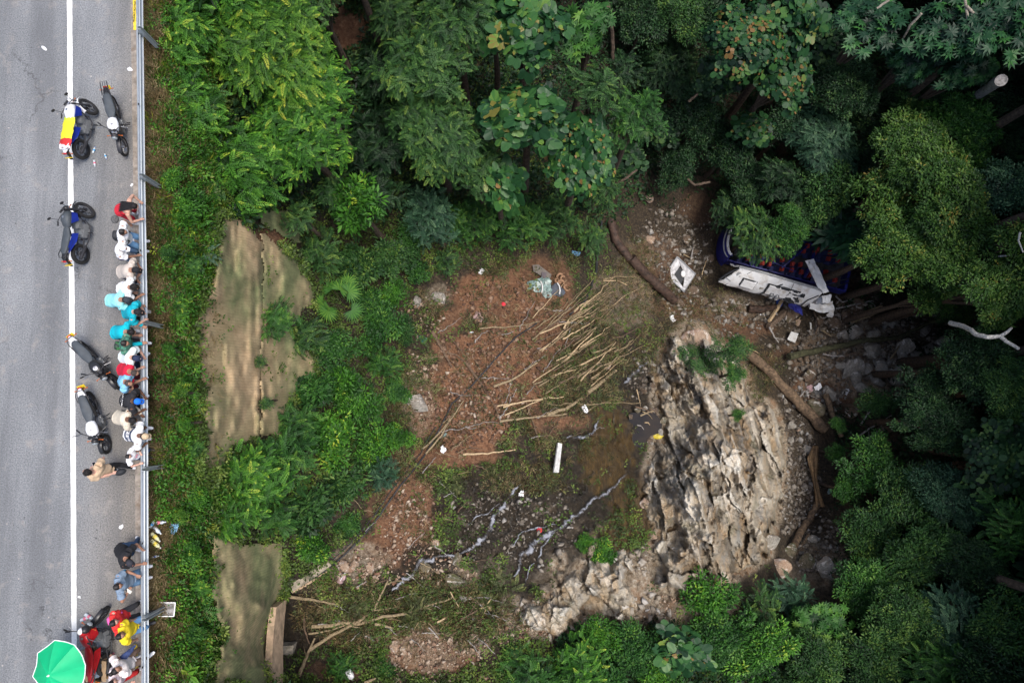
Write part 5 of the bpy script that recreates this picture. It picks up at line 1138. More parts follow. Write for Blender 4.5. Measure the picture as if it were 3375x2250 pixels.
def stick(name, pts, rpx, m, label, cat='branch', group=None, h=0.15, taper=.45, jit=.012, twigs=0, zs=None, sides=7, knots=False):
    P = pline(pts, h, 5, jit, zs); o0 = P[0].copy(); Q = [p-o0 for p in P]; n = len(Q)
    r0 = rpx*mpp(pts[0][0], pts[0][1], P[0].z); rd = [r0*(1-(1-taper)*i/(n-1))*(1+(0.1*math.sin(i*2.3) if knots else 0)) for i in range(n)]
    mb = MB(); mb.tube(Q, rd, sides); r = random.Random(int(pts[0][0]*3))
    o = mb.obj(name, m); o.location = o0; tag(o, label, cat, group)
    for k in range(twigs):
        i = r.randint(n//3, n-2); d = (Q[i+1]-Q[i]).normalized(); s = Vector((-d.y, d.x, r.uniform(0, .4)))*r.choice((-1, 1)); L = r.uniform(.35, 1.1)
        e = Q[i]+(d*.8+s*.6)*L; MB().tube([Q[i], Q[i].lerp(e, .5)+Vector((0, 0, .06)), e], [rd[i]*.5, rd[i]*.35, rd[i]*.12], 5).obj('twig', m, o)
    return o
z5 = lambda L: [(1250+x/1.96, 700+y/1.96) for x, y in L]
z11 = lambda L: [(800+x/2.613, 1700+y/2.613) for x, y in L]
z9 = lambda L: [(2500+x/1.96, 700+y/1.96) for x, y in L]
z8 = lambda L: [(2050+x/1.568, 1000+y/1.568) for x, y in L]
CG = 'broken canes and bamboo on the slope'
for L, rp, m, lab in [
 ([(280, 1530), (430, 1380), (545, 1215)], 3.2, WTAN, 'long pale cane left of the black hose, upper of two'),
 ([(300, 1560), (400, 1440), (455, 1330)], 3.4, WTAN, 'long pale cane left of the black hose, lower of two'),
 ([(800, 1255), (960, 1215), (1190, 1190)], 3.2, WPALE, 'bright split cane, top one at the lower end of the cane fan'),
 ([(760, 1250), (860, 1235), (1010, 1210)], 2.6, WPALE, 'short bright split cane crossing the top one'),
 ([(810, 1310), (900, 1270), (1100, 1190)], 2.8, WPALE, 'bright split cane lying diagonally at the end of the fan'),
 ([(780, 1350), (980, 1325), (1210, 1300)], 4.2, WTAN, 'straight thick cane, lowest of the fan'),
 ([(1080, 1305), (1200, 1270), (1310, 1200)], 7, WTAN, 'thick olive branch segment below the white black trash'),
 ([(1350, 1165), (1440, 1090), (1530, 1020)], 7.5, WTAN, 'thick branch with splintered orange end beside the pool'),
 ([(740, 1125), (870, 1075), (1020, 970)], 4.5, WTAN, 'tan split cane on the red slope above the bright ones'),
 ([(1090, 870), (1200, 785), (1245, 680)], 3.0, WTAN, 'bent cane at the left of the fan'),
 ([(1135, 1050), (1200, 1030), (1270, 1015)], 2.4, WPALE, 'short pinkish white cane in the middle of the fan'),
 ([(650, 745), (850, 738), (1035, 705)], 2.4, WTAN, 'thin cane lying across the top of the red slope'),
 ([(1190, 1230), (1400, 1240), (1690, 1230)], 2.2, WTAN, 'long thin straight cane reaching to the pool'),
 ([(1000, 1110), (1240, 1000), (1500, 880)], 2.4, WTAN, 'long thin cane through the middle of the fan'),
 ([(1380, 905), (1440, 890), (1510, 850)], 3.0, WTAN, 'curved cane right of the fan middle'),
 ([(1520, 900), (1590, 870), (1640, 820)], 3.0, WTAN, 'curved cane close to the little waterfall'),
 ([(1450, 430), (1530, 415), (1660, 420)], 3.0, WTAN, 'cane at the upper end of the fan by the dark log'),
 ([(1450, 440), (1540, 440), (1600, 470)], 2.2, WPALE, 'thin pale cane under the one by the dark log'),
 ([(1260, 640), (1300, 600), (1350, 570)], 3.5, WPALE, 'short split stake at the top of the fan'),
 ([(1190, 750), (1220, 700), (1240, 670)], 3.5, WPALE, 'short split stake below the first one')]:
    stick('cane', z5(L), rp, m, lab, 'cane', CG, .3, .6)
rr = random.Random(12)
for i in range(48):
    x0 = rr.uniform(980, 1380); y0 = rr.uniform(640, 1180)+(x0-1050)*-.15; a = rr.uniform(.35, .85); L = rr.uniform(180, 460)
    stick('cane', z5([(x0, y0), (x0+L*.5*math.cos(a), y0-L*.5*math.sin(a)), (x0+L*math.cos(a), y0-L*math.sin(a)*1.05)]), rr.uniform(1.6, 3.4), rr.choice([WTAN, WTAN, WBR, WPALE]), 'thin bare cane in the fan of canes right of the red slope', 'cane', 'thin canes in the fan', .34, .35, .012)
for L, rp, m, lab, tw in [
 ([(340, 765), (410, 890), (470, 1000)], 6.5, WBR, 'thick brown log piece at the top left of the red slope', 0),
 ([(560, 970), (660, 1110), (770, 1300)], 5, WBR, 'brown branch crossing under the black hose on the red slope', 1),
 ([(440, 905), (500, 920), (560, 970)], 3.5, WBR, 'short brown branch leading to the crossing branch', 0),
 ([(940, 1210), (1000, 1370), (1045, 1530)], 3.5, WBR, 'brown branch hanging down through the canes', 2),
 ([(450, 800), (520, 880), (590, 990)], 2.5, WBR, 'thin dark branch beside the black hose', 0),
 ([(540, 1560), (700, 1555), (880, 1530)], 4, WPALE, 'splintered reddish plank along the foot of the red slope', 0),
 ([(500, 1365), (530, 1400), (560, 1425)], 3, WBR, 'short twig on the red slope', 0),
 ([(800, 1330), (860, 1420), (895, 1500)], 2.2, WBR, 'thin twig under the thick cane', 0)]:
    stick('branch', z5(L), rp, m, lab, twigs=tw)
for L, rp, m, lab, tw in [
 ([(380, 690), (600, 720), (835, 765)], 6, WTAN, 'straight pole leaning out of the culvert mouth', 0),
 ([(490, 1370), (560, 1180), (620, 1050)], 7, WTAN, 'forked pale branch left of the crossing branches', 1),
 ([(585, 1150), (800, 1010), (1010, 900), (1140, 790), (1190, 680), (1250, 555)], 6, WTAN, 'long branch bending up across the brush below the stream', 3),
 ([(600, 945), (1000, 915), (1500, 815), (1800, 700)], 6.5, WTAN, 'long straight pole crossing the other branches', 2),
 ([(570, 1015), (770, 980), (980, 900)], 3.5, WTAN, 'thin branch between the two long crossing ones', 0),
 ([(525, 870), (535, 980), (575, 1100)], 4, WBR, 'upright brown branch at the culvert floor edge', 0),
 ([(1140, 925), (1230, 945), (1310, 965)], 5, WTAN, 'short pole piece right of the crossing', 0),
 ([(1880, 890), (1950, 850), (2020, 810)], 4, WBR, 'reddish twig near the withered plant', 1),
 ([(1050, 1437), (1100, 1415), (1145, 1395)], 6, WTAN, 'cut pole end at the bottom edge', 0),
 ([(1675, 915), (1740, 880), (1745, 882)], 3.5, WPALE, 'short splintered stick on the bank', 0),
 ([(1790, 655), (1820, 710), (1860, 780)], 3, WPALE, 'small pale stick at the tip of the straight pole', 0)]:
    stick('branch', z11(L), rp, m, lab, twigs=tw, h=.3)
HSL = [(1770, 1065), (1700, 1110), (1625, 1190), (1556, 1270), (1490, 1330), (1450, 1410), (1400, 1500), (1320, 1600), (1250, 1700), (1190, 1775), (1130, 1832), (1085, 1872), (1000, 1925)]
stick('pipe', HSL, 2.2, HOSE, 'long black hose winding down the slope to the wing wall', 'hose', None, .22, 1.0, .004)
stick('pipe', [(a-14, b-6) for a, b in HSL[5:-1]], 1.4, HOSE, 'thin black cable beside the long hose', 'cable', None, .2, 1.0, .01)
stick('log', [(2012, 725), (2030, 790), (2075, 855)], 15, WLOG, 'dark rotten trunk standing above the long dark log', 'log', None, .4, .9, .01, sides=10)
stick('log', [(2080, 850), (2140, 915), (2185, 955), (2222, 990)], 17, WLOG, 'long dark fallen log left of the white square frame', 'log', None, .5, .95, .01, sides=10)
stick('log', z8([(590, 210), (740, 330), (900, 500), (1050, 650)]), 15, WLOG2, 'big brown fallen log right of the outcrop', 'log', None, .6, 1.25, .012, sides=10, knots=True)
stick('log', z8([(1050, 470), (1090, 580), (1135, 690)]), 11, WLOG2, 'second brown log standing up beside the black and white bag', 'log', None, .5, .7, .012, sides=9)
stick('log', z8([(1010, 1035), (960, 1120), (915, 1190), (890, 1250)]), 10, WLOG2, 'peeled log lying in the lower gully', 'log', None, .4, 1.1, .02, sides=9, knots=True)
stick('branch', z8([(965, 1190), (940, 1230), (918, 1270)]), 4, WLOG2, 'short stick beside the peeled log', h=.3)
stick('log', [(2467, 1017), (2510, 1020), (2552, 1012)], 13, WLOG, 'short dark log under the roof panel of the bus', 'log', None, .3, .9, .01, sides=9)
stick('plank', [(2604, 1012), (2570, 1045), (2532, 1078)], 13, mat('old_plank', (0.12, 0.085, 0.06), .9, var=.4, scale=8), 'broad brown slab of wood leaning on the stones below the bus', 'plank', None, .4, .8, .005, sides=5)
stick('plank', [(2580, 985), (2560, 1020), (2535, 1058)], 6, WPALE, 'broken tan post propping the roof panel', 'plank', None, .5, 1.0, .005, sides=5)
stick('log', [(2600, 1175), (2720, 1150), (2850, 1122), (2960, 1112), (3070, 1062), (3120, 1048)], 12, mat('mossy_bark', (0.06, 0.06, 0.03), .95, var=.5, scale=6), 'long mossy fallen trunk across the boulders', 'log', None, .9, .35, .01, sides=9, twigs=2)
stick('branch', z9([(1240, 715), (1340, 740), (1400, 785), (1480, 805), (1560, 800), (1600, 830), (1680, 880)]), 8, WBIR, 'white barked crooked branch at the right edge', zs=[-15.5, -14.2, -13, -12.4, -12.2, -12, -12], taper=.6, sides=9)
stick('branch', z9([(1560, 800), (1610, 770), (1635, 745)]), 6, WBIR, 'short white fork beside the crooked white branch', zs=[-12.2, -12, -11.8], taper=.6)
stick('branch', z9([(1540, 285), (1600, 280), (1650, 270)]), 4, WBIR, 'short pale branch in the olive canopy at the right edge', zs=[-14, -13.6, -13.3])
stick('branch', z9([(1690, 130), (1680, 180), (1710, 260)]), 4, WBIR, 'pale curled branch at the right edge above the olive tree', zs=[-12, -12, -12])
for i, L in enumerate([[(620, 665), (700, 640), (800, 605)], [(600, 710), (720, 670), (850, 615)], [(650, 655), (730, 625), (790, 600)], [(700, 660), (780, 640), (860, 600)]]):
    stick('cane', z9(L), 2.6, [WPALE, WTAN, WTAN, WPALE][i], 'tan split cane in the bundle right of the wrecked rear end', 'cane', 'cane bundle beside the bus rear', .5, .8)
for L, lab in [([(500, 620), (600, 600), (740, 570)], 'thin grey branch above the cane bundle'), ([(415, 915), (480, 925), (560, 930)], 'grey stick on the grey stones, left one'), ([(510, 945), (570, 920), (630, 905)], 'dark stick crossing the grey one'), ([(855, 945), (890, 890), (930, 830)], 'tan split branch standing on the grey boulders'), ([(430, 460), (490, 420), (540, 385)], 'twig lying over the bus rear'), ([(260, 1200), (280, 1175), (300, 1150)], 'short stick left of the black and white bag'), ([(310, 1150), (315, 1175), (325, 1200)], 'stub stick under the pinkish bag'), ([(410, 760), (440, 780), (475, 803)], 'short tan stake right of the white panel'), ([(660, 1370), (700, 1310), (750, 1250)], 'leafless stick in the brush right of the logs'), ([(690, 1530), (720, 1460), (800, 1370)], 'leafless forked stick in the brush, lower one'), ([(640, 1450), (740, 1380), (860, 1310)], 'long bare stick in the brush, middle one'), ([(500, 540), (540, 580), (600, 560)], 'twisted root right of the torn panel'), ([(70, 740), (100, 800), (130, 840)], 'grey stick left of the white panel')]:
    stick('branch', z9(L), 3.2, WTAN if 'tan' in lab else WBR if 'dark' in lab else WGREY, lab, h=.5, twigs=1)
stick('branch', z5([(1440, 60), (1400, 380), (1340, 560), (1230, 660)]), 3.2, HOSE, 'black cable hanging down left of the long dark log', 'cable', h=.3, taper=1)
stick('snapped_tree', [(3210, 325), (3250, 295), (3300, 265)], 13, WGREY, 'snapped grey tree trunk in the upper right forest', 'tree trunk', zs=[-16, -13.6, -10.6], taper=1.25, sides=12, jit=.005)
stick('branch', [(2365, 860-80), (2400, 700), (2480, 690)], .1, WBR, 'hair thin twig in the shade left of the bus', h=.4)
for pts, zs, lab in [([(3180, 0), (3190, 60), (3180, 130), (3176, 180)], [-9, -9.3, -10, -11], 'looping pale stem at the top edge, longer one'), ([(3186, 20), (3210, 45), (3212, 80)], [-9, -9.2, -9.6], 'looping pale stem at the top edge, shorter one'), ([(3037, 45), (3000, 85), (2975, 130)], [-10, -10.6, -11.4], 'slanted pale stem of a palmate tree'), ([(2930, 0), (2890, 28)], [-9.5, -9.8], 'thick pale stem at the top edge'), ([(2005, 20), (2018, 120), (2022, 210)], [-12, -14, -15.5], 'dark upright trunk in the gap right of the middle canopy'), ([(2270, 335), (2300, 310)], [-15, -14.6], 'short pale stem in the dark gap'), ([(2000, 620), (2060, 590), (2100, 560)], [-16, -15.5, -15.5], 'bare twig right of the broad leaved tree'), ([(2230, 560), (2290, 610), (2340, 600)], [-20, -19.5, -19.5], 'bare twig in the shade above the bank')]:
    stick('branch', pts, 8 if 'trunk' in lab else 4.5, BARK if ('dark' in lab or 'bare twig' in lab) else BARKP, lab, zs=zs, taper=.8)
for i in range(95):
    u, v = (rr.uniform(1030, 1640), rr.uniform(1960, 2120)) if i < 65 else (rr.uniform(1130, 1560), rr.uniform(1480, 1960)); a = rr.uniform(-.9, .9); L = rr.uniform(25, 80)
    stick('branch', [(u, v), (u+L*.5*math.cos(a), v-L*.5*math.sin(a)-3), (u+L*math.cos(a), v-L*math.sin(a))], rr.uniform(1.2, 2.2), rr.choice([WTAN, WBR, WGREY]), 'thin broken stick in the brush between the culvert and the streams', 'stick', 'thin sticks in the brush', .25, .4, .03)
for i in range(55):
    u = rr.uniform(1430, 2020); v = rr.uniform(1010, 1500); a = rr.gauss(.6, .5); L = rr.uniform(30, 130)
    stick('branch', [(u, v), (u+L*.5*math.cos(a), v-L*.5*math.sin(a)-rr.uniform(-6, 8)), (u+L*math.cos(a), v-L*math.sin(a))], rr.uniform(1.0, 2.0), rr.choice([WBR, WBR, WTAN, WGREY]), 'fine brown twig tangled in the wilted leaves of the slide scar', 'twig', 'fine twigs on the slide scar', .22, .4, .04, twigs=0)
for i in range(30):
    u = rr.uniform(2080, 2720); v = rr.uniform(800, 1320)
    if 2340 < u < 2760 and 780 < v < 1010: continue
    a = rr.uniform(-1.5, 1.5); L = rr.uniform(18, 60)
    stick('branch', [(u, v), (u+L*.5*math.cos(a), v-L*.5*math.sin(a)-2), (u+L*math.cos(a), v-L*math.sin(a))], rr.uniform(1.3, 3), rr.choice([WTAN, WBR, WGREY, WPALE]), 'broken stick on the dark ground around the bus', 'stick', 'sticks around the bus', .3, .5, .03)
for i, (u, v, r_) in enumerate([(2078, 1372, 11), (2100, 1352, 13), (2128, 1345, 10), (2160, 1352, 12), (2182, 1385, 11), (2178, 1425, 12), (2140, 1452, 13), (2120, 1490, 10), (2072, 1440, 9), (2080, 1500, 9), (2095, 1562, 10), (2150, 1460, 8)]):
    boulder(u, v, r_, [RB, RW, RG][i % 3], 'small dark wet stone on the rim of the pool', 'stones round the pool', z=zp-.05)
for i, (a, b) in enumerate([((2095, 1340), (2150, 1362)), ((2110, 1370), (2165, 1352)), ((2125, 1392), (2142, 1400)), ((2100, 1400), (2122, 1415)), ((2140, 1345), (2172, 1372)), ((2118, 1356), (2150, 1380))]):
    stick('branch', [a, ((a[0]+b[0])/2+3, (a[1]+b[1])/2-4), b], 3.2 if i < 2 else 1.8, [WBR, WTAN, WPALE, WGREY, WBR, WTAN][i], 'short stick floating at the upper end of the pool', 'stick', 'sticks on the pool', zs=[zp+.05]*3)
# ------------------------------------------------------------------ litter
def sheetmat(n, c, r=.5, **k): return mat(n, c, r, **k)
PWH = mat('white_plastic', (0.72, 0.73, 0.75), 0.35, var=.05, scale=8, dirt=(0.4, 0.36, 0.3)); PTQ = mat('pet_clear', (0.5, 0.56, 0.6), 0.15, var=.15, scale=20); PYE = mat('pet_yellow', (0.62, 0.6, 0.35), 0.2, var=.1, scale=20)
LBY = mat('label_yellow', (0.75, 0.6, 0.1), .5); LBR = mat('label_pink', (0.65, 0.18, 0.25), .5); LBB = mat('label_blue', (0.05, 0.3, 0.6), .4); CAPB = mat('cap_blue', (0.03, 0.12, 0.55), .4)
def bottle(loc, yaw, L, body, lab, capm, label, group='plastic bottles', name='bottle'):
    root = thing(name, label, 'bottle', tuple(loc), (0, 0, yaw), group); r = L*.16
    prof = [(0, .55), (.03, .95), (.12, 1), (.3, .96), (.33, 1), (.6, 1), (.64, .96), (.72, .98), (.86, .5), (.92, .34), (.96, .34)]
    MB().tube([(-L/2+L*x, 0, r) for x, q in prof], [r*q for x, q in prof], 12).obj('body', body, root)
    MB().tube([(-L/2+L*.34, 0, r), (-L/2+L*.59, 0, r)], r*1.02, 12, cap=False).obj('label', lab, root)
    MB().tube([(-L/2+L*.955, 0, r), (-L/2+L*1.02, 0, r)], r*.42, 8).obj('cap', capm, root); return root
def grd(u, v, h=0): return gp(u, v, h)
for u, v, yaw, L, b, lb, cp, lab in [(505, 1725, 60, .26, PTQ, LBB, CAPB, 'small blue bottle at the rail, leftmost of the litter pile'), (530, 1720, 5, .34, PTQ, LBR, PWH, 'clear bottle with pink label behind the blue bag'), (520, 1745, -40, .34, PTQ, PWH, PWH, 'clear bottle pointing at the blue bag'), (516, 1768, -42, .36, PYE, LBY, PWH, 'yellowish bottle, upper of the pair below the blue bag'), (517, 1791, -38, .36, PYE, LBY, PWH, 'yellowish bottle with yellow label, lower of the pair'), (514, 1832, 8, .2, PTQ, CAPB, PWH, 'tiny water bottle alone below the pair'), (312, 496, 75, .2, PTQ, LBB, CAPB, 'blue water bottle standing by the rear wheel of the blue white motorcycle'), (314, 540, -80, .2, PTQ, LBR, PWH, 'clear bottle on the asphalt below the blue one'), (350, 517, -70, .17, PTQ, LBB, CAPB, 'squashed light blue bottle on the asphalt'), (286, 2035, 20, .3, PTQ, LBR, CAPB, 'clear bottle beside the front wheel of the red motorcycle'), (298, 2030, -30, .3, PTQ, LBR, LBR, 'bottle with red label beside the red motorcycle'), (435, 1797, 85, .22, PTQ, PTQ, PTQ, 'empty cup like bottle above the person in black'), (1555, 1095+0, 0, .2, PTQ, PWH, PWH, 'small clear bottle at the top of the slope')]:
    z = 0.0 if u < 470 else None; bottle(at(u, v, 0.01) if z is not None else grd(u, v, .12), R(yaw), L, b, lb, cp, lab)
def crumple(u, v, rpx, m, label, cat='litter', asp=1.4, h=.35, yaw=None, name='plastic_bag', z=None, seed=None, fl=.5, grp=None):
    r = random.Random(seed if seed is not None else int(u*5+v)); zz = float(zg(u, v)) if z is None else z; rad = rpx*mpp(u, v, zz)
    bm = bmesh.new(); bmesh.ops.create_icosphere(bm, subdivisions=3, radius=1); s1 = r.uniform(0, 50)
    for q in bm.verts:
        c = q.co; k = .35+1.3*float(fbm(c.x*2.6+s1, c.y*2.6+c.z*2+9, 3)); q.co = Vector((c.x*asp, c.y, max(c.z, -.25)*h))*k
    me = bpy.data.meshes.new(name); bm.to_mesh(me); bm.free(); o = link(name, me, m, sharp=20); o.location = at(u, v, zz+rad*.12); o.scale = (rad,)*3; o.rotation_euler = (r.uniform(-.2, .2), r.uniform(-.2, .2), R(yaw) if yaw is not None else r.uniform(0, 6))
    return tag(o, label, cat, grp)
BBL = mat('blue_plastic', (0.25, 0.52, 0.75), .35, var=.2, scale=5, dirt=(0.01, 0.06, 0.6)); NET = mat('green_glass_sheet', (0.16, 0.24, 0.22), .35, var=.5, scale=6, dirt=(0.05, 0.07, 0.065)); CLP = mat('pink_cloth', (0.4, 0.27, 0.27), .9, var=.3, scale=7)
CBR = mat('brown_cloth', (0.22, 0.14, 0.07), .9, var=.3, scale=7); BLK = mat('black_plastic', (0.015, 0.015, 0.018), .45); RED = mat('red_cloth', (0.6, 0.03, 0.05), .7); YEL = mat('yellow_plastic', (0.62, 0.5, 0.03), .4, var=.3, scale=9, dirt=(0.05, 0.04, 0.02)); TAN = mat('foam_tube', (0.26, 0.15, 0.085), .85, var=.3, scale=8)
for a in [(565, 1738, 20, BBL, 'crumpled blue and turquoise plastic bag on the verge', 'bag'), (1780, 950, 38, NET, 'heap of shattered greenish windscreen glass on the red soil', 'broken glass'), (1830, 960, 24, mat('slate_cloth', (0.07, 0.08, 0.1), .8, var=.3, scale=9), 'dark grey cloth right of the shattered glass', 'cloth'), (1575, 1048, 14, CLP, 'pinkish grey rag hanging at the top of the slope', 'cloth'), (1659, 1003, 6, RED, 'bright red rag on the red slope', 'cloth'), (1390, 1120, 14, mat('green_plastic', (0.02, 0.1, 0.07), .4), 'dark green plastic left of the slope', 'litter'), (2165, 1430, 17, YEL, 'yellow plastic bag at the lower rim of the pool', 'bag'), (2688, 1290, 18, BLK, 'black bag with white cloth right of the logs', 'bag'), (2668, 1280, 9, CLP, 'pinkish cloth beside the black bag', 'cloth'), (1461, 1482, 9, PWH, 'white and pink litter at the lower end of the slope', 'litter'), (1462, 1435, 8, NET, 'turquoise litter beside the long canes', 'litter'), (2215, 1052, 9, PWH, 'small white box litter between log and outcrop', 'litter'), (1895, 835, 10, BBL, 'pale blue litter in the grass above the canes', 'litter'), (1586, 895, 8, PWH, 'whitish leaf like litter in the grass', 'litter'), (2500, 1015, 7, PWH, 'white scrap just below the roof panel', 'litter'), (2515, 1036, 6, PWH, 'white scrap on the short dark log', 'litter'), (2790, 1290, 7, PWH, 'small white cube of litter right of the logs', 'litter'), (2735, 1620, 7, NET, 'turquoise scrap right of the brown cloth', 'litter'), (2585, 990, 20, CAPB, 'dark blue torn cloth under the roof panel', 'cloth'), (1560, 2070-30, 4, PWH, 'white flake near the tan blocks', 'litter'), (1718, 1630, 8, PWH, 'white litter on the wet rock between the streams', 'litter'), (1778, 1748, 8, RED, 'reddish litter between the two streams', 'litter'), (487, 1265, 6, PWH, 'white paper scrap behind the rail', 'litter'), (479, 1358, 11, PTQ, 'clear plastic cup behind the rail', 'litter'), (535, 1967, 6, PWH, 'small white foam piece above the metal tray', 'litter'), (586, 2160, 7, PWH, 'small white scrap low on the verge', 'litter')]:
    crumple(a[0], a[1], a[2], a[3], a[4], a[5], z=None, asp=1.15 if a[2] > 12 else 1.5, h=.3 if a[2] > 15 else .45)
crumple(2696, 1275, 9, PWH, 'white cloth on top of the black bag', 'cloth', z=float(zg(2696, 1275))+.35)
for a in [(400, 1735, 9, PWH, 'crumpled white tissue on the shoulder'), (428, 229, 10, PWH, 'crumpled white paper near the kerb at the top'), (261, 1966, 6, PWH, 'white crescent scrap beside the edge line'), (435, 610, 6, PWH, 'grey white scrap at the kerb above the woman'), (373, 2153, 5, LBR, 'pink white wrapper behind the red motorcycle')]:
    crumple(a[0], a[1], a[2]*.62, a[3], a[4], z=0.0, h=.45)
# flat white oval on the lane
mb = MB(); mb.ball((0, 0, .01), (.11, .045, .012), 16, 6); o = mb.obj('foam_tray', PWH); o.location = at(146, 160, .008); o.rotation_euler = (0, 0, R(-40)); tag(o, 'flat white oval lying alone on the lane', 'litter')
def panel(name, pts, zoff, m, label, cat, th=.03, zs=None, smooth=False):
    P = [gp(u, v, zoff if not isinstance(zoff, (list, tuple)) else zoff[i]) if zs is None else at(u, v, zs[i]) for i, (u, v) in enumerate(pts)]
    o0 = sum(P, Vector())/len(P); n = (P[1]-P[0]).cross(P[2]-P[0]).normalized(); n = n if n.z > 0 else -n
    mb = MB().sheet([p-o0 for p in P], [tuple(range(len(P)))], th, n); o = mb.obj(name, m, smooth=False); o.location = o0; return tag(o, label, cat)
FOAMW = mat('dirty_white_panel', (0.58, 0.58, 0.56), .6, var=.15, scale=6, dirt=(0.2, 0.15, 0.1))
panel('white_strip', [(1840, 1458), (1853, 1462), (1842, 1556), (1826, 1555)], .6, FOAMW, 'upright white foam strip in front of the wet rock', 'panel', .1)
panel('torn_sheet', [(2608, 1092), (2632, 1099), (2621, 1129), (2595, 1118)], .5, FOAMW, 'square white panel on the stones below the bus rear', 'panel', .06)
panel('white_scrap', [(2669, 1062), (2674, 1064), (2676, 1084), (2671, 1084)], .5, FOAMW, 'narrow white stick shaped scrap below the bus rear', 'panel', .03)
panel('cardboard_scrap', [(548, 2057), (565, 2068), (584, 2085), (580, 2100), (560, 2103), (548, 2098)], .05, mat('card', (0.42, 0.34, 0.25), .9), 'torn piece of brown cardboard on the verge', 'cardboard', .02)
panel('broken_board', [(1755, 873), (1775, 872), (1818, 905), (1810, 925), (1758, 893)], .3, mat('grey_board', (0.17, 0.15, 0.13), .8), 'grey broken board above the shattered glass', 'board', .05)
panel('dark_frame', [(1786, 895), (1802, 898), (1800, 917), (1784, 917)], .4, mat('dark_board', (0.13, 0.11, 0.12), .7), 'small dark plate leaning on the grey board', 'plate', .03)
for i, (u, v, a) in enumerate([(1845, 912, 20), (1848, 933, -10), (1868, 948, 100), (1856, 920, 60), (1840, 925, 140)]):
    P = [Vector((.17*math.cos(t), .17*math.sin(t), 0)) for t in np.linspace(0, 4.2, 9)]; o = MB().tube(P, .06, 8).obj('foam_tube', TAN); o.location = gp(u, v, .25); o.rotation_euler = (.5, .3, R(a)); tag(o, 'curled tan foam tube in the heap beside the shattered glass', 'foam tube', 'curled foam tubes')
for u, v, a, lab in [(1785, 945, -80, 'white curved strip on the shattered glass'), (1842, 950, -75, 'white strip on the dark cloth')]:
    P = [Vector((-.3, .0, 0)), Vector((-.1, .05, .05)), Vector((.15, .02, .05)), Vector((.32, -.06, 0))]; o = MB().tube(P, .04, 6).obj('white_strip', FOAMW); o.location = gp(u, v, .35); o.rotation_euler = (0, 0, R(a)); tag(o, lab, 'strip')
# tray on the verge: a metal frame with a dark picture face
tr = thing('metal_tray', 'shallow metal tray with dark inside lying on the verge', 'tray', tuple(gp(549, 2005, .16)), (R(2), R(14), R(-4)))
MB().box((0, 0, 0), (.44, .38, .02)).obj('tray_floor', mat('tray_floor', (0.14, 0.13, 0.13), .5, var=.5, scale=9, dirt=(0.5, 0.5, 0.5)), tr, smooth=False)
mb = MB(); [mb.box(c, s) for c, s in (((0, .19, .03), (.46, .02, .07)), ((0, -.19, .03), (.46, .02, .07)), ((.225, 0, .03), (.02, .36, .07)), ((-.225, 0, .03), (.02, .36, .07)))]; mb.obj('rim', mat('alu', (0.55, 0.56, 0.57), .35, .6), tr, smooth=False)
# jugs
for u, v, a, lab in [(1154, 2222, -60, 'white jerrycan lying at the bottom edge'), (1127, 1905, 60, 'small dirty white jug below the wing wall'), (1928, 1348, -60, 'white and black plastic jug on the cane end')]:
    j = thing('jug', lab, 'jug', tuple(gp(u, v, .16)), (0, 0, R(a)))
    mb = MB(); rings = []
    for x, s in ((-.22, .6), (-.2, .95), (.05, 1), (.14, .8), (.2, .4)): rings.append([Vector((x, .13*s*math.cos(t)*(1+.15*abs(math.sin(2*t))), .1*s*math.sin(t)*(1+.15*abs(math.sin(2*t))))) for t in np.linspace(0, 6.283, 17)[:-1]])
    mb.loft(rings).obj('body', PWH if 'dirty' not in lab else CLP, j); MB().tube([(.19, 0, 0), (.26, 0, 0)], .035, 10).obj('cap', BLK if 'black' in lab else PWH, j); MB().tube([(.12, 0, .09), (.08, 0, .15), (-.04, 0, .15), (-.08, 0, .1)], .016, 6).obj('handle', BLK if 'black' in lab else PWH, j)
# brown cloth draped in the gully
P = z8([(1000, 735), (985, 800), (995, 900), (1010, 980), (1025, 1050)]); W_ = [14, 26, 12, 14, 22]; V = []
cols = 9; rows = 40; uu = np.interp(np.linspace(0, 4, rows), range(5), [p[0] for p in P]); vv_ = np.interp(np.linspace(0, 4, rows), range(5), [p[1] for p in P]); ww = np.interp(np.linspace(0, 4, rows), range(5), W_)
kk = np.linspace(-1, 1, cols); U_ = uu[:, None]+kk*ww[:, None]*.7; V_ = np.repeat(vv_[:, None], cols, 1); zz = zg(U_, V_)+.55+.18*np.sin(kk*7+uu[:, None]*.1)+(fbm(U_/6, V_/30, 3, 5)-.5)*.4
tag(link('draped_cloth', npmesh('draped_cloth', atn(U_, V_, zz).reshape(-1, 3), gridfaces(rows, cols), quads=True), CBR, sharp=0), 'long brown cloth draped down the gully behind the outcrop', 'cloth')
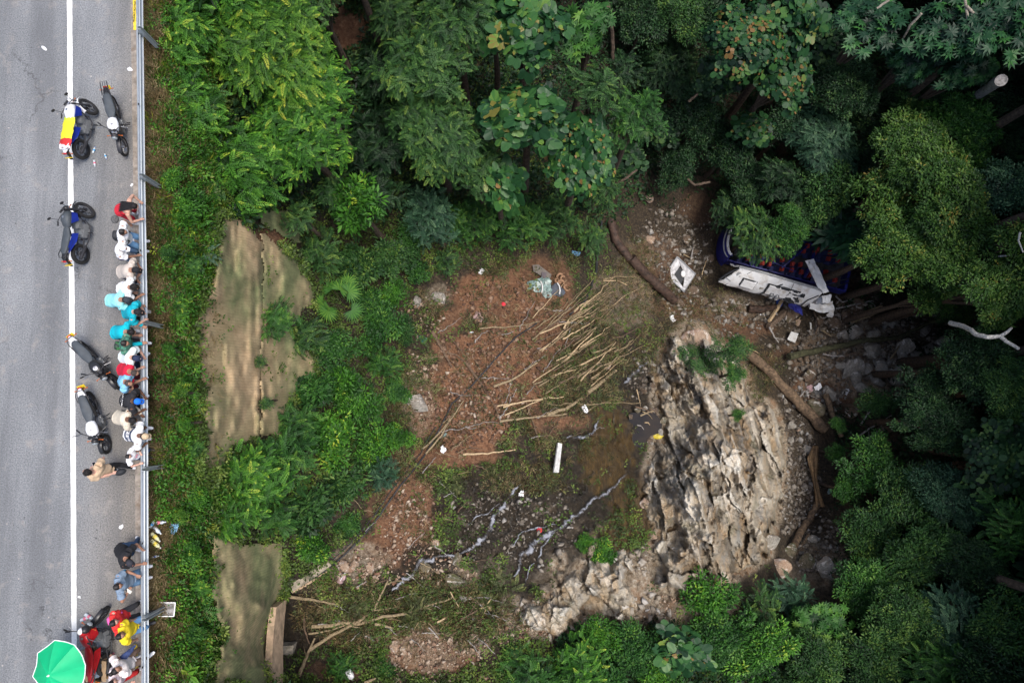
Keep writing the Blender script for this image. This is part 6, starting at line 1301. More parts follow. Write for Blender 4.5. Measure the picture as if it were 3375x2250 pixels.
# tape
TAPE = mat('caution_tape', (0.75, 0.55, 0.04), .45, var=.1, scale=10)
def text(s, name, par, loc, rot, size, m, ext=.0015):
    c = bpy.data.curves.new(name, 'FONT'); c.body = s; c.size = size; c.extrude = ext; c.align_x = 'CENTER'; c.align_y = 'CENTER'; c.materials.append(m)
    o = bpy.data.objects.new(name, c); COL.objects.link(o); dg = bpy.context.evaluated_depsgraph_get(); dg.update(); me = bpy.data.meshes.new_from_object(o.evaluated_get(dg)); bpy.data.objects.remove(o)
    o = bpy.data.objects.new(name, me); COL.objects.link(o); o.parent = par; o.location = loc; o.rotation_euler = rot; return o
INK = mat('ink_black', (0.01, 0.01, 0.01), .6); INKW = mat('ink_white', (0.85, 0.85, 0.85), .6)
def tape(pts, z, lab, txt):
    P = [at(u, v, z) for u, v in pts]; o0 = P[0]; w = .045; V = []; n = 20; Q = []
    for i in range(n+1):
        q = i/n*(len(P)-1); k = min(int(q), len(P)-2); p = P[k].lerp(P[k+1], q-k)-o0; V += [p+Vector((-w, 0, .012*math.sin(i*1.7))), p+Vector((w, 0, .012*math.cos(i*1.3)))]
        if i: Q.append((2*i-2, 2*i-1, 2*i+1, 2*i))
    o = MB().sheet(V, Q, .002).obj('caution_tape', TAPE); o.location = o0; tag(o, lab, 'tape')
    L = (P[-1]-P[0]).length; m = (P[-1]-P[0])/2; text(txt, 'lettering', o, (m.x, m.y, .016), (0, 0, R(90)), .085, INK)
tape([(447, 2122), (449, 2160), (452, 2205)], .03, 'yellow caution tape with black letters on the gutter by the person in white', 'PELIGRO NO')
tape([(443, -20), (443, 40), (445, 100)], .03, 'yellow caution tape on the gutter at the top edge', 'PELIGRO NO PASE')
# ------------------------------------------------------------------ guard rail
GALV = mat('galvanised', (0.42, 0.46, 0.49), .42, .35, var=.06, scale=3, dirt=(0.42, 0.44, 0.45))
GALD = mat('galvanised_dull', (0.3, 0.34, 0.36), .5, .45, var=.12, scale=5)
RAILX = [(458.5, -700), (459, 0), (466, 600), (473, 1000), (475, 1500), (477, 2250), (477, 2900)]
gr = thing('guard_rail', 'long galvanised guard rail along the road edge', 'guard rail', tuple(at(470, 1125, 0)))
GO = gr.location
def railpt(v, z=.62, dx=0.0): p = at(float(crv(RAILX, v)), float(v), z); p.x += dx; return p
prof = [(0.0, .155), (.055, .125), (.075, .085), (.06, .05), (0.0, .02), (0.0, -.02), (.06, -.05), (.075, -.085), (.055, -.125), (0.0, -.155)]
segs = [-640, 110, 588, 1065, 1543, 2030, 2500, 2880]
for a, b in zip(segs[:-1], segs[1:]):
    n = max(4, int((b-a)/60)); Vs = []
    for i in range(n+1):
        p = railpt(a+(b-a)*i/n)-GO
        Vs += [p+Vector((-x+.02, 0, z)) for x, z in prof]
    k = len(prof); mb = MB().sheet(Vs, [(i*k+j, i*k+j+1, (i+1)*k+j+1, (i+1)*k+j) for i in range(n) for j in range(k-1)], .008, (-1, 0, 0)); mb.obj('rail_beam', GALV, gr, sharp=60)
for v in segs[1:-1]:
    p = railpt(v)-GO; mb = MB()
    for sx in (-1, 1): mb.box(p+Vector((.14, sx*.045, -.22)), (.11, .012, 1.05))
    mb.box(p+Vector((.09, 0, -.22)), (.012, .085, 1.05)); mb.obj('post', GALV, gr, smooth=False)
    MB().box(p+Vector((.055, 0, 0)), (.07, .10, .24)).obj('spacer', GALD, gr, smooth=False)
    mb = MB()
    for q in (-.12, .12): mb.ball(p+Vector((-.02, q, 0)), .018, 8, 5)
    b_ = mb.obj('bolts', GALD, gr)
for v in (352, 830, 1310, 1786, 2190):
    p = railpt(v)-GO; MB().box(p+Vector((.035, 0, .17)), (.015, .05, .05)).obj('reflector', mat('reflector_dark', (0.03, 0.03, 0.03), .4), gr, smooth=False)
# ------------------------------------------------------------------ motorcycles
BMT = {k: mat('moto_'+k, *a) for k, a in dict(black=((0.02, 0.02, 0.022), .35), tyre=((0.018, 0.018, 0.018), .85), steel=((0.35, 0.35, 0.36), .35, .8), dark=((0.045, 0.045, 0.05), .5, .4), seat=((0.055, 0.065, 0.075), .6), white=((0.78, 0.79, 0.82), .3), blue=((0.012, 0.03, 0.26), .3), red=((0.42, 0.015, 0.02), .3), grey=((0.2, 0.21, 0.22), .4, .3), orange=((0.45, 0.11, 0.02), .4), yellow=((0.75, 0.55, 0.03), .5), glass=((0.25, 0.28, 0.3), .1), cyan=((0.02, 0.4, 0.6), .35)).items()}
def moto(u1, v1, u2, v2, lean, steer, tank, side, seat, label, rim='dark', fend='black', rack=False, disc=(), plate='yellow', seatlen=1.0, mirrors=True, tail='black', cover=None):
    """rear and front wheel centres at photo pixels (z .3)"""
    Rr_, Fr = at(u1, v1, .3), at(u2, v2, .3); d = (Fr-Rr_); yaw = math.atan2(d.y, d.x); c = (Rr_+Fr)/2
    root = thing('motorcycle', label, 'motorcycle', (c.x, c.y, 0), (0, 0, 0)); wb = .66
    root.rotation_mode = 'XYZ'; root.rotation_euler = (Matrix.Rotation(yaw, 3, 'Z') @ Matrix.Rotation(-R(lean), 3, 'X')).to_euler()
    M = BMT; dd = 1 if lean > 0 else -1
    st = Matrix.Translation((wb-.12, 0, .6)) @ Matrix.Rotation(R(steer), 4, Vector((-.42, 0, 1))) @ Matrix.Translation((-wb+.12, 0, -.6))
    def wheel(x, X, w, r=.245, name='wheel'):
        o = MB().torus((x, 0, .3), .255, w, (0, 1, 0), 32, 8, 1.15).xf(X).obj('wheel', M['tyre'], root)
        mb = MB().torus((x, 0, .3), .212, .02, (0, 1, 0), 28, 6, 1.6)
        for k in range(6 if rim != 'steel' else 18):
            a = 6.283*k/(6 if rim != 'steel' else 18); rr2 = .014 if rim != 'steel' else .004
            mb.tube([(x, 0, .3), (x+.21*math.cos(a), 0, .3+.21*math.sin(a))], rr2, 5)
        mb.tube([(x, -.06, .3), (x, .06, .3)], .045, 12); mb.xf(X).obj('rim', M[rim], o)
        MB().torus((x, -.055, .3), .10, .012, (0, 1, 0), 20, 5, .3).xf(X).obj('brake_disc', M['steel'], o)
    I = Matrix.Identity(4); wheel(-wb, I, .052); wheel(wb, st, .042)
    # frame, engine
    mb = MB(); 
    for s in (-1, 1):
        mb.tube([(wb-.17, 0, .78), (.35, s*.09, .45), (.2, s*.1, .22), (-.2, s*.1, .22), (-.28, s*.1, .5), (.1, s*.07, .72), (wb-.17, 0, .82)], .018, 6)
        mb.tube([(-.25, s*.1, .55), (-.6, s*.09, .72), (-.9, s*.07, .76)], .014, 6); mb.tube([(-.22, s*.11, .34), (-wb, s*.12, .3)], .022, 6)
    mb.obj('frame', M['dark'], root)
    mb = MB().box((.05, 0, .32), (.42, .26, .2), top=.8).box((.16, 0, .5), (.2, .2, .2), Matrix.Rotation(R(-18), 3, 'Y'))
    for k in range(5): mb.box((.16+.012*k, 0, .44+.035*k), (.25, .25, .012), Matrix.Rotation(R(-18), 3, 'Y'))
    mb.tube([(.02, -.17, .3), (.02, .17, .3)], .1, 14).tube([(-.12, -.15, .33), (-.12, .15, .33)], .07, 12); mb.obj('engine', M['grey'], root)
    MB().tube([(.26, -.1, .48), (.34, -.13, .36), (.2, -.15, .2), (-.25, -.17, .22), (-.42, -.18, .3)], .02, 7).tube([(-.42, -.18, .3), (-.5, -.19, .34), (-.85, -.2, .46)], [.03, .045, .05], 10).obj('exhaust', M['dark'], root)
    def shell(rows, name, m, X=None):
        rings = []
        for x, z, hw, hh in rows: rings.append([Vector((x, hw*math.copysign(abs(math.cos(t))**.8, math.cos(t)), z+hh*math.copysign(abs(math.sin(t))**.8, math.sin(t)))) for t in np.linspace(0, 6.2832, 15)[:-1]])
        mb = MB().loft(rings)
        if X is not None: mb.xf(X)
        return mb.obj(name, m, root)
    shell([(-.02, .8, .05, .04), (.04, .82, .12, .08), (.2, .86, .155, .12), (.34, .87, .15, .11), (.46, .84, .09, .08), (.5, .82, .04, .04)], 'fuel_tank', M[tank])
    for k, (cc, cx) in enumerate(disc): MB().tube([(cx, .03*0, .965), (cx, .03*0, .985)], .06, 16).obj('tank_badge', M[cc], root)
    MB().tube([(.27, 0, .97), (.27, 0, .99)], .035, 12).obj('fuel_cap', M['steel'], root)
    sl = seatlen
    seat_o = shell([(-.78*sl, .84, .05, .03), (-.7*sl, .845, .11, .045), (-.4, .82, .13, .05), (-.25, .8, .14, .05), (-.05, .82, .1, .05), (.02, .83, .05, .03)], 'seat', M[seat])
    for s in (-1, 1):
        MB().sheet([(-.15, s*.13, .74), (-.1, s*.14, .55), (-.35, s*.14, .58), (-.75*sl, s*.10, .76), (-.6, s*.12, .82)], [(0, 1, 2, 3, 4)], .012*s, (0, 1, 0)).obj('side_panel', M[side], root, smooth=False)
        MB().sheet([(.12, s*.16, .82), (.45, s*.15, .84), (.46, s*.15, .66), (.26, s*.16, .6)], [(0, 1, 2, 3)], .012*s, (0, 1, 0)).obj('tank_shroud', M[side], root, smooth=False)
    shell([(-.98, .8, .03, .02), (-.9, .81, .08, .04), (-.74, .8, .1, .05)], 'tail', M[tail]); MB().ball((-1.0, 0, .79), (.03, .07, .035), 10, 6).obj('tail_lamp', M['red'], root)
    MB().sheet([(-.86, -.07, .78), (-.86, .07, .78), (-1.08, .06, .55), (-1.08, -.06, .55)], [(0, 1, 2, 3)], .008).obj('rear_fender', M['black'], root)
    MB().box((-1.06, 0, .64), (.01, .2, .12), Matrix.Rotation(R(-35), 3, 'Y')).obj('number_plate', M[plate], root, smooth=False)
    for s in (-1, 1): MB().tube([(-.95, s*.06, .72), (-.97, s*.17, .72)], .012, 6).ball((-.97, s*.17, .72), .02, 8, 6).obj('rear_indicator', M['orange'], root)
    if rack:
        mb = MB()
        for s in (-.09, -.03, .03, .09): mb.tube([(-.72, s, .9), (-1.08, s*.9, .92)], .008, 5)
        mb.tube([(-.72, -.11, .86), (-.74, -.11, .9), (-1.1, -.09, .92), (-1.1, .09, .92), (-.74, .11, .9), (-.72, .11, .86)], .01, 6); mb.obj('rack', M['dark'], root)
    else: MB().tube([(-.6, -.14, .82), (-.78, -.14, .88), (-.9, -.08, .9), (-.9, .08, .9), (-.78, .14, .88), (-.6, .14, .82)], .013, 6).obj('grab_rail', M[fend if fend != 'black' else 'dark'], root)
    for s in (-1, 1): MB().tube([(-.02, s*.1, .27), (-.02, s*.26, .26), (-.02, s*.32, .26)], [.012, .016, .02], 6).obj('footpeg', M['black'], root)
    MB().tube([(-.1, .12, .24), (-.2, .3, .03)], .012, 6).obj('side_stand', M['dark'], root)
    mb = MB()
    for s in (-1, 1): mb.tube([(wb, s*.085, .3), (wb-.1, s*.085, .55), (wb-.22, s*.085, .9)], [.028, .026, .02], 8)
    mb.xf(st).obj('fork', M['dark'], root)
    P = []; 
    for k in range(9):
        a = R(30+15*k); P.append((wb+.33*math.cos(a), .3+.33*math.sin(a)))
    vs = [Vector((x, s, z)) for x, z in P for s in (-.055, 0, .055)]; 
    for i in range(1, len(vs), 3): vs[i].z += .02
    MB().sheet(vs, [(3*i+j, 3*i+j+1, 3*i+j+4, 3*i+j+3) for i in range(8) for j in range(2)], .01).xf(st).obj('front_fender', M[fend], root)
    hb = MB().tube([(wb-.42, -.38, .98), (wb-.34, -.3, 1.0), (wb-.26, -.14, .98), (wb-.22, -.06, .92), (wb-.22, .06, .92), (wb-.26, .14, .98), (wb-.34, .3, 1.0), (wb-.42, .38, .98)], .013, 7).xf(st).obj('handlebar', M['dark'], root)
    for s in (-1, 1):
        MB().tube([(wb-.44, s*.40, .98), (wb-.36, s*.31, .998)], .022, 8).xf(st).obj('grip', M['black'], hb)
        MB().tube([(wb-.27, s*.42, .97), (wb-.3, s*.22, .985)], .008, 5).xf(st).obj('lever', M['steel'], hb)
        if mirrors:
            MB().tube([(wb-.32, s*.26, 1.0), (wb-.26, s*.34, 1.16)], .007, 5).ball((wb-.26, s*.36, 1.19), (.012, .07, .045), 10, 6).xf(st).obj('mirror', M['black'], hb)
        MB().tube([(wb-.12, s*.08, .82), (wb-.1, s*.19, .82)], .008, 6).ball((wb-.1, s*.2, .82), .021, 8, 6).xf(st).obj('front_indicator', M['orange'], root)
    MB().ball((wb-.08, 0, .84), (.09, .1, .1), 14, 8).xf(st).obj('headlamp', M[fend], root); MB().ball((wb-.02, 0, .84), (.05, .08, .08), 12, 8).xf(st).obj('headlamp_lens', M['glass'], root)
    for s in (-.055, .055): MB().tube([(wb-.2, s, .97), (wb-.17, s, 1.02)], .045, 12).xf(st).obj('gauge', M['black'], root)
    return root, c, yaw, lean
m1 = moto(272, 503, 299, 343, 13, 38, 'white', 'blue', 'seat', 'white and blue motorcycle with a yellow and red cloth over its seat', fend='white', tail='white', rim='dark')
moto(367, 338, 402, 497, 11, -12, 'white', 'dark', 'seat', 'white tanked motorcycle with rear rack, parked closest to the rail at the top', fend='dark', rack=True, rim='steel')
moto(273, 838, 287, 693, 15, 35, 'seat', 'blue', 'seat', 'black motorcycle with blue side panels standing alone on the edge line', tail='black')
moto(284, 1160, 366, 1252, 9, -8, 'black', 'dark', 'seat', 'black motorcycle with long seat and white dot on the tank behind the crowd', disc=(('white', .3),), fend='black', tail='white')
moto(292, 1318, 343, 1470, 10, -15, 'white', 'black', 'seat', 'black motorcycle with white tank in front of the man with the phone', fend='black', tail='white')
moto(356, 2190, 343, 2025, 14, -42, 'red', 'red', 'red', 'red motorcycle between the green umbrella and the crowd', fend='black', tail='red')
# cloth on the seat of the first motorcycle
def cloth_on(root, M):
    t = 13
    V = []; n, k = 16, 9
    for i in range(n+1):
        x = -.86+.95*i/n
        for j in range(k):
            y = -.2+.4*j/(k-1); V.append((x+.02*math.sin(j*2+i), y, .905-1.6*y*y-(.07 if x > -.1 else 0)*0+.012*math.sin(i*1.3+j*2.1)))
    mm, tt, bb = newmat('flag_cloth'); xx = N(tt, 'ShaderNodeSeparateXYZ'); tt.links.new(coord(tt, 'Object'), xx.inputs[0])
    w = math_(tt, 'ADD', xx.outputs[0], math_(tt, 'MULTIPLY', noise(tt, 5), .22))
    mr = tt.nodes.new('ShaderNodeMapRange'); tt.links.new(w, mr.inputs[0]); mr.inputs[1].default_value = -.8; mr.inputs[2].default_value = .35
    c = ramp(tt, mr.outputs[0], [(0, (.6, .5, .5)), (.12, (.45, .02, .02)), (.3, (.72, .62, .02)), (.75, (.5, .6, .03)), (.9, (.6, .05, .04)), (1, (.7, .7, .7))], 'CONSTANT')
    tt.links.new(c, bb.inputs['Base Color']); bb.inputs['Roughness'].default_value = .8
    o = MB().sheet(V, [(i*k+j, i*k+j+1, (i+1)*k+j+1, (i+1)*k+j) for i in range(n) for j in range(k-1)], .004).obj('seat_cloth', mm)
    o.location = root.location; o.rotation_euler = root.rotation_euler; tag(o, 'yellow and red cloth spread over a motorcycle seat', 'cloth')
cloth_on(m1[0], BMT)
hl = at(278, 2078, .95); o = thing('helmet', 'red white and black helmet hanging on the red motorcycle handlebar', 'helmet', tuple(hl), (0.3, .2, 1))
MB().ball((0, 0, 0), (.15, .13, .14), 16, 10).obj('shell', BMT['red'], o); MB().ball((.03, 0, .02), (.135, .12, .13), 14, 8).obj('visor', BMT['black'], o); MB().ball((-.03, .06, .03), (.10, .09, .125), 12, 8).obj('decal', BMT['white'], o)
# ------------------------------------------------------------------ umbrella and box
GRN = mat('umbrella_green', (0.0, 0.42, 0.17), .6, var=.06, scale=3)
um = thing('umbrella', 'green market umbrella with white edging at the bottom left corner', 'umbrella', tuple(at(152, 2229, 1.9)*1+Vector((.3, 0, -1.9))), (0, R(-9), 0))
H = 1.85; Rm = .78; n = 8
for k in range(n):
    a0, a1 = 6.283*(k+.3)/n, 6.283*(k+1.3)/n; V = []; F_ = []; m_ = 7
    for i in range(m_+1):
        q = i/m_
        for j in range(6):
            s = j/5; a = a0+(a1-a0)*s; sag = .05*math.sin(math.pi*s)*q; rr_ = Rm*q*math.cos((a1-a0)/2)/math.cos((s-.5)*(a1-a0))
            V.append((rr_*math.cos(a), rr_*math.sin(a), H-.33*q**1.35-sag))
    F_ = [(i*6+j, (i+1)*6+j, (i+1)*6+j+1, i*6+j+1) for i in range(m_) for j in range(5)]
    cp = MB().sheet(V, F_, .004).obj('canopy_panel', GRN, um)
    MB().tube([V[m_*6], V[m_*6+2], V[m_*6+3], V[m_*6+5]], .012, 5).obj('edging', INKW, cp); MB().tube([V[i*6] for i in range(m_+1)], .006, 4).xf(Matrix.Translation((0, 0, -.015))).obj('rib', BMT['steel'], um)
MB().tube([(0, 0, 0), (0, 0, H+.02)], .016, 10).obj('pole', INKW, um); MB().tube([(0, 0, H), (0, 0, H+.05)], [.03, .012], 10).obj('finial', INKW, um)
CARD = mat('cardboard', (0.36, 0.25, 0.15), .85, var=.1, scale=5)
bx = thing('cardboard_box', 'open cardboard box between the umbrella and the red motorcycle', 'box', tuple(at(312, 2212, .45)-Vector((0, 0, .45))), (0, 0, R(3)))
mb = MB(); h = .45
for c, s in (((-.2, 0, h/2), (.01, .56, h)), ((.2, 0, h/2), (.01, .56, h)), ((0, .28, h/2), (.39, .01, h)), ((0, -.28, h/2), (.39, .01, h)), ((0, 0, .01), (.39, .55, .01))): mb.box(c, s)
mb.obj('box_body', CARD, bx, smooth=False)
for c, s, r in (((.265, 0, h+.02), (.15, .54, .008), (0, R(-15), 0)), ((-.27, 0, h-.02), (.15, .54, .008), (0, R(25), 0)), ((0, .35, h+.02), (.38, .15, .008), (R(20), 0, 0))):
    MB().box((0, 0, 0), s, Euler(r).to_matrix()).xf(Matrix.Translation(c)).obj('flap', CARD, bx, smooth=False)
MB().box((.22, 0, .2), (.012, .57, .06)).obj('packing_tape', mat('packing_tape', (0.35, 0.2, 0.08), .3), bx, smooth=False)
bg_ = crumple(314, 2213, 20, PTQ, 'clear plastic bag inside the cardboard box', 'bag', z=.3, h=.6)
cb = thing('cool_box', 'small tan box top seen beside the umbrella rim', 'box', tuple(at(276, 2158, .42)-Vector((0, 0, .42))), (0, 0, R(5)))
MB().box((0, 0, .2), (.26, .2, .4)).obj('box_body', CARD, cb, smooth=False); MB().box((0, 0, .41), (.28, .22, .03)).obj('lid', mat('tan_lid', (0.42, 0.33, 0.2), .6), cb, smooth=False)
# ------------------------------------------------------------------ people
SK = {'fair': mat('skin_fair', (0.55, 0.32, 0.24), .55, var=.05), 'mid': mat('skin_mid', (0.36, 0.19, 0.125), .55, var=.05), 'dark': mat('skin_dark', (0.16, 0.08, 0.05), .5, var=.05)}
HAIR = mat('hair_black', (0.012, 0.009, 0.008), .55, var=.3, scale=30); EYE = mat('eye', (0.02, 0.015, 0.012), .2); DSOLE = mat('shoe_dark', (0.03, 0.03, 0.035), .6); WSHOE = mat('shoe_white', (0.75, 0.75, 0.75), .5)
def clothm(c): return mat('cloth_%d_%d_%d' % tuple(int(x*100) for x in c), c, .85, var=.05, scale=12)
def remesh(mb, name, m, vox, par, wr=0.0, seed=0):
    me = bpy.data.meshes.new(name); me.from_pydata(mb.v, [], mb.f); o = bpy.data.objects.new(name, me); COL.objects.link(o)
    md = o.modifiers.new('r', 'REMESH'); md.mode = 'VOXEL'; md.voxel_size = vox; md.use_smooth_shade = True
    sm = o.modifiers.new('s', 'SMOOTH'); sm.factor = .5; sm.iterations = 2
    dg = bpy.context.evaluated_depsgraph_get(); dg.update(); e = bpy.data.meshes.new_from_object(o.evaluated_get(dg)); bpy.data.objects.remove(o); bpy.data.meshes.remove(me)
    if wr:
        n = len(e.vertices); co = np.empty(n*3, np.float32); e.vertices.foreach_get('co', co); nn = np.empty(n*3, np.float32); e.vertices.foreach_get('normal', nn); co = co.reshape(-1, 3); nn = nn.reshape(-1, 3)
        d = (fbm(co[:, 0]*7+seed, co[:, 1]*7+co[:, 2]*9, 3, seed)-.5)*wr; co = co+nn*d[:, None]; e.vertices.foreach_set('co', co.ravel()); e.update()
    return link(name, e, m, par, True, 0)
def ik(a, b, l1, l2, bend):
    d = b-a; L = d.length
    if L > (l1+l2)*.995: b = a+d*((l1+l2)*.995/L); d = b-a; L = d.length
    x = (l1*l1-l2*l2+L*L)/(2*L); h = math.sqrt(max(0, l1*l1-x*x)); dn = d/L; bd = (bend-dn*bend.dot(dn)).normalized()
    return a+dn*x+bd*h, b
PEOPLE = {}
def person(key, u, v, yaw, lean, label, shirt=(.7, .7, .7), sleeve='short', pants=(.05, .09, .2), shorts=False, skin='mid', hair='short', cap=None, hands=(None, None), shoes='white', pitch=None, zp=.92, sc=1.05, feet=(0.0, 0.12), step=0.0, headyaw=0, bare=False, print_=None, hood=False, feetfwd=None):
    L = R(lean); f = Vector((math.cos(R(yaw)), math.sin(R(yaw)), 0)); l = Vector((-f.y, f.x, 0)); up = Vector((0, 0, 1))
    s = (f*math.sin(L)+up*math.cos(L)).normalized(); q = (f*math.cos(L)-up*math.sin(L)).normalized()
    pitch = lean*1.0+12 if pitch is None else pitch
    hp = R(pitch); hs = (f*math.sin(hp)+up*math.cos(hp)).normalized()
    if headyaw:
        rz = Matrix.Rotation(R(headyaw), 3, hs)
    zh = zp+.50*math.cos(L)+.19*math.cos(hp)
    hd = at(u, v, zh*sc)
    neck = hd/1.0 - (hs*.19)*sc; pel = neck-s*.50*sc
    ground = Vector((pel.x, pel.y, 0)); root = thing('person', label, 'person', tuple(ground)); root.scale = (sc,)*3
    X = lambda p: (p-ground)/sc
    H, NK, P = X(hd), X(neck), X(pel); P.z = P.z
    ch = P+s*.34; hf = (f*math.cos(hp)-up*math.sin(hp)).normalized(); hl = l.copy()
    if headyaw: hf = rz @ hf; hl = rz @ hl
    sh = [NK-s*.055+l*w*.185 for w in (1, -1)]; hip = [P-s*.03+l*w*.095 for w in (1, -1)]
    E = []; HN = []
    for i, w in enumerate((1, -1)):
        t = hands[i]
        if t is None: tgt = sh[i]+Vector((0, 0, -.5))+f*.06+l*w*.1; bd = -f
        elif t == 'hip': tgt = P+l*w*.2+s*.1; bd = l*w-f*.5
        elif t == 'head': tgt = H+l*w*.1+hs*.05; bd = l*w
        else: tgt = X(at(*t)); bd = l*w*.9-up*.25-f*.3
        e, h = ik(sh[i], tgt, .29, .27, bd); E.append(e); HN.append(h)
    FT = []; KN = []
    for i, w in enumerate((1, -1)):
        ff = (feetfwd[i] if feetfwd else -.02-.1*math.sin(L)+(step*w*.5)); ft = Vector((P.x, P.y, .085))+f*ff+l*w*(.11+feet[1]*.3); k, ft = ik(hip[i], ft, .44, .42, f+l*w*.12); FT.append(ft); KN.append(k)
    b = MB()
    def torso(mb, g, hem=0.0, top=True, hipw=1.0):
        rows = [(-.10+hem*0, .150, .10), (0.0, .165, .115), (.10, .15, .105), (.20, .148, .105), (.30, .165, .115), (.40, .175, .115), (.455, .155, .09), (.48, .09, .065)]
        if hem: rows = [(-.14, .172, .13)]+rows
        mb.tube([P+s*a for a, _, _ in rows], [(x+g, y+g) for _, x, y in rows], 16, side=l)
        for i, w in enumerate((1, -1)): mb.tube([NK-s*.04+l*w*.06, sh[i]+s*.012+l*w*-.01], [.06+g, .062+g], 10)
    def arm(mb, i, g, upto='hand'):
        a0, a1, a2 = sh[i], E[i], HN[i]
        if upto == 'short': a1 = a0.lerp(E[i], .62); mb.tube([a0, a0.lerp(a1, .5), a1], [.062+g, .058+g, .056+g*1.6], 12); return
        mb.tube([a0, a0.lerp(a1, .4), a1], [.057+g, .05+g, .042+g], 12); wr = a1.lerp(a2, .88); mb.ball(a1, .041+g, 10, 8); mb.tube([a1, a1.lerp(wr, .35), wr], [.042+g, .041+g, .028+g], 10)
    torso(b, 0)
    for i, w in enumerate((1, -1)):
        arm(b, i, 0); wr = E[i].lerp(HN[i], .86); d = (HN[i]-E[i]).normalized()
        rest = hands[i] is not None and hands[i] not in ('hip', 'head')
        pn = (up - d*up.dot(d)).normalized() if abs(d.z) < .95 else f.copy(); dn = (d*.8+Vector((d.x, d.y, 0))*.3).normalized(); sd = dn.cross(pn).normalized()
        b.tube([wr, wr+dn*.05, wr+dn*.095], [(.026, .019), (.04, .017), (.038, .014)], 10, side=sd)
        for k in range(4):
            o_ = sd*(.031-.021*k); r0 = wr+dn*.088+o_; Lf = (.062, .07, .066, .052)[k]; cu = .35 if rest else .6
            b.tube([r0, r0+dn*Lf*.5+o_*.12, r0+dn*Lf*.85-pn*Lf*cu+o_*.15, r0+dn*Lf*.95-pn*Lf*cu*2+o_*.15], [.0105, .010, .0092, .008], 7)
        tb = wr+dn*.03+sd*w*.036*(1 if sd.dot(l) < 0 else 1)*(-1 if sd.dot(l*w) > 0 else 1)*w; b.tube([wr+dn*.02, tb, tb+dn*.035+(tb-wr-dn*.03).normalized()*.012, tb+dn*.055-pn*.02], [.013, .013, .012, .009], 7)
        b.tube([hip[i]+s*.02, hip[i].lerp(KN[i], .4), KN[i]], [.088, .078, .055], 12); b.ball(KN[i], .055, 10, 8); b.tube([KN[i], KN[i].lerp(FT[i], .35), FT[i]], [.055, .056, .036], 10)
        b.tube([FT[i]-f*.05-up*.03, FT[i]+f*.08-up*.045, FT[i]+f*.17-up*.06], [(.035, .035), (.04, .025), (.03, .018)], 10, side=l)
    b.tube([NK-s*.06, NK.lerp(H, .5), H-hs*.03], [.062, .055, .055], 12)
    b.tube([H-hs*.115+hf*.035, H-hs*.07+hf*.03, H-hs*.02+hf*.02, H+hs*.04+hf*.012, H+hs*.09, H+hs*.118-hf*.005], [(.035, .04), (.057, .062), (.07, .083), (.075, .093), (.062, .078), (.03, .035)], 14, side=hl)
    b.tube([H+hf*.098+hs*.012, H+hf*.118-hs*.022, H+hf*.1-hs*.035], [.011, .017, .012], 8)
    b.ball(H+hf*.092-hs*.062, (.026, .014, .012), 10, 6); b.ball(H+hf*.08-hs*.1, .024, 8, 6)
    for w in (1, -1): b.ball(H+hl*w*.078-hs*.012-hf*.005, (.016, .022, .03), 8, 6)
    remesh(b, 'body', SK[skin], .0105, root)
    for w in (1, -1): MB().ball(H+hf*.094+hl*w*.031+hs*.012, .011, 8, 6).obj('eye', EYE, root)
    if not bare:
        m_ = MB(); torso(m_, .03, 1)
        for i in (0, 1):
            if sleeve == 'short': arm(m_, i, .03, 'short')
            elif sleeve == 'long': arm(m_, i, .022)
        remesh(m_, 'shirt', shirt if not isinstance(shirt, tuple) else clothm(shirt), .015, root, .03, int(u) % 50)
    else:
        m_ = MB(); rows = [(-.14, .172, .13), (0, .17, .12), (.1, .16, .113), (.2, .158, .113), (.27, .172, .12)]; m_.tube([P+s*a for a, _, _ in rows], [(x+.012, y+.012) for _, x, y in rows], 16, side=l); remesh(m_, 'top', clothm(shirt), .014, root, .02, 3)
        for w in (1, -1): MB().tube([P+s*.26+l*w*.09-q*.12, NK-s*.03+l*w*.085, P+s*.26+l*w*.09+q*.12], .012, 6).obj('strap', clothm(shirt), root)
    m_ = MB(); m_.tube([P-s*.1, P, P+s*.06], [(.163, .118), (.178, .128), (.168, .12)], 16, side=l)
    for i in (0, 1):
        kn = KN[i]; 
        if shorts: e = kn.lerp(FT[i], .1); m_.tube([hip[i]+s*.02, hip[i].lerp(kn, .5), kn, e], [.103, .095, .082, .082], 12)
        else: m_.tube([hip[i]+s*.02, hip[i].lerp(kn, .4), kn], [.103, .092, .07], 12); m_.ball(kn, .07, 10, 8); m_.tube([kn, kn.lerp(FT[i], .4), FT[i]+up*.01], [.07, .066, .052], 12)
    remesh(m_, 'trousers', clothm(pants), .015, root, .02, 9)
    sm_ = {'white': WSHOE, 'dark': DSOLE}[shoes]
    for i in (0, 1):
        t = FT[i]; MB().tube([t-f*.085-up*.035, t-f*.06-up*.02, t+up*.0-f*.01, t+f*.07-up*.03, t+f*.15-up*.048, t+f*.2-up*.055], [(.028, .03), (.042, .055), (.045, .06), (.047, .042), (.046, .03), (.025, .018)], 12, side=l).obj('shoe', sm_, root)
    if cap is not None:
        cm = cap if not isinstance(cap, tuple) else clothm(cap); c_ = MB().tube([H+hs*.035-hf*.008, H+hs*.075-hf*.006, H+hs*.11-hf*.004, H+hs*.135], [(.086, .102), (.083, .098), (.066, .078), (.02, .024)], 16, side=hl)
        o = c_.obj('cap', cm, root); MB().tube([H+hs*.045+hf*.07, H+hs*.042+hf*.12, H+hs*.028+hf*.17], [(.075, .006), (.07, .006), (.045, .005)], 12, side=hl).obj('brim', cm, o)
        MB().ball(H-hf*.03-hs*.005, (.076, .085, .06), 12, 8).obj('hair', HAIR, root)
    elif hair in ('short', 'curly', 'long', 'bun'):
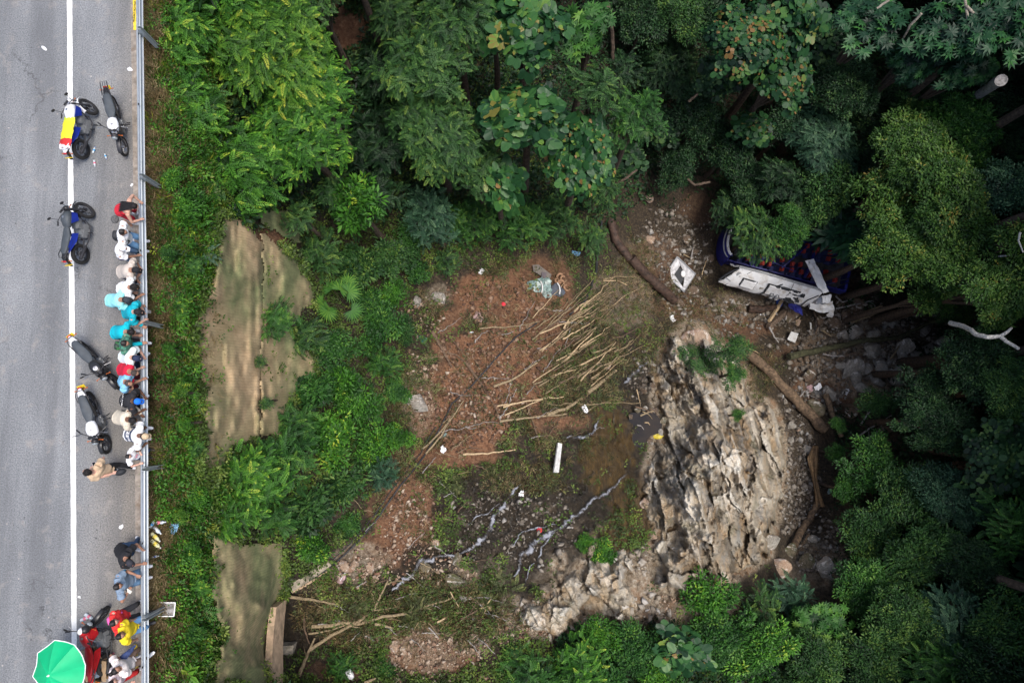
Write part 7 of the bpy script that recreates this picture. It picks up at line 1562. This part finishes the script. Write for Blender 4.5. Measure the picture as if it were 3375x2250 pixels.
        m_ = MB().tube([H-hs*.045-hf*.05, H+hs*.0-hf*.032, H+hs*.05-hf*.014, H+hs*.1-hf*.006, H+hs*.137], [(.062, .045), (.08, .072), (.084, .092), (.07, .082), (.022, .026)], 16, side=hl)
        if hair == 'curly':
            rr2 = random.Random(int(u))
            for _ in range(45):
                d = Vector((rr2.gauss(0, 1), rr2.gauss(0, 1), rr2.gauss(0, 1))).normalized(); m_.ball(H+hs*.045-hf*.02+hl*d.x*.085+hf*min(d.y, .8)*.085+hs*abs(d.z)*.095, .02, 6, 5)
        if hair == 'long':
            for k in range(9):
                w = -1+k/4; m_.tube([H+hs*.07-hf*.05+hl*w*.05, NK+hl*w*.09-q*.09+s*.02, P+s*(.36+.02*(k % 3))+hl*w*.12-q*.145, P+s*(.2+.05*(k % 2))+hl*w*.13-q*.15], [(.035, .02), (.03, .016), (.02, .012), (.006, .005)], 7)
        if hair == 'bun': m_.ball(H+hs*.1-hf*.1, .055, 12, 8)
        m_.obj('hair', HAIR, root)
    elif hair == 'shaved': MB().tube([H+hs*.0-hf*.028, H+hs*.05-hf*.014, H+hs*.1-hf*.006, H+hs*.124], [(.072, .066), (.078, .09), (.064, .078), (.02, .026)], 16, side=hl).obj('hair', mat('hair_stubble', (0.06, 0.045, 0.04), .8), root)
    PEOPLE[key] = dict(root=root, P=P, s=s, q=q, l=l, f=f, NK=NK, H=H, hs=hs, hf=hf, hands=HN, g=ground, sc=sc); return root
RW_ = lambda p: p
WHT = (0.8, 0.8, 0.82)
person('red_top', 440, 680, -4, 50, 'woman with long black hair and red top leaning over the rail', (0.6, 0.02, 0.04), skin='fair', hair='long', bare=True, pants=(0.5, 0.02, 0.04), shorts=True, hands=((462, 664, .8), (464, 724, .8)), shoes='white')
person('backpack', 404, 765, 0, 16, 'person in white shirt and denim shorts wearing a black backpack', WHT, pants=(0.13, 0.27, 0.45), shorts=True, skin='mid', hair='short', hands=((430, 740, .95), (424, 782, .95)), shoes='white', pitch=35)
person('white_cap', 404, 818, -8, 28, 'person in white shirt and white cap with a dark sling bag', WHT, cap=(0.8, 0.8, 0.82), skin='mid', pants=(0.12, 0.2, 0.33), hands=('hip', (461, 842, .8)))
person('beige_cap', 447, 890, -5, 50, 'person in beige shirt and black cap, first of the tight row', (0.5, 0.44, 0.39), cap=(0.012, 0.012, 0.015), hands=((461, 880, .8), (457, 908, .8)), pants=(0.03, 0.05, 0.1))
person('curly_white', 440, 947, -6, 46, 'person in plain white shirt with curly black hair', WHT, hair='curly', hands=((458, 928, .8), (466, 973, .8)), pants=(0.05, 0.05, 0.06))
person('aqua', 416, 988, -5, 54, 'person in pale aqua shirt and dark cap bending low', (0.28, 0.68, 0.72), cap=(0.03, 0.04, 0.05), hands=(None, (466, 1010, .8)), pants=(0.3, 0.3, 0.32), skin='mid')
person('teal', 454, 1028, -8, 44, 'person in deep teal T shirt with a dark strap across the back', (0.0, 0.33, 0.42), cap=(0.012, 0.012, 0.015), hands=((474, 1026, .8), (476, 1056, .85)), pants=(0.04, 0.04, 0.05), skin='fair')
person('teal_long', 431, 1094, -4, 52, 'person in bright turquoise long sleeved top spreading both arms to the rail', (0.0, 0.42, 0.52), sleeve='long', hair='short', hands=((472, 1074, .8), (472, 1131, .8)), pants=(0.03, 0.03, 0.04))
person('camo', 411, 1131, -5, 20, 'person in dark green patterned shirt with a green and black bag', mat('camo_cloth', (0.06, 0.2, 0.14), .9, var=.4, scale=14, dirt=(0.02, 0.06, 0.05)), hair='short', hands=(None, (450, 1150, .9)), pants=(0.02, 0.02, 0.03))
person('white_navy', 448, 1180, -8, 46, 'person in white shirt and navy cap, right of the green patterned shirt', (0.7, 0.78, 0.8), cap=(0.02, 0.03, 0.07), hands=((474, 1174, .8), (467, 1212, .8)), pants=(0.03, 0.04, 0.08), skin='fair')
person('red_shirt', 441, 1228, -12, 46, 'person in crimson shirt with one hand behind the hip', (0.55, 0.01, 0.04), hair='shaved', hands=('hip', (472, 1250, .8)), pants=(0.02, 0.03, 0.08))
person('light_blue', 422, 1262, -14, 34, 'person in light blue shirt with a bald spot and maroon shorts', (0.2, 0.45, 0.66), hair='shaved', hands=((437, 1278, .95), None), pants=(0.12, 0.015, 0.03), skin='mid')
person('black_hoodie', 452, 1322, -4, 46, 'person in black shirt with white lettering and a bright blue cap', (0.018, 0.018, 0.022), cap=(0.01, 0.16, 0.72), sleeve='short', skin='dark', hands=((478, 1307, .8), (472, 1352, .8)), pants=(0.02, 0.02, 0.03))
person('cream', 436, 1384, -6, 50, 'person in cream long sleeved sweater and camouflage trousers', (0.6, 0.53, 0.42), sleeve='long', hair='short', skin='dark', hands=((467, 1366, .8), (470, 1411, .8)), pants=(0.1, 0.11, 0.09))
person('jersey', 476, 1437, -4, 52, 'person in white football jersey with dark numbers and a beige cap', WHT, cap=(0.56, 0.42, 0.27), skin='dark', hands=((474, 1408, .8), (478, 1465, .85)), pants=(0.03, 0.03, 0.04))
person('pink_print', 423, 1503, -10, 0, 'short person in white shirt with pink print standing at the rail', WHT, hair='short', skin='fair', hands=((463, 1492, .8), (462, 1528, .8)), pants=(0.04, 0.07, 0.15), pitch=24, sc=.76, shoes='dark')
person('phone_man', 290, 1555, 150, 2, 'man in tan shirt holding up a phone behind the row', (0.52, 0.38, 0.25), hair='curly', skin='fair', hands=((378, 1558, .95), (310, 1534, 1.3)), pants=(0.018, 0.018, 0.022), shoes='white', pitch=6, step=.35)
person('black_shirt', 426, 1852, -22, 44, 'person in black T shirt and dark cap with a red emblem', (0.016, 0.016, 0.018), cap=(0.035, 0.035, 0.045), hands=((469, 1808, .8), (472, 1857, .8)), pants=(0.04, 0.08, 0.16), skin='mid', headyaw=-30)
person('grey_blue', 388, 1931, 12, 4, 'man in grey blue T shirt looking down at his phone', (0.2, 0.27, 0.36), hair='short', hands=((452, 1895, 1.0), (424, 1946, 1.15)), pants=(0.12, 0.22, 0.35), skin='mid', pitch=28, feetfwd=(.0, -.05))
person('red_pink', 375, 2051, 20, 8, 'woman in red shirt beside the red motorcycle front wheel', (0.68, 0.03, 0.03), hair='short', hands=((420, 2045, 1.05), (424, 2066, 1.1)), pants=(0.04, 0.04, 0.045), skin='fair', pitch=30, feetfwd=(.0, -.06))
person('yellow', 397, 2094, 14, 6, 'person in bright yellow T shirt', (0.8, 0.6, 0.02), hair='short', hands=((446, 2040, .85), (452, 2106, .82)), pants=(0.13, 0.28, 0.5), skin='mid', pitch=20, shoes='dark', feetfwd=(.0, -.05))
person('white_bun', 383, 2208, 40, 8, 'woman in white blouse with black straps and hair in a bun', (0.72, 0.66, 0.64), hair='bun', hands=((400, 2172, 1.1), (446, 2194, .8)), pants=(0.18, 0.12, 0.09), skin='mid', pitch=16)
person('bottom', 372, 2249, 20, 15, 'person in pale pink shirt cut by the bottom edge', (0.7, 0.6, 0.62), hair='short', hands=(None, None), pants=(0.6, 0.03, 0.03), skin='fair', pitch=25)
# things people wear and carry
def onback(key, name, label, cat, m, c, size, m2=None, straps=True):
    p = PEOPLE[key]; o = thing(name, label, cat, tuple(p['g'])); M_ = Matrix((p['l'], -p['q'], p['s'])).transposed()
    ctr = p['P']+p['s']*c[2]-p['q']*c[1]+p['l']*c[0]; mb = MB().ball((0, 0, 0), (size[0]/2, size[1]/2, size[2]/2), 16, 10)
    mb.v = [tuple(M_ @ Vector([math.copysign(abs(q/(h_/2))**.6*h_/2, q) for q, h_ in zip(p_, size)])+ctr) for p_ in mb.v]; mb.obj('bag_body', m, o)
    if straps:
        for w in (1, -1): MB().tube([ctr+p['l']*w*.09+p['s']*size[2]*.35, p['NK']-p['s']*.02+p['l']*w*.1-p['q']*.06, p['NK']-p['s']*.0+p['l']*w*.105+p['q']*.03, p['P']+p['s']*.3+p['l']*w*.14+p['q']*.13, p['P']+p['s']*.12+p['l']*w*.165+p['q']*.05], [(.022, .008)]*5, 8, side=p['l']).obj('strap', m2 or m, o)
    return o
BLKC = mat('bag_black', (0.02, 0.022, 0.026), .7)
onback('backpack', 'backpack', 'black backpack worn over a white shirt', 'backpack', BLKC, (0, .22, .26), (.27, .17, .4))
onback('camo', 'backpack', 'black and bright green patterned bag on the green shirt', 'backpack', mat('bag_green', (0.02, 0.03, 0.03), .7, var=.2, scale=12, dirt=(0.06, 0.45, 0.08)), (-.06, .22, .22), (.25, .17, .36))
onback('red_pink', 'backpack', 'pink backpack on the woman in red', 'backpack', mat('bag_pink', (0.72, 0.12, 0.42), .7), (.05, .18, .3), (.24, .12, .3))
def strapbag(key, label, m, side=1, bag=True):
    p = PEOPLE[key]; l, s, q = p['l'], p['s'], p['q']; o = thing('sling_bag', label, 'bag', tuple(p['g']))
    MB().tube([p['NK']-s*.03+l*side*.1+q*.06, p['NK']-s*.02+l*side*.11-q*.09, p['P']+s*.33-q*.142, p['P']+s*.2-l*side*.09-q*.14, p['P']+s*.1-l*side*.18-q*.03], [(.02, .008)]*5, 8, side=l).obj('strap', m, o)
    if bag: MB().ball(p['P']+s*.12-l*side*.2+q*.02, (.1, .06, .12), 12, 8).obj('bag_body', m, o)
strapbag('teal', 'thin dark strap across the teal shirt', mat('strap_navy', (0.03, 0.04, 0.09), .7), -1, False)
strapbag('white_cap', 'dark sling bag on the person with the white cap', mat('strap_violet', (0.05, 0.03, 0.1), .7), 1)
strapbag('white_bun', 'black strap on the white blouse', BLKC, 1, False)
p = PEOPLE['phone_man']
def carried(name, label, cat, mb, m, loc, rot=(0, 0, 0)):
    o = mb.obj(name, m); o.location = loc; o.rotation_euler = rot; return tag(o, label, cat)
def handw(key, i): q = PEOPLE[key]; return q['g']+q['hands'][i]*q['sc']
h = handw('phone_man', 1); ph = thing('phone', 'dark phone with a light rim held up by the man in tan', 'phone', tuple(h+Vector((.03, .03, .05))), (R(-25), R(35), R(20)))
MB().box((0, 0, 0), (.082, .165, .009)).obj('case', mat('phone_case', (0.55, 0.45, 0.47), .4), ph, smooth=False); MB().box((0, 0, .0065), (.07, .15, .003)).obj('screen', mat('phone_screen', (0.01, 0.01, 0.012), .1), ph, smooth=False)
h = handw('phone_man', 0); carried('handbag', 'black bag hanging from the hand of the man in tan', 'bag', MB().ball((0, 0, 0), (.15, .09, .12), 14, 10), BLKC, h+Vector((.12, .02, -.12)), (0, 0, .4))
h = handw('grey_blue', 1); carried('phone', 'phone in the hand of the man in grey blue', 'phone', MB().box((0, 0, 0), (.075, .15, .01)), mat('phone_screen', (0.01, 0.01, 0.012), .1), h+Vector((.02, 0, .03)), (.2, .3, 1))
h = handw('white_bun', 0); carried('jacket', 'dark blue garment held by the woman in white', 'garment', MB().tube([(-.16, -.1, 0), (0, 0, .03), (.14, .16, -.05), (.2, .26, -.15)], [(.07, .03), (.09, .05), (.06, .03), (.02, .01)], 10), mat('navy_cloth', (0.03, 0.05, 0.14), .8, var=.3, scale=9), h+Vector((.06, .05, -.03)))
carried('cap', 'fuzzy dark grey cap held behind the white shirt', 'cap', MB().ball((0, 0, 0), (.11, .12, .08), 14, 8), mat('fuzzy_grey', (0.1, 0.1, 0.1), .95, var=.4, scale=25), at(379, 723, 1.25))
carried('balloon_glove', 'bright blue cloth held behind the man in grey blue', 'cloth', MB().ball((0, 0, 0), (.09, .07, .05), 12, 8), mat('cyan_cloth', (0.02, 0.4, 0.7), .7), at(411, 1884, 1.1))
# lettering and marks on the clothes
def backtext(key, s_, a, size, m, dx=0.0, sx=1.0, off=.155, name='lettering'):
    p = PEOPLE[key]; Mx = Matrix((-p['l']*-1*-1, p['s'], -p['q'])).transposed()
    Mx = Matrix((-p['l'], p['s'], -p['q'])).transposed()
    X_ = Mx.col[0].cross(Mx.col[1])
    if X_.dot(Mx.col[2]) < 0: Mx = Matrix((p['l'], p['s'], -p['q'])).transposed()
    o = text(s_, name, None, (0, 0, 0), (0, 0, 0), size, m, .003)
    o.parent = p['root']; o.rotation_euler = Mx.to_euler(); o.location = p['P']+p['s']*a-p['q']*off+p['l']*dx; o.scale = (sx, 1, 1); return o
backtext('black_hoodie', 'Los Angel', .20, .085, INKW, off=.163); backtext('black_hoodie', '_ I _', .08, .05, INKW, off=.160)
NAVY = mat('jersey_navy', (0.03, 0.05, 0.1), .8)
backtext('jersey', '717', .17, .19, NAVY, off=.165); p = PEOPLE['jersey']
def band(key, a, w, m, name, hw=.19, off=.168, cv=.05):
    p = PEOPLE[key]; V = []; n = 14
    for i in range(n+1):
        x = -1+2*i/n; c = p['P']+p['s']*(a+cv*x*x)+p['l']*hw*x*.95-p['q']*(off*math.sqrt(max(.0, 1-.80*x*x))); V += [c-p['s']*w/2, c+p['s']*w/2]
    return MB().sheet(V, [(2*i, 2*i+1, 2*i+3, 2*i+2) for i in range(n)], .006, p['q']*-1).obj(name, m, p['root'])
band('jersey', .315, .07, NAVY, 'yoke_band', cv=.01); band('jersey', .05, .014, NAVY, 'hem_stripe'); band('jersey', .02, .012, NAVY, 'hem_stripe'); band('jersey', -.01, .010, NAVY, 'hem_stripe')
p = PEOPLE['pink_print']; 
for k, (x, z) in enumerate([(-.04, .3), (.02, .27), (-.05, .22), (.03, .2)]): MB().ball(p['P']+p['s']*z+p['l']*x+p['q']*.15, (.012, .03, .022), 8, 6).obj('print_mark', LBR, p['root'])
for key, c in (('white_navy', INKW), ('black_shirt', mat('emblem_red', (.7, .03, .08), .6)), ('black_hoodie', INKW)):
    p = PEOPLE[key]; MB().ball(p['H']+p['hs']*.085+p['hf']*.078, (.014, .014, .012), 8, 6).obj('cap_emblem', c, p['root'])
p = PEOPLE['light_blue']; MB().ball(p['H']+p['hs']*.1-p['hf']*.02, (.045, .045, .03), 12, 8).obj('bald_spot', SK['mid'], p['root'])
# ------------------------------------------------------------------ the wrecked bus
BWH = mat('bus_white', (0.62, 0.63, 0.64), .4, var=.06, scale=1.5, dirt=(0.3, 0.24, 0.17)); BBU = mat('bus_blue', (0.02, 0.025, 0.2), .4, var=.3, scale=3, dirt=(0.02, 0.02, 0.05)); BSE = mat('bus_seat_blue', (0.04, 0.05, 0.15), .8, var=.3, scale=5); BRD = mat('bus_headrest_red', (0.36, 0.045, 0.035), .8, var=.15, scale=6)
BFL = mat('bus_floor', (0.07, 0.07, 0.075), .8, var=.4, scale=3); BDK = mat('bus_dark', (0.02, 0.022, 0.026), .6); BGR = mat('bus_grey', (0.22, 0.23, 0.24), .5)
ZB_ = -24.6
A = at(2395, 800, ZB_); B_ = at(2790, 905, ZB_); ax = (B_-A); ax.z = 0; LB = ax.length; ax.normalize(); sd = Vector((ax.y, -ax.x, 0))     # ax: front -> rear, sd: towards the photo's lower side
bus = thing('bus', 'wrecked blue and white bus without its roof at the bottom of the ravine', 'bus', tuple(A), (0, 0, math.atan2(ax.y, ax.x)))
# local: x along the bus, y = left of x (photo up), z up
Wd = 2.5
MB().box((LB/2, 0, -.45), (LB, Wd, .3)).obj('floor', BFL, bus, smooth=False)
for y, nm in ((-Wd/2, 'near_side'), (Wd/2, 'far_side')):
    mb = MB().box((LB/2, y, .05), (LB, .1, .9)); 
    w = mb.obj('side_wall', BBU, bus, smooth=False)
    rb = random.Random(int(y*10)+50)
    for k in range(7): MB().tube([(LB*(k+.5)/7, y, .45), (LB*(k+.5)/7+rb.uniform(-.3, .3), y+rb.uniform(-.2, .2), .45+rb.uniform(.3, .8))], .035, 6).obj('window_pillar', BBU, bus)
# seats: two pairs each side of the aisle
rb = random.Random(4)
for i in range(9):
    for j, y in enumerate((-.95, -.5, .5, .95)):
        x = 1.2+i*(LB-2.0)/9; dz = rb.uniform(-.08, .1); tl = rb.uniform(-.12, .12); M_ = Matrix.Translation((x+rb.uniform(-.08, .08), y+rb.uniform(-.04, .04), -.05+dz)) @ Matrix.Rotation(tl, 4, 'X') @ Matrix.Rotation(rb.uniform(-.15, .25), 4, 'Y')
        s_ = MB().box((0, 0, .12), (.42, .4, .14), top=.92).xf(M_).obj('seat', BSE, bus, smooth=False)
        MB().box((.24, 0, .48), (.13, .4, .66), Matrix.Rotation(.2, 3, 'Y'), top=.85).xf(M_).obj('backrest', BSE, s_, smooth=False)
        MB().box((.31, 0, .86), (.2, .3, .24), Matrix.Rotation(.2, 3, 'Y'), top=.85).xf(M_).obj('headrest', BRD, s_, smooth=False)
# front end: curved blue and white shell
V = []; n = 14
for i in range(n+1):
    a = R(-80+160*i/n); 
    for r_, z_ in ((1.0, 1.35), (1.12, 1.2), (1.3, .6), (1.36, -.3)): V.append((.25-r_*math.cos(a)*.55, 1.25*r_*math.sin(a)/1.1, z_))
fr = MB().sheet(V, [(4*i+j, 4*i+j+1, 4*i+j+5, 4*i+j+4) for i in range(n) for j in range(3)], .05, (1, 0, 0)).obj('front_shell', BBU, bus)
MB().tube([V[4*i] for i in range(n+1)], .09, 8).obj('white_rim', BWH, bus); MB().tube([(V[4*i+1][0]-.12, V[4*i+1][1], V[4*i+1][2]-.1) for i in range(n+1)], .05, 8).obj('grey_trim', BGR, bus)
MB().tube([(V[4*i+1][0]+.15, V[4*i+1][1]*.9, V[4*i+1][2]-.05) for i in range(n+1)], .04, 8).obj('blue_trim', BBU, bus)
MB().box((.7, 0, .25), (.5, 2.1, .5), top=.8).obj('dashboard', BDK, bus, smooth=False); MB().torus((1.0, .7, .75), .22, .02, (.6, 0, .8), 20, 6).obj('steering_wheel', BDK, bus)
# torn blue sheets and bars hanging inside
for pts, r_ in [([(3.6, -1.0, 1.0), (4.4, .2, 1.2), (4.9, .9, .9)], .05), ([(5.2, -1.2, .9), (5.35, -.3, 1.15), (5.4, .5, 1.0)], .11), ([(2.2, -.6, 1.0), (3.4, -.9, 1.1), (4.6, -1.0, 1.0)], .03), ([(6.2, -.9, 1.0), (7.0, -.5, 1.1), (7.8, .2, .9)], .04)]:
    MB().tube(pts, r_, 6).obj('torn_bar', BBU, bus)
MB().ball((5.6, -.45, 1.25), (.16, .14, .08), 12, 8).obj('pink_cushion', CLP, bus)
# roof panel folded down over the near side. photo corners -> plane
c = [at(2372, 922, ZB_+1.6), at(2437, 884, ZB_+2.2), at(2700, 960, ZB_+2.2), at(2735, 985, ZB_+2.0), at(2655, 1010, ZB_+.5), at(2500, 978, ZB_+.4), at(2375, 935, ZB_+.9)]
M0 = bus.matrix_basis.copy(); bpy.context.view_layer.update(); MI = bus.matrix_world.inverted()
top = [at(2437, 884, ZB_+2.2), at(2520, 905, ZB_+2.25), at(2610, 932, ZB_+2.25), at(2712, 962, ZB_+2.15)]
bot = [at(2368, 930, ZB_+1.4), at(2470, 962, ZB_+.9), at(2560, 984, ZB_+.8), at(2652, 1010, ZB_+.8)]
def lerpl(P, t): t = t*(len(P)-1); k = min(int(t), len(P)-2); return P[k].lerp(P[k+1], t-k)
nu, nvv = 30, 8; V = []
e1 = (top[3]-top[0]).normalized(); e2 = (bot[2]-top[1]).normalized(); pn = e1.cross(e2).normalized(); pn = pn if pn.z > 0 else -pn
rb = random.Random(9)
def roofpt(a, b): p = lerpl(top, a).lerp(lerpl(bot, a), b); return p+pn*(.16*math.sin(math.pi*min(1, max(0, b)))**.6)
for i in range(nu+1):
    for j in range(nvv+1): V.append(MI @ (roofpt(i/nu, j/nvv)+pn*(rb.uniform(-.02, .02)+.05*math.sin(i*.9+j)*math.cos(j*1.3))))
nl_ = (MI.to_3x3() @ pn).normalized()
rf = MB().sheet(V, [(i*(nvv+1)+j, i*(nvv+1)+j+1, (i+1)*(nvv+1)+j+1, (i+1)*(nvv+1)+j) for i in range(nu) for j in range(nvv)], .09, nl_).obj('roof_panel', BWH, bus)
RL = (top[3]-top[0]).length; RW2 = (bot[1]-top[1]).length
def onroof(a, b, w, d, h, name, m, par=None, rot=0, ball=False):
    p = roofpt(a, b); x = (roofpt(min(a+.02, 1), b)-roofpt(a-.02, b)).normalized(); y = (roofpt(a, b+.03)-roofpt(a, b-.03)).normalized(); y = (y-x*y.dot(x)).normalized(); z = x.cross(y); z = z if z.dot(pn) > 0 else -z
    if rot: x, y = x*math.cos(rot)+y*math.sin(rot), y*math.cos(rot)-x*math.sin(rot)
    mb = MB().box((0, 0, 0), (w, d, h)) if not ball else MB().tube([(0, 0, -h/2), (0, 0, h/2)], w, 20)
    M_ = Matrix((x, y, z)).transposed(); mb.v = [tuple(MI @ (M_ @ Vector(q)+p+z*h*.45)) for q in mb.v]; return mb.obj(name, m, par or bus, smooth=False)
# dark strip (window band) along the upper edge
MB().tube([MI @ (lerpl(top, t_)+Vector((.0, .12, -.05))) for t_ in np.linspace(0, 1, 12)], (.1), 6).obj('edge_strip', BGR, bus)
MB().tube([MI @ (lerpl([at(2370, 922, ZB_+1.5), at(2400, 900, ZB_+1.9), at(2436, 884, ZB_+2.25)], t_)) for t_ in np.linspace(0, 1, 6)], .07, 6).obj('front_roof_edge', BDK, bus)
onroof(.02, .62, .5, .05, .012, 'lettering_strip', BGR, rot=.4); onroof(.06, .25, .16, .16, .02, 'rivet_plate', BGR, ball=True)
MB().tube([MI @ (roofpt(.16, .0)+pn*.05), MI @ (roofpt(.07, 1.0)+pn*.05)], .018, 5).obj('seam', BDK, bus)
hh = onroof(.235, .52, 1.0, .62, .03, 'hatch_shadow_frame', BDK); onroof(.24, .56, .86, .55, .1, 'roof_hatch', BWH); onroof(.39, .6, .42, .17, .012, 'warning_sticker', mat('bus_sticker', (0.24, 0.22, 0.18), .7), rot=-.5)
for a, b in ((.17, .42), (.2, .95)): onroof(a, b, .05, .05, .05, 'roof_bracket', BDK)
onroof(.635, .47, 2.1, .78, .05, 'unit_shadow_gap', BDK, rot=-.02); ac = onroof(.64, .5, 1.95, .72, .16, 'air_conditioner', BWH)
MB().tube([MI @ (roofpt(.44, .98)+pn*.06), MI @ (roofpt(.52, .35)+pn*.08), MI @ (roofpt(.58, .12)+pn*.05)], [.03, .09, .03], 6).obj('open_gap', BDK, bus)
for a, b in ((.545, .66), (.57, .84), (.61, .66), (.635, .86)):
    onroof(a, b, .14, .14, .2, 'fan', BGR, ac, ball=True); onroof(a, b, .045, .045, .23, 'fan_hub', BWH, ac, ball=True)
for a in (.55, .615, .66): onroof(a, .26, .26 if a > .56 else .2, .1, .2, 'vent_grille', BDK, ac)
for k in range(22):
    a = .70+rb.uniform(0, .15); b = rb.uniform(.25, .92); onroof(a, b, rb.uniform(.1, .36), rb.uniform(.04, .09), .19, 'missing_grille', BDK, ac, rot=rb.uniform(-.3, .1))
MB().tube([MI @ (roofpt(.68, -.05)+pn*.1), MI @ (roofpt(.70, .4)+pn*.22), MI @ (roofpt(.69, 1.02)+pn*.1)], .016, 5).obj('hanging_cable', BDK, bus)
MB().tube([MI @ (roofpt(.985, .15)+pn*.06), MI @ (roofpt(.93, .5)+pn*.08), MI @ (roofpt(.95, 1.0)+pn*.06)], .04, 5).obj('crack', BDK, bus)
def scrap(pts, m, name, th=.04):
    P = [MI @ at(u, v, ZB_+z) for u, v, z in pts]; k = len(P)//2; V = []; n = 8; cols_ = 5; F_ = []
    for i in range(n+1):
        t_ = i/n*(k-1); a = lerpl(P[:k], i/n); b = lerpl(P[k:], i/n)
        for j in range(cols_): V.append(a.lerp(b, j/(cols_-1))+Vector((rb.uniform(-.03, .03), rb.uniform(-.03, .03), rb.uniform(-.07, .07))))
    return MB().sheet(V, [(i*cols_+j, i*cols_+j+1, (i+1)*cols_+j+1, (i+1)*cols_+j) for i in range(n) for j in range(cols_-1)], th).obj(name, m, bus, sharp=20)
scrap([(2655, 858, 2.6), (2672, 900, 2.6), (2694, 940, 2.4), (2712, 968, 2.2), (2680, 853, 2.5), (2697, 880, 2.6), (2716, 925, 2.4), (2732, 962, 2.3)], BWH, 'torn_side_strip')
scrap([(2668, 1000, .8), (2690, 985, 1.3), (2712, 972, 1.8), (2664, 1012, .8), (2690, 1018, 1.2), (2724, 990, 1.6)], BWH, 'torn_roof_corner')
scrap([(2712, 975, 2.2), (2742, 968, 2.2), (2708, 1000, 2.0), (2738, 998, 2.0)], BWH, 'torn_white_flap')
scrap([(2672, 996, 1.6), (2700, 1005, 1.7), (2744, 992, 1.7), (2669, 1018, 1.3), (2715, 1032, 1.2), (2754, 1020, 1.4)], BWH, 'torn_rear_panel')
scrap([(2738, 1020, 1.4), (2752, 1022, 1.4), (2722, 1040, .9), (2744, 1048, .9)], BWH, 'torn_rear_tip')
scrap([(2595, 990, .6), (2640, 1005, .6), (2600, 1015, .2), (2645, 1040, .2)], BBU, 'torn_blue_skirt')
scrap([(2407, 866, 1.6), (2420, 874, 1.6), (2436, 875, 1.5), (2408, 872, 1.6), (2420, 880, 1.6), (2433, 882, 1.5)], BWH, 'bent_mirror_arm')
for u, v, z in ((2800, 940, 1), (2780, 960, .8), (2760, 935, 1.2)):
    MB().tube([MI @ at(u-40, v-15, ZB_+z), MI @ at(u-10, v-20, ZB_+z+.3), MI @ at(u+20, v-30, ZB_+z)], .035, 6).obj('bent_bar', BDK, bus)
MB().box((LB-.1, 0, .1), (.15, 2.4, 1.0)).obj('rear_wall', BBU, bus, smooth=False)
# square frame torn off the bus, lying left of it
hf_ = thing('roof_frame', 'square grey hatch frame with a hole, lying left of the bus', 'frame', tuple(at(2244, 902, -23.2)))
cs = [at(2232, 846, -23.1), at(2292, 903, -22.9), at(2255, 962, -23.1), at(2193, 903, -23.3)]; MIf = Matrix.Translation(-hf_.location); cs = [MIf @ p for p in cs]
FRM = mat('peeled_aluminium', (0.42, 0.42, 0.43), .5, .3, var=.25, scale=4, dirt=(0.08, 0.075, 0.07))
ct = sum(cs, Vector())/4; inn = [ct+(p-ct)*.52+Vector((.1, -.02, 0)) for p in cs]; inn[1] = ct+(cs[1]-ct)*.3; inn[2] = ct+(cs[2]-ct)*.75
MB().sheet(cs+inn, [(0, 1, 5, 4), (1, 2, 6, 5), (2, 3, 7, 6), (3, 0, 4, 7)], .05).obj('frame_plate', FRM, hf_, smooth=False)
MB().tube(cs+[cs[0]], .05, 6).obj('frame_rim', BGR, hf_); MB().ball(ct+Vector((.18, .02, .03)), (.16, .22, .05), 14, 6).obj('white_disc', BWH, hf_)
MB().sheet([ct+(p-ct)*.55-Vector((.1, 0, .06)) for p in cs], [(0, 1, 2, 3)], .02).obj('dark_backing', BDK, hf_, smooth=False)
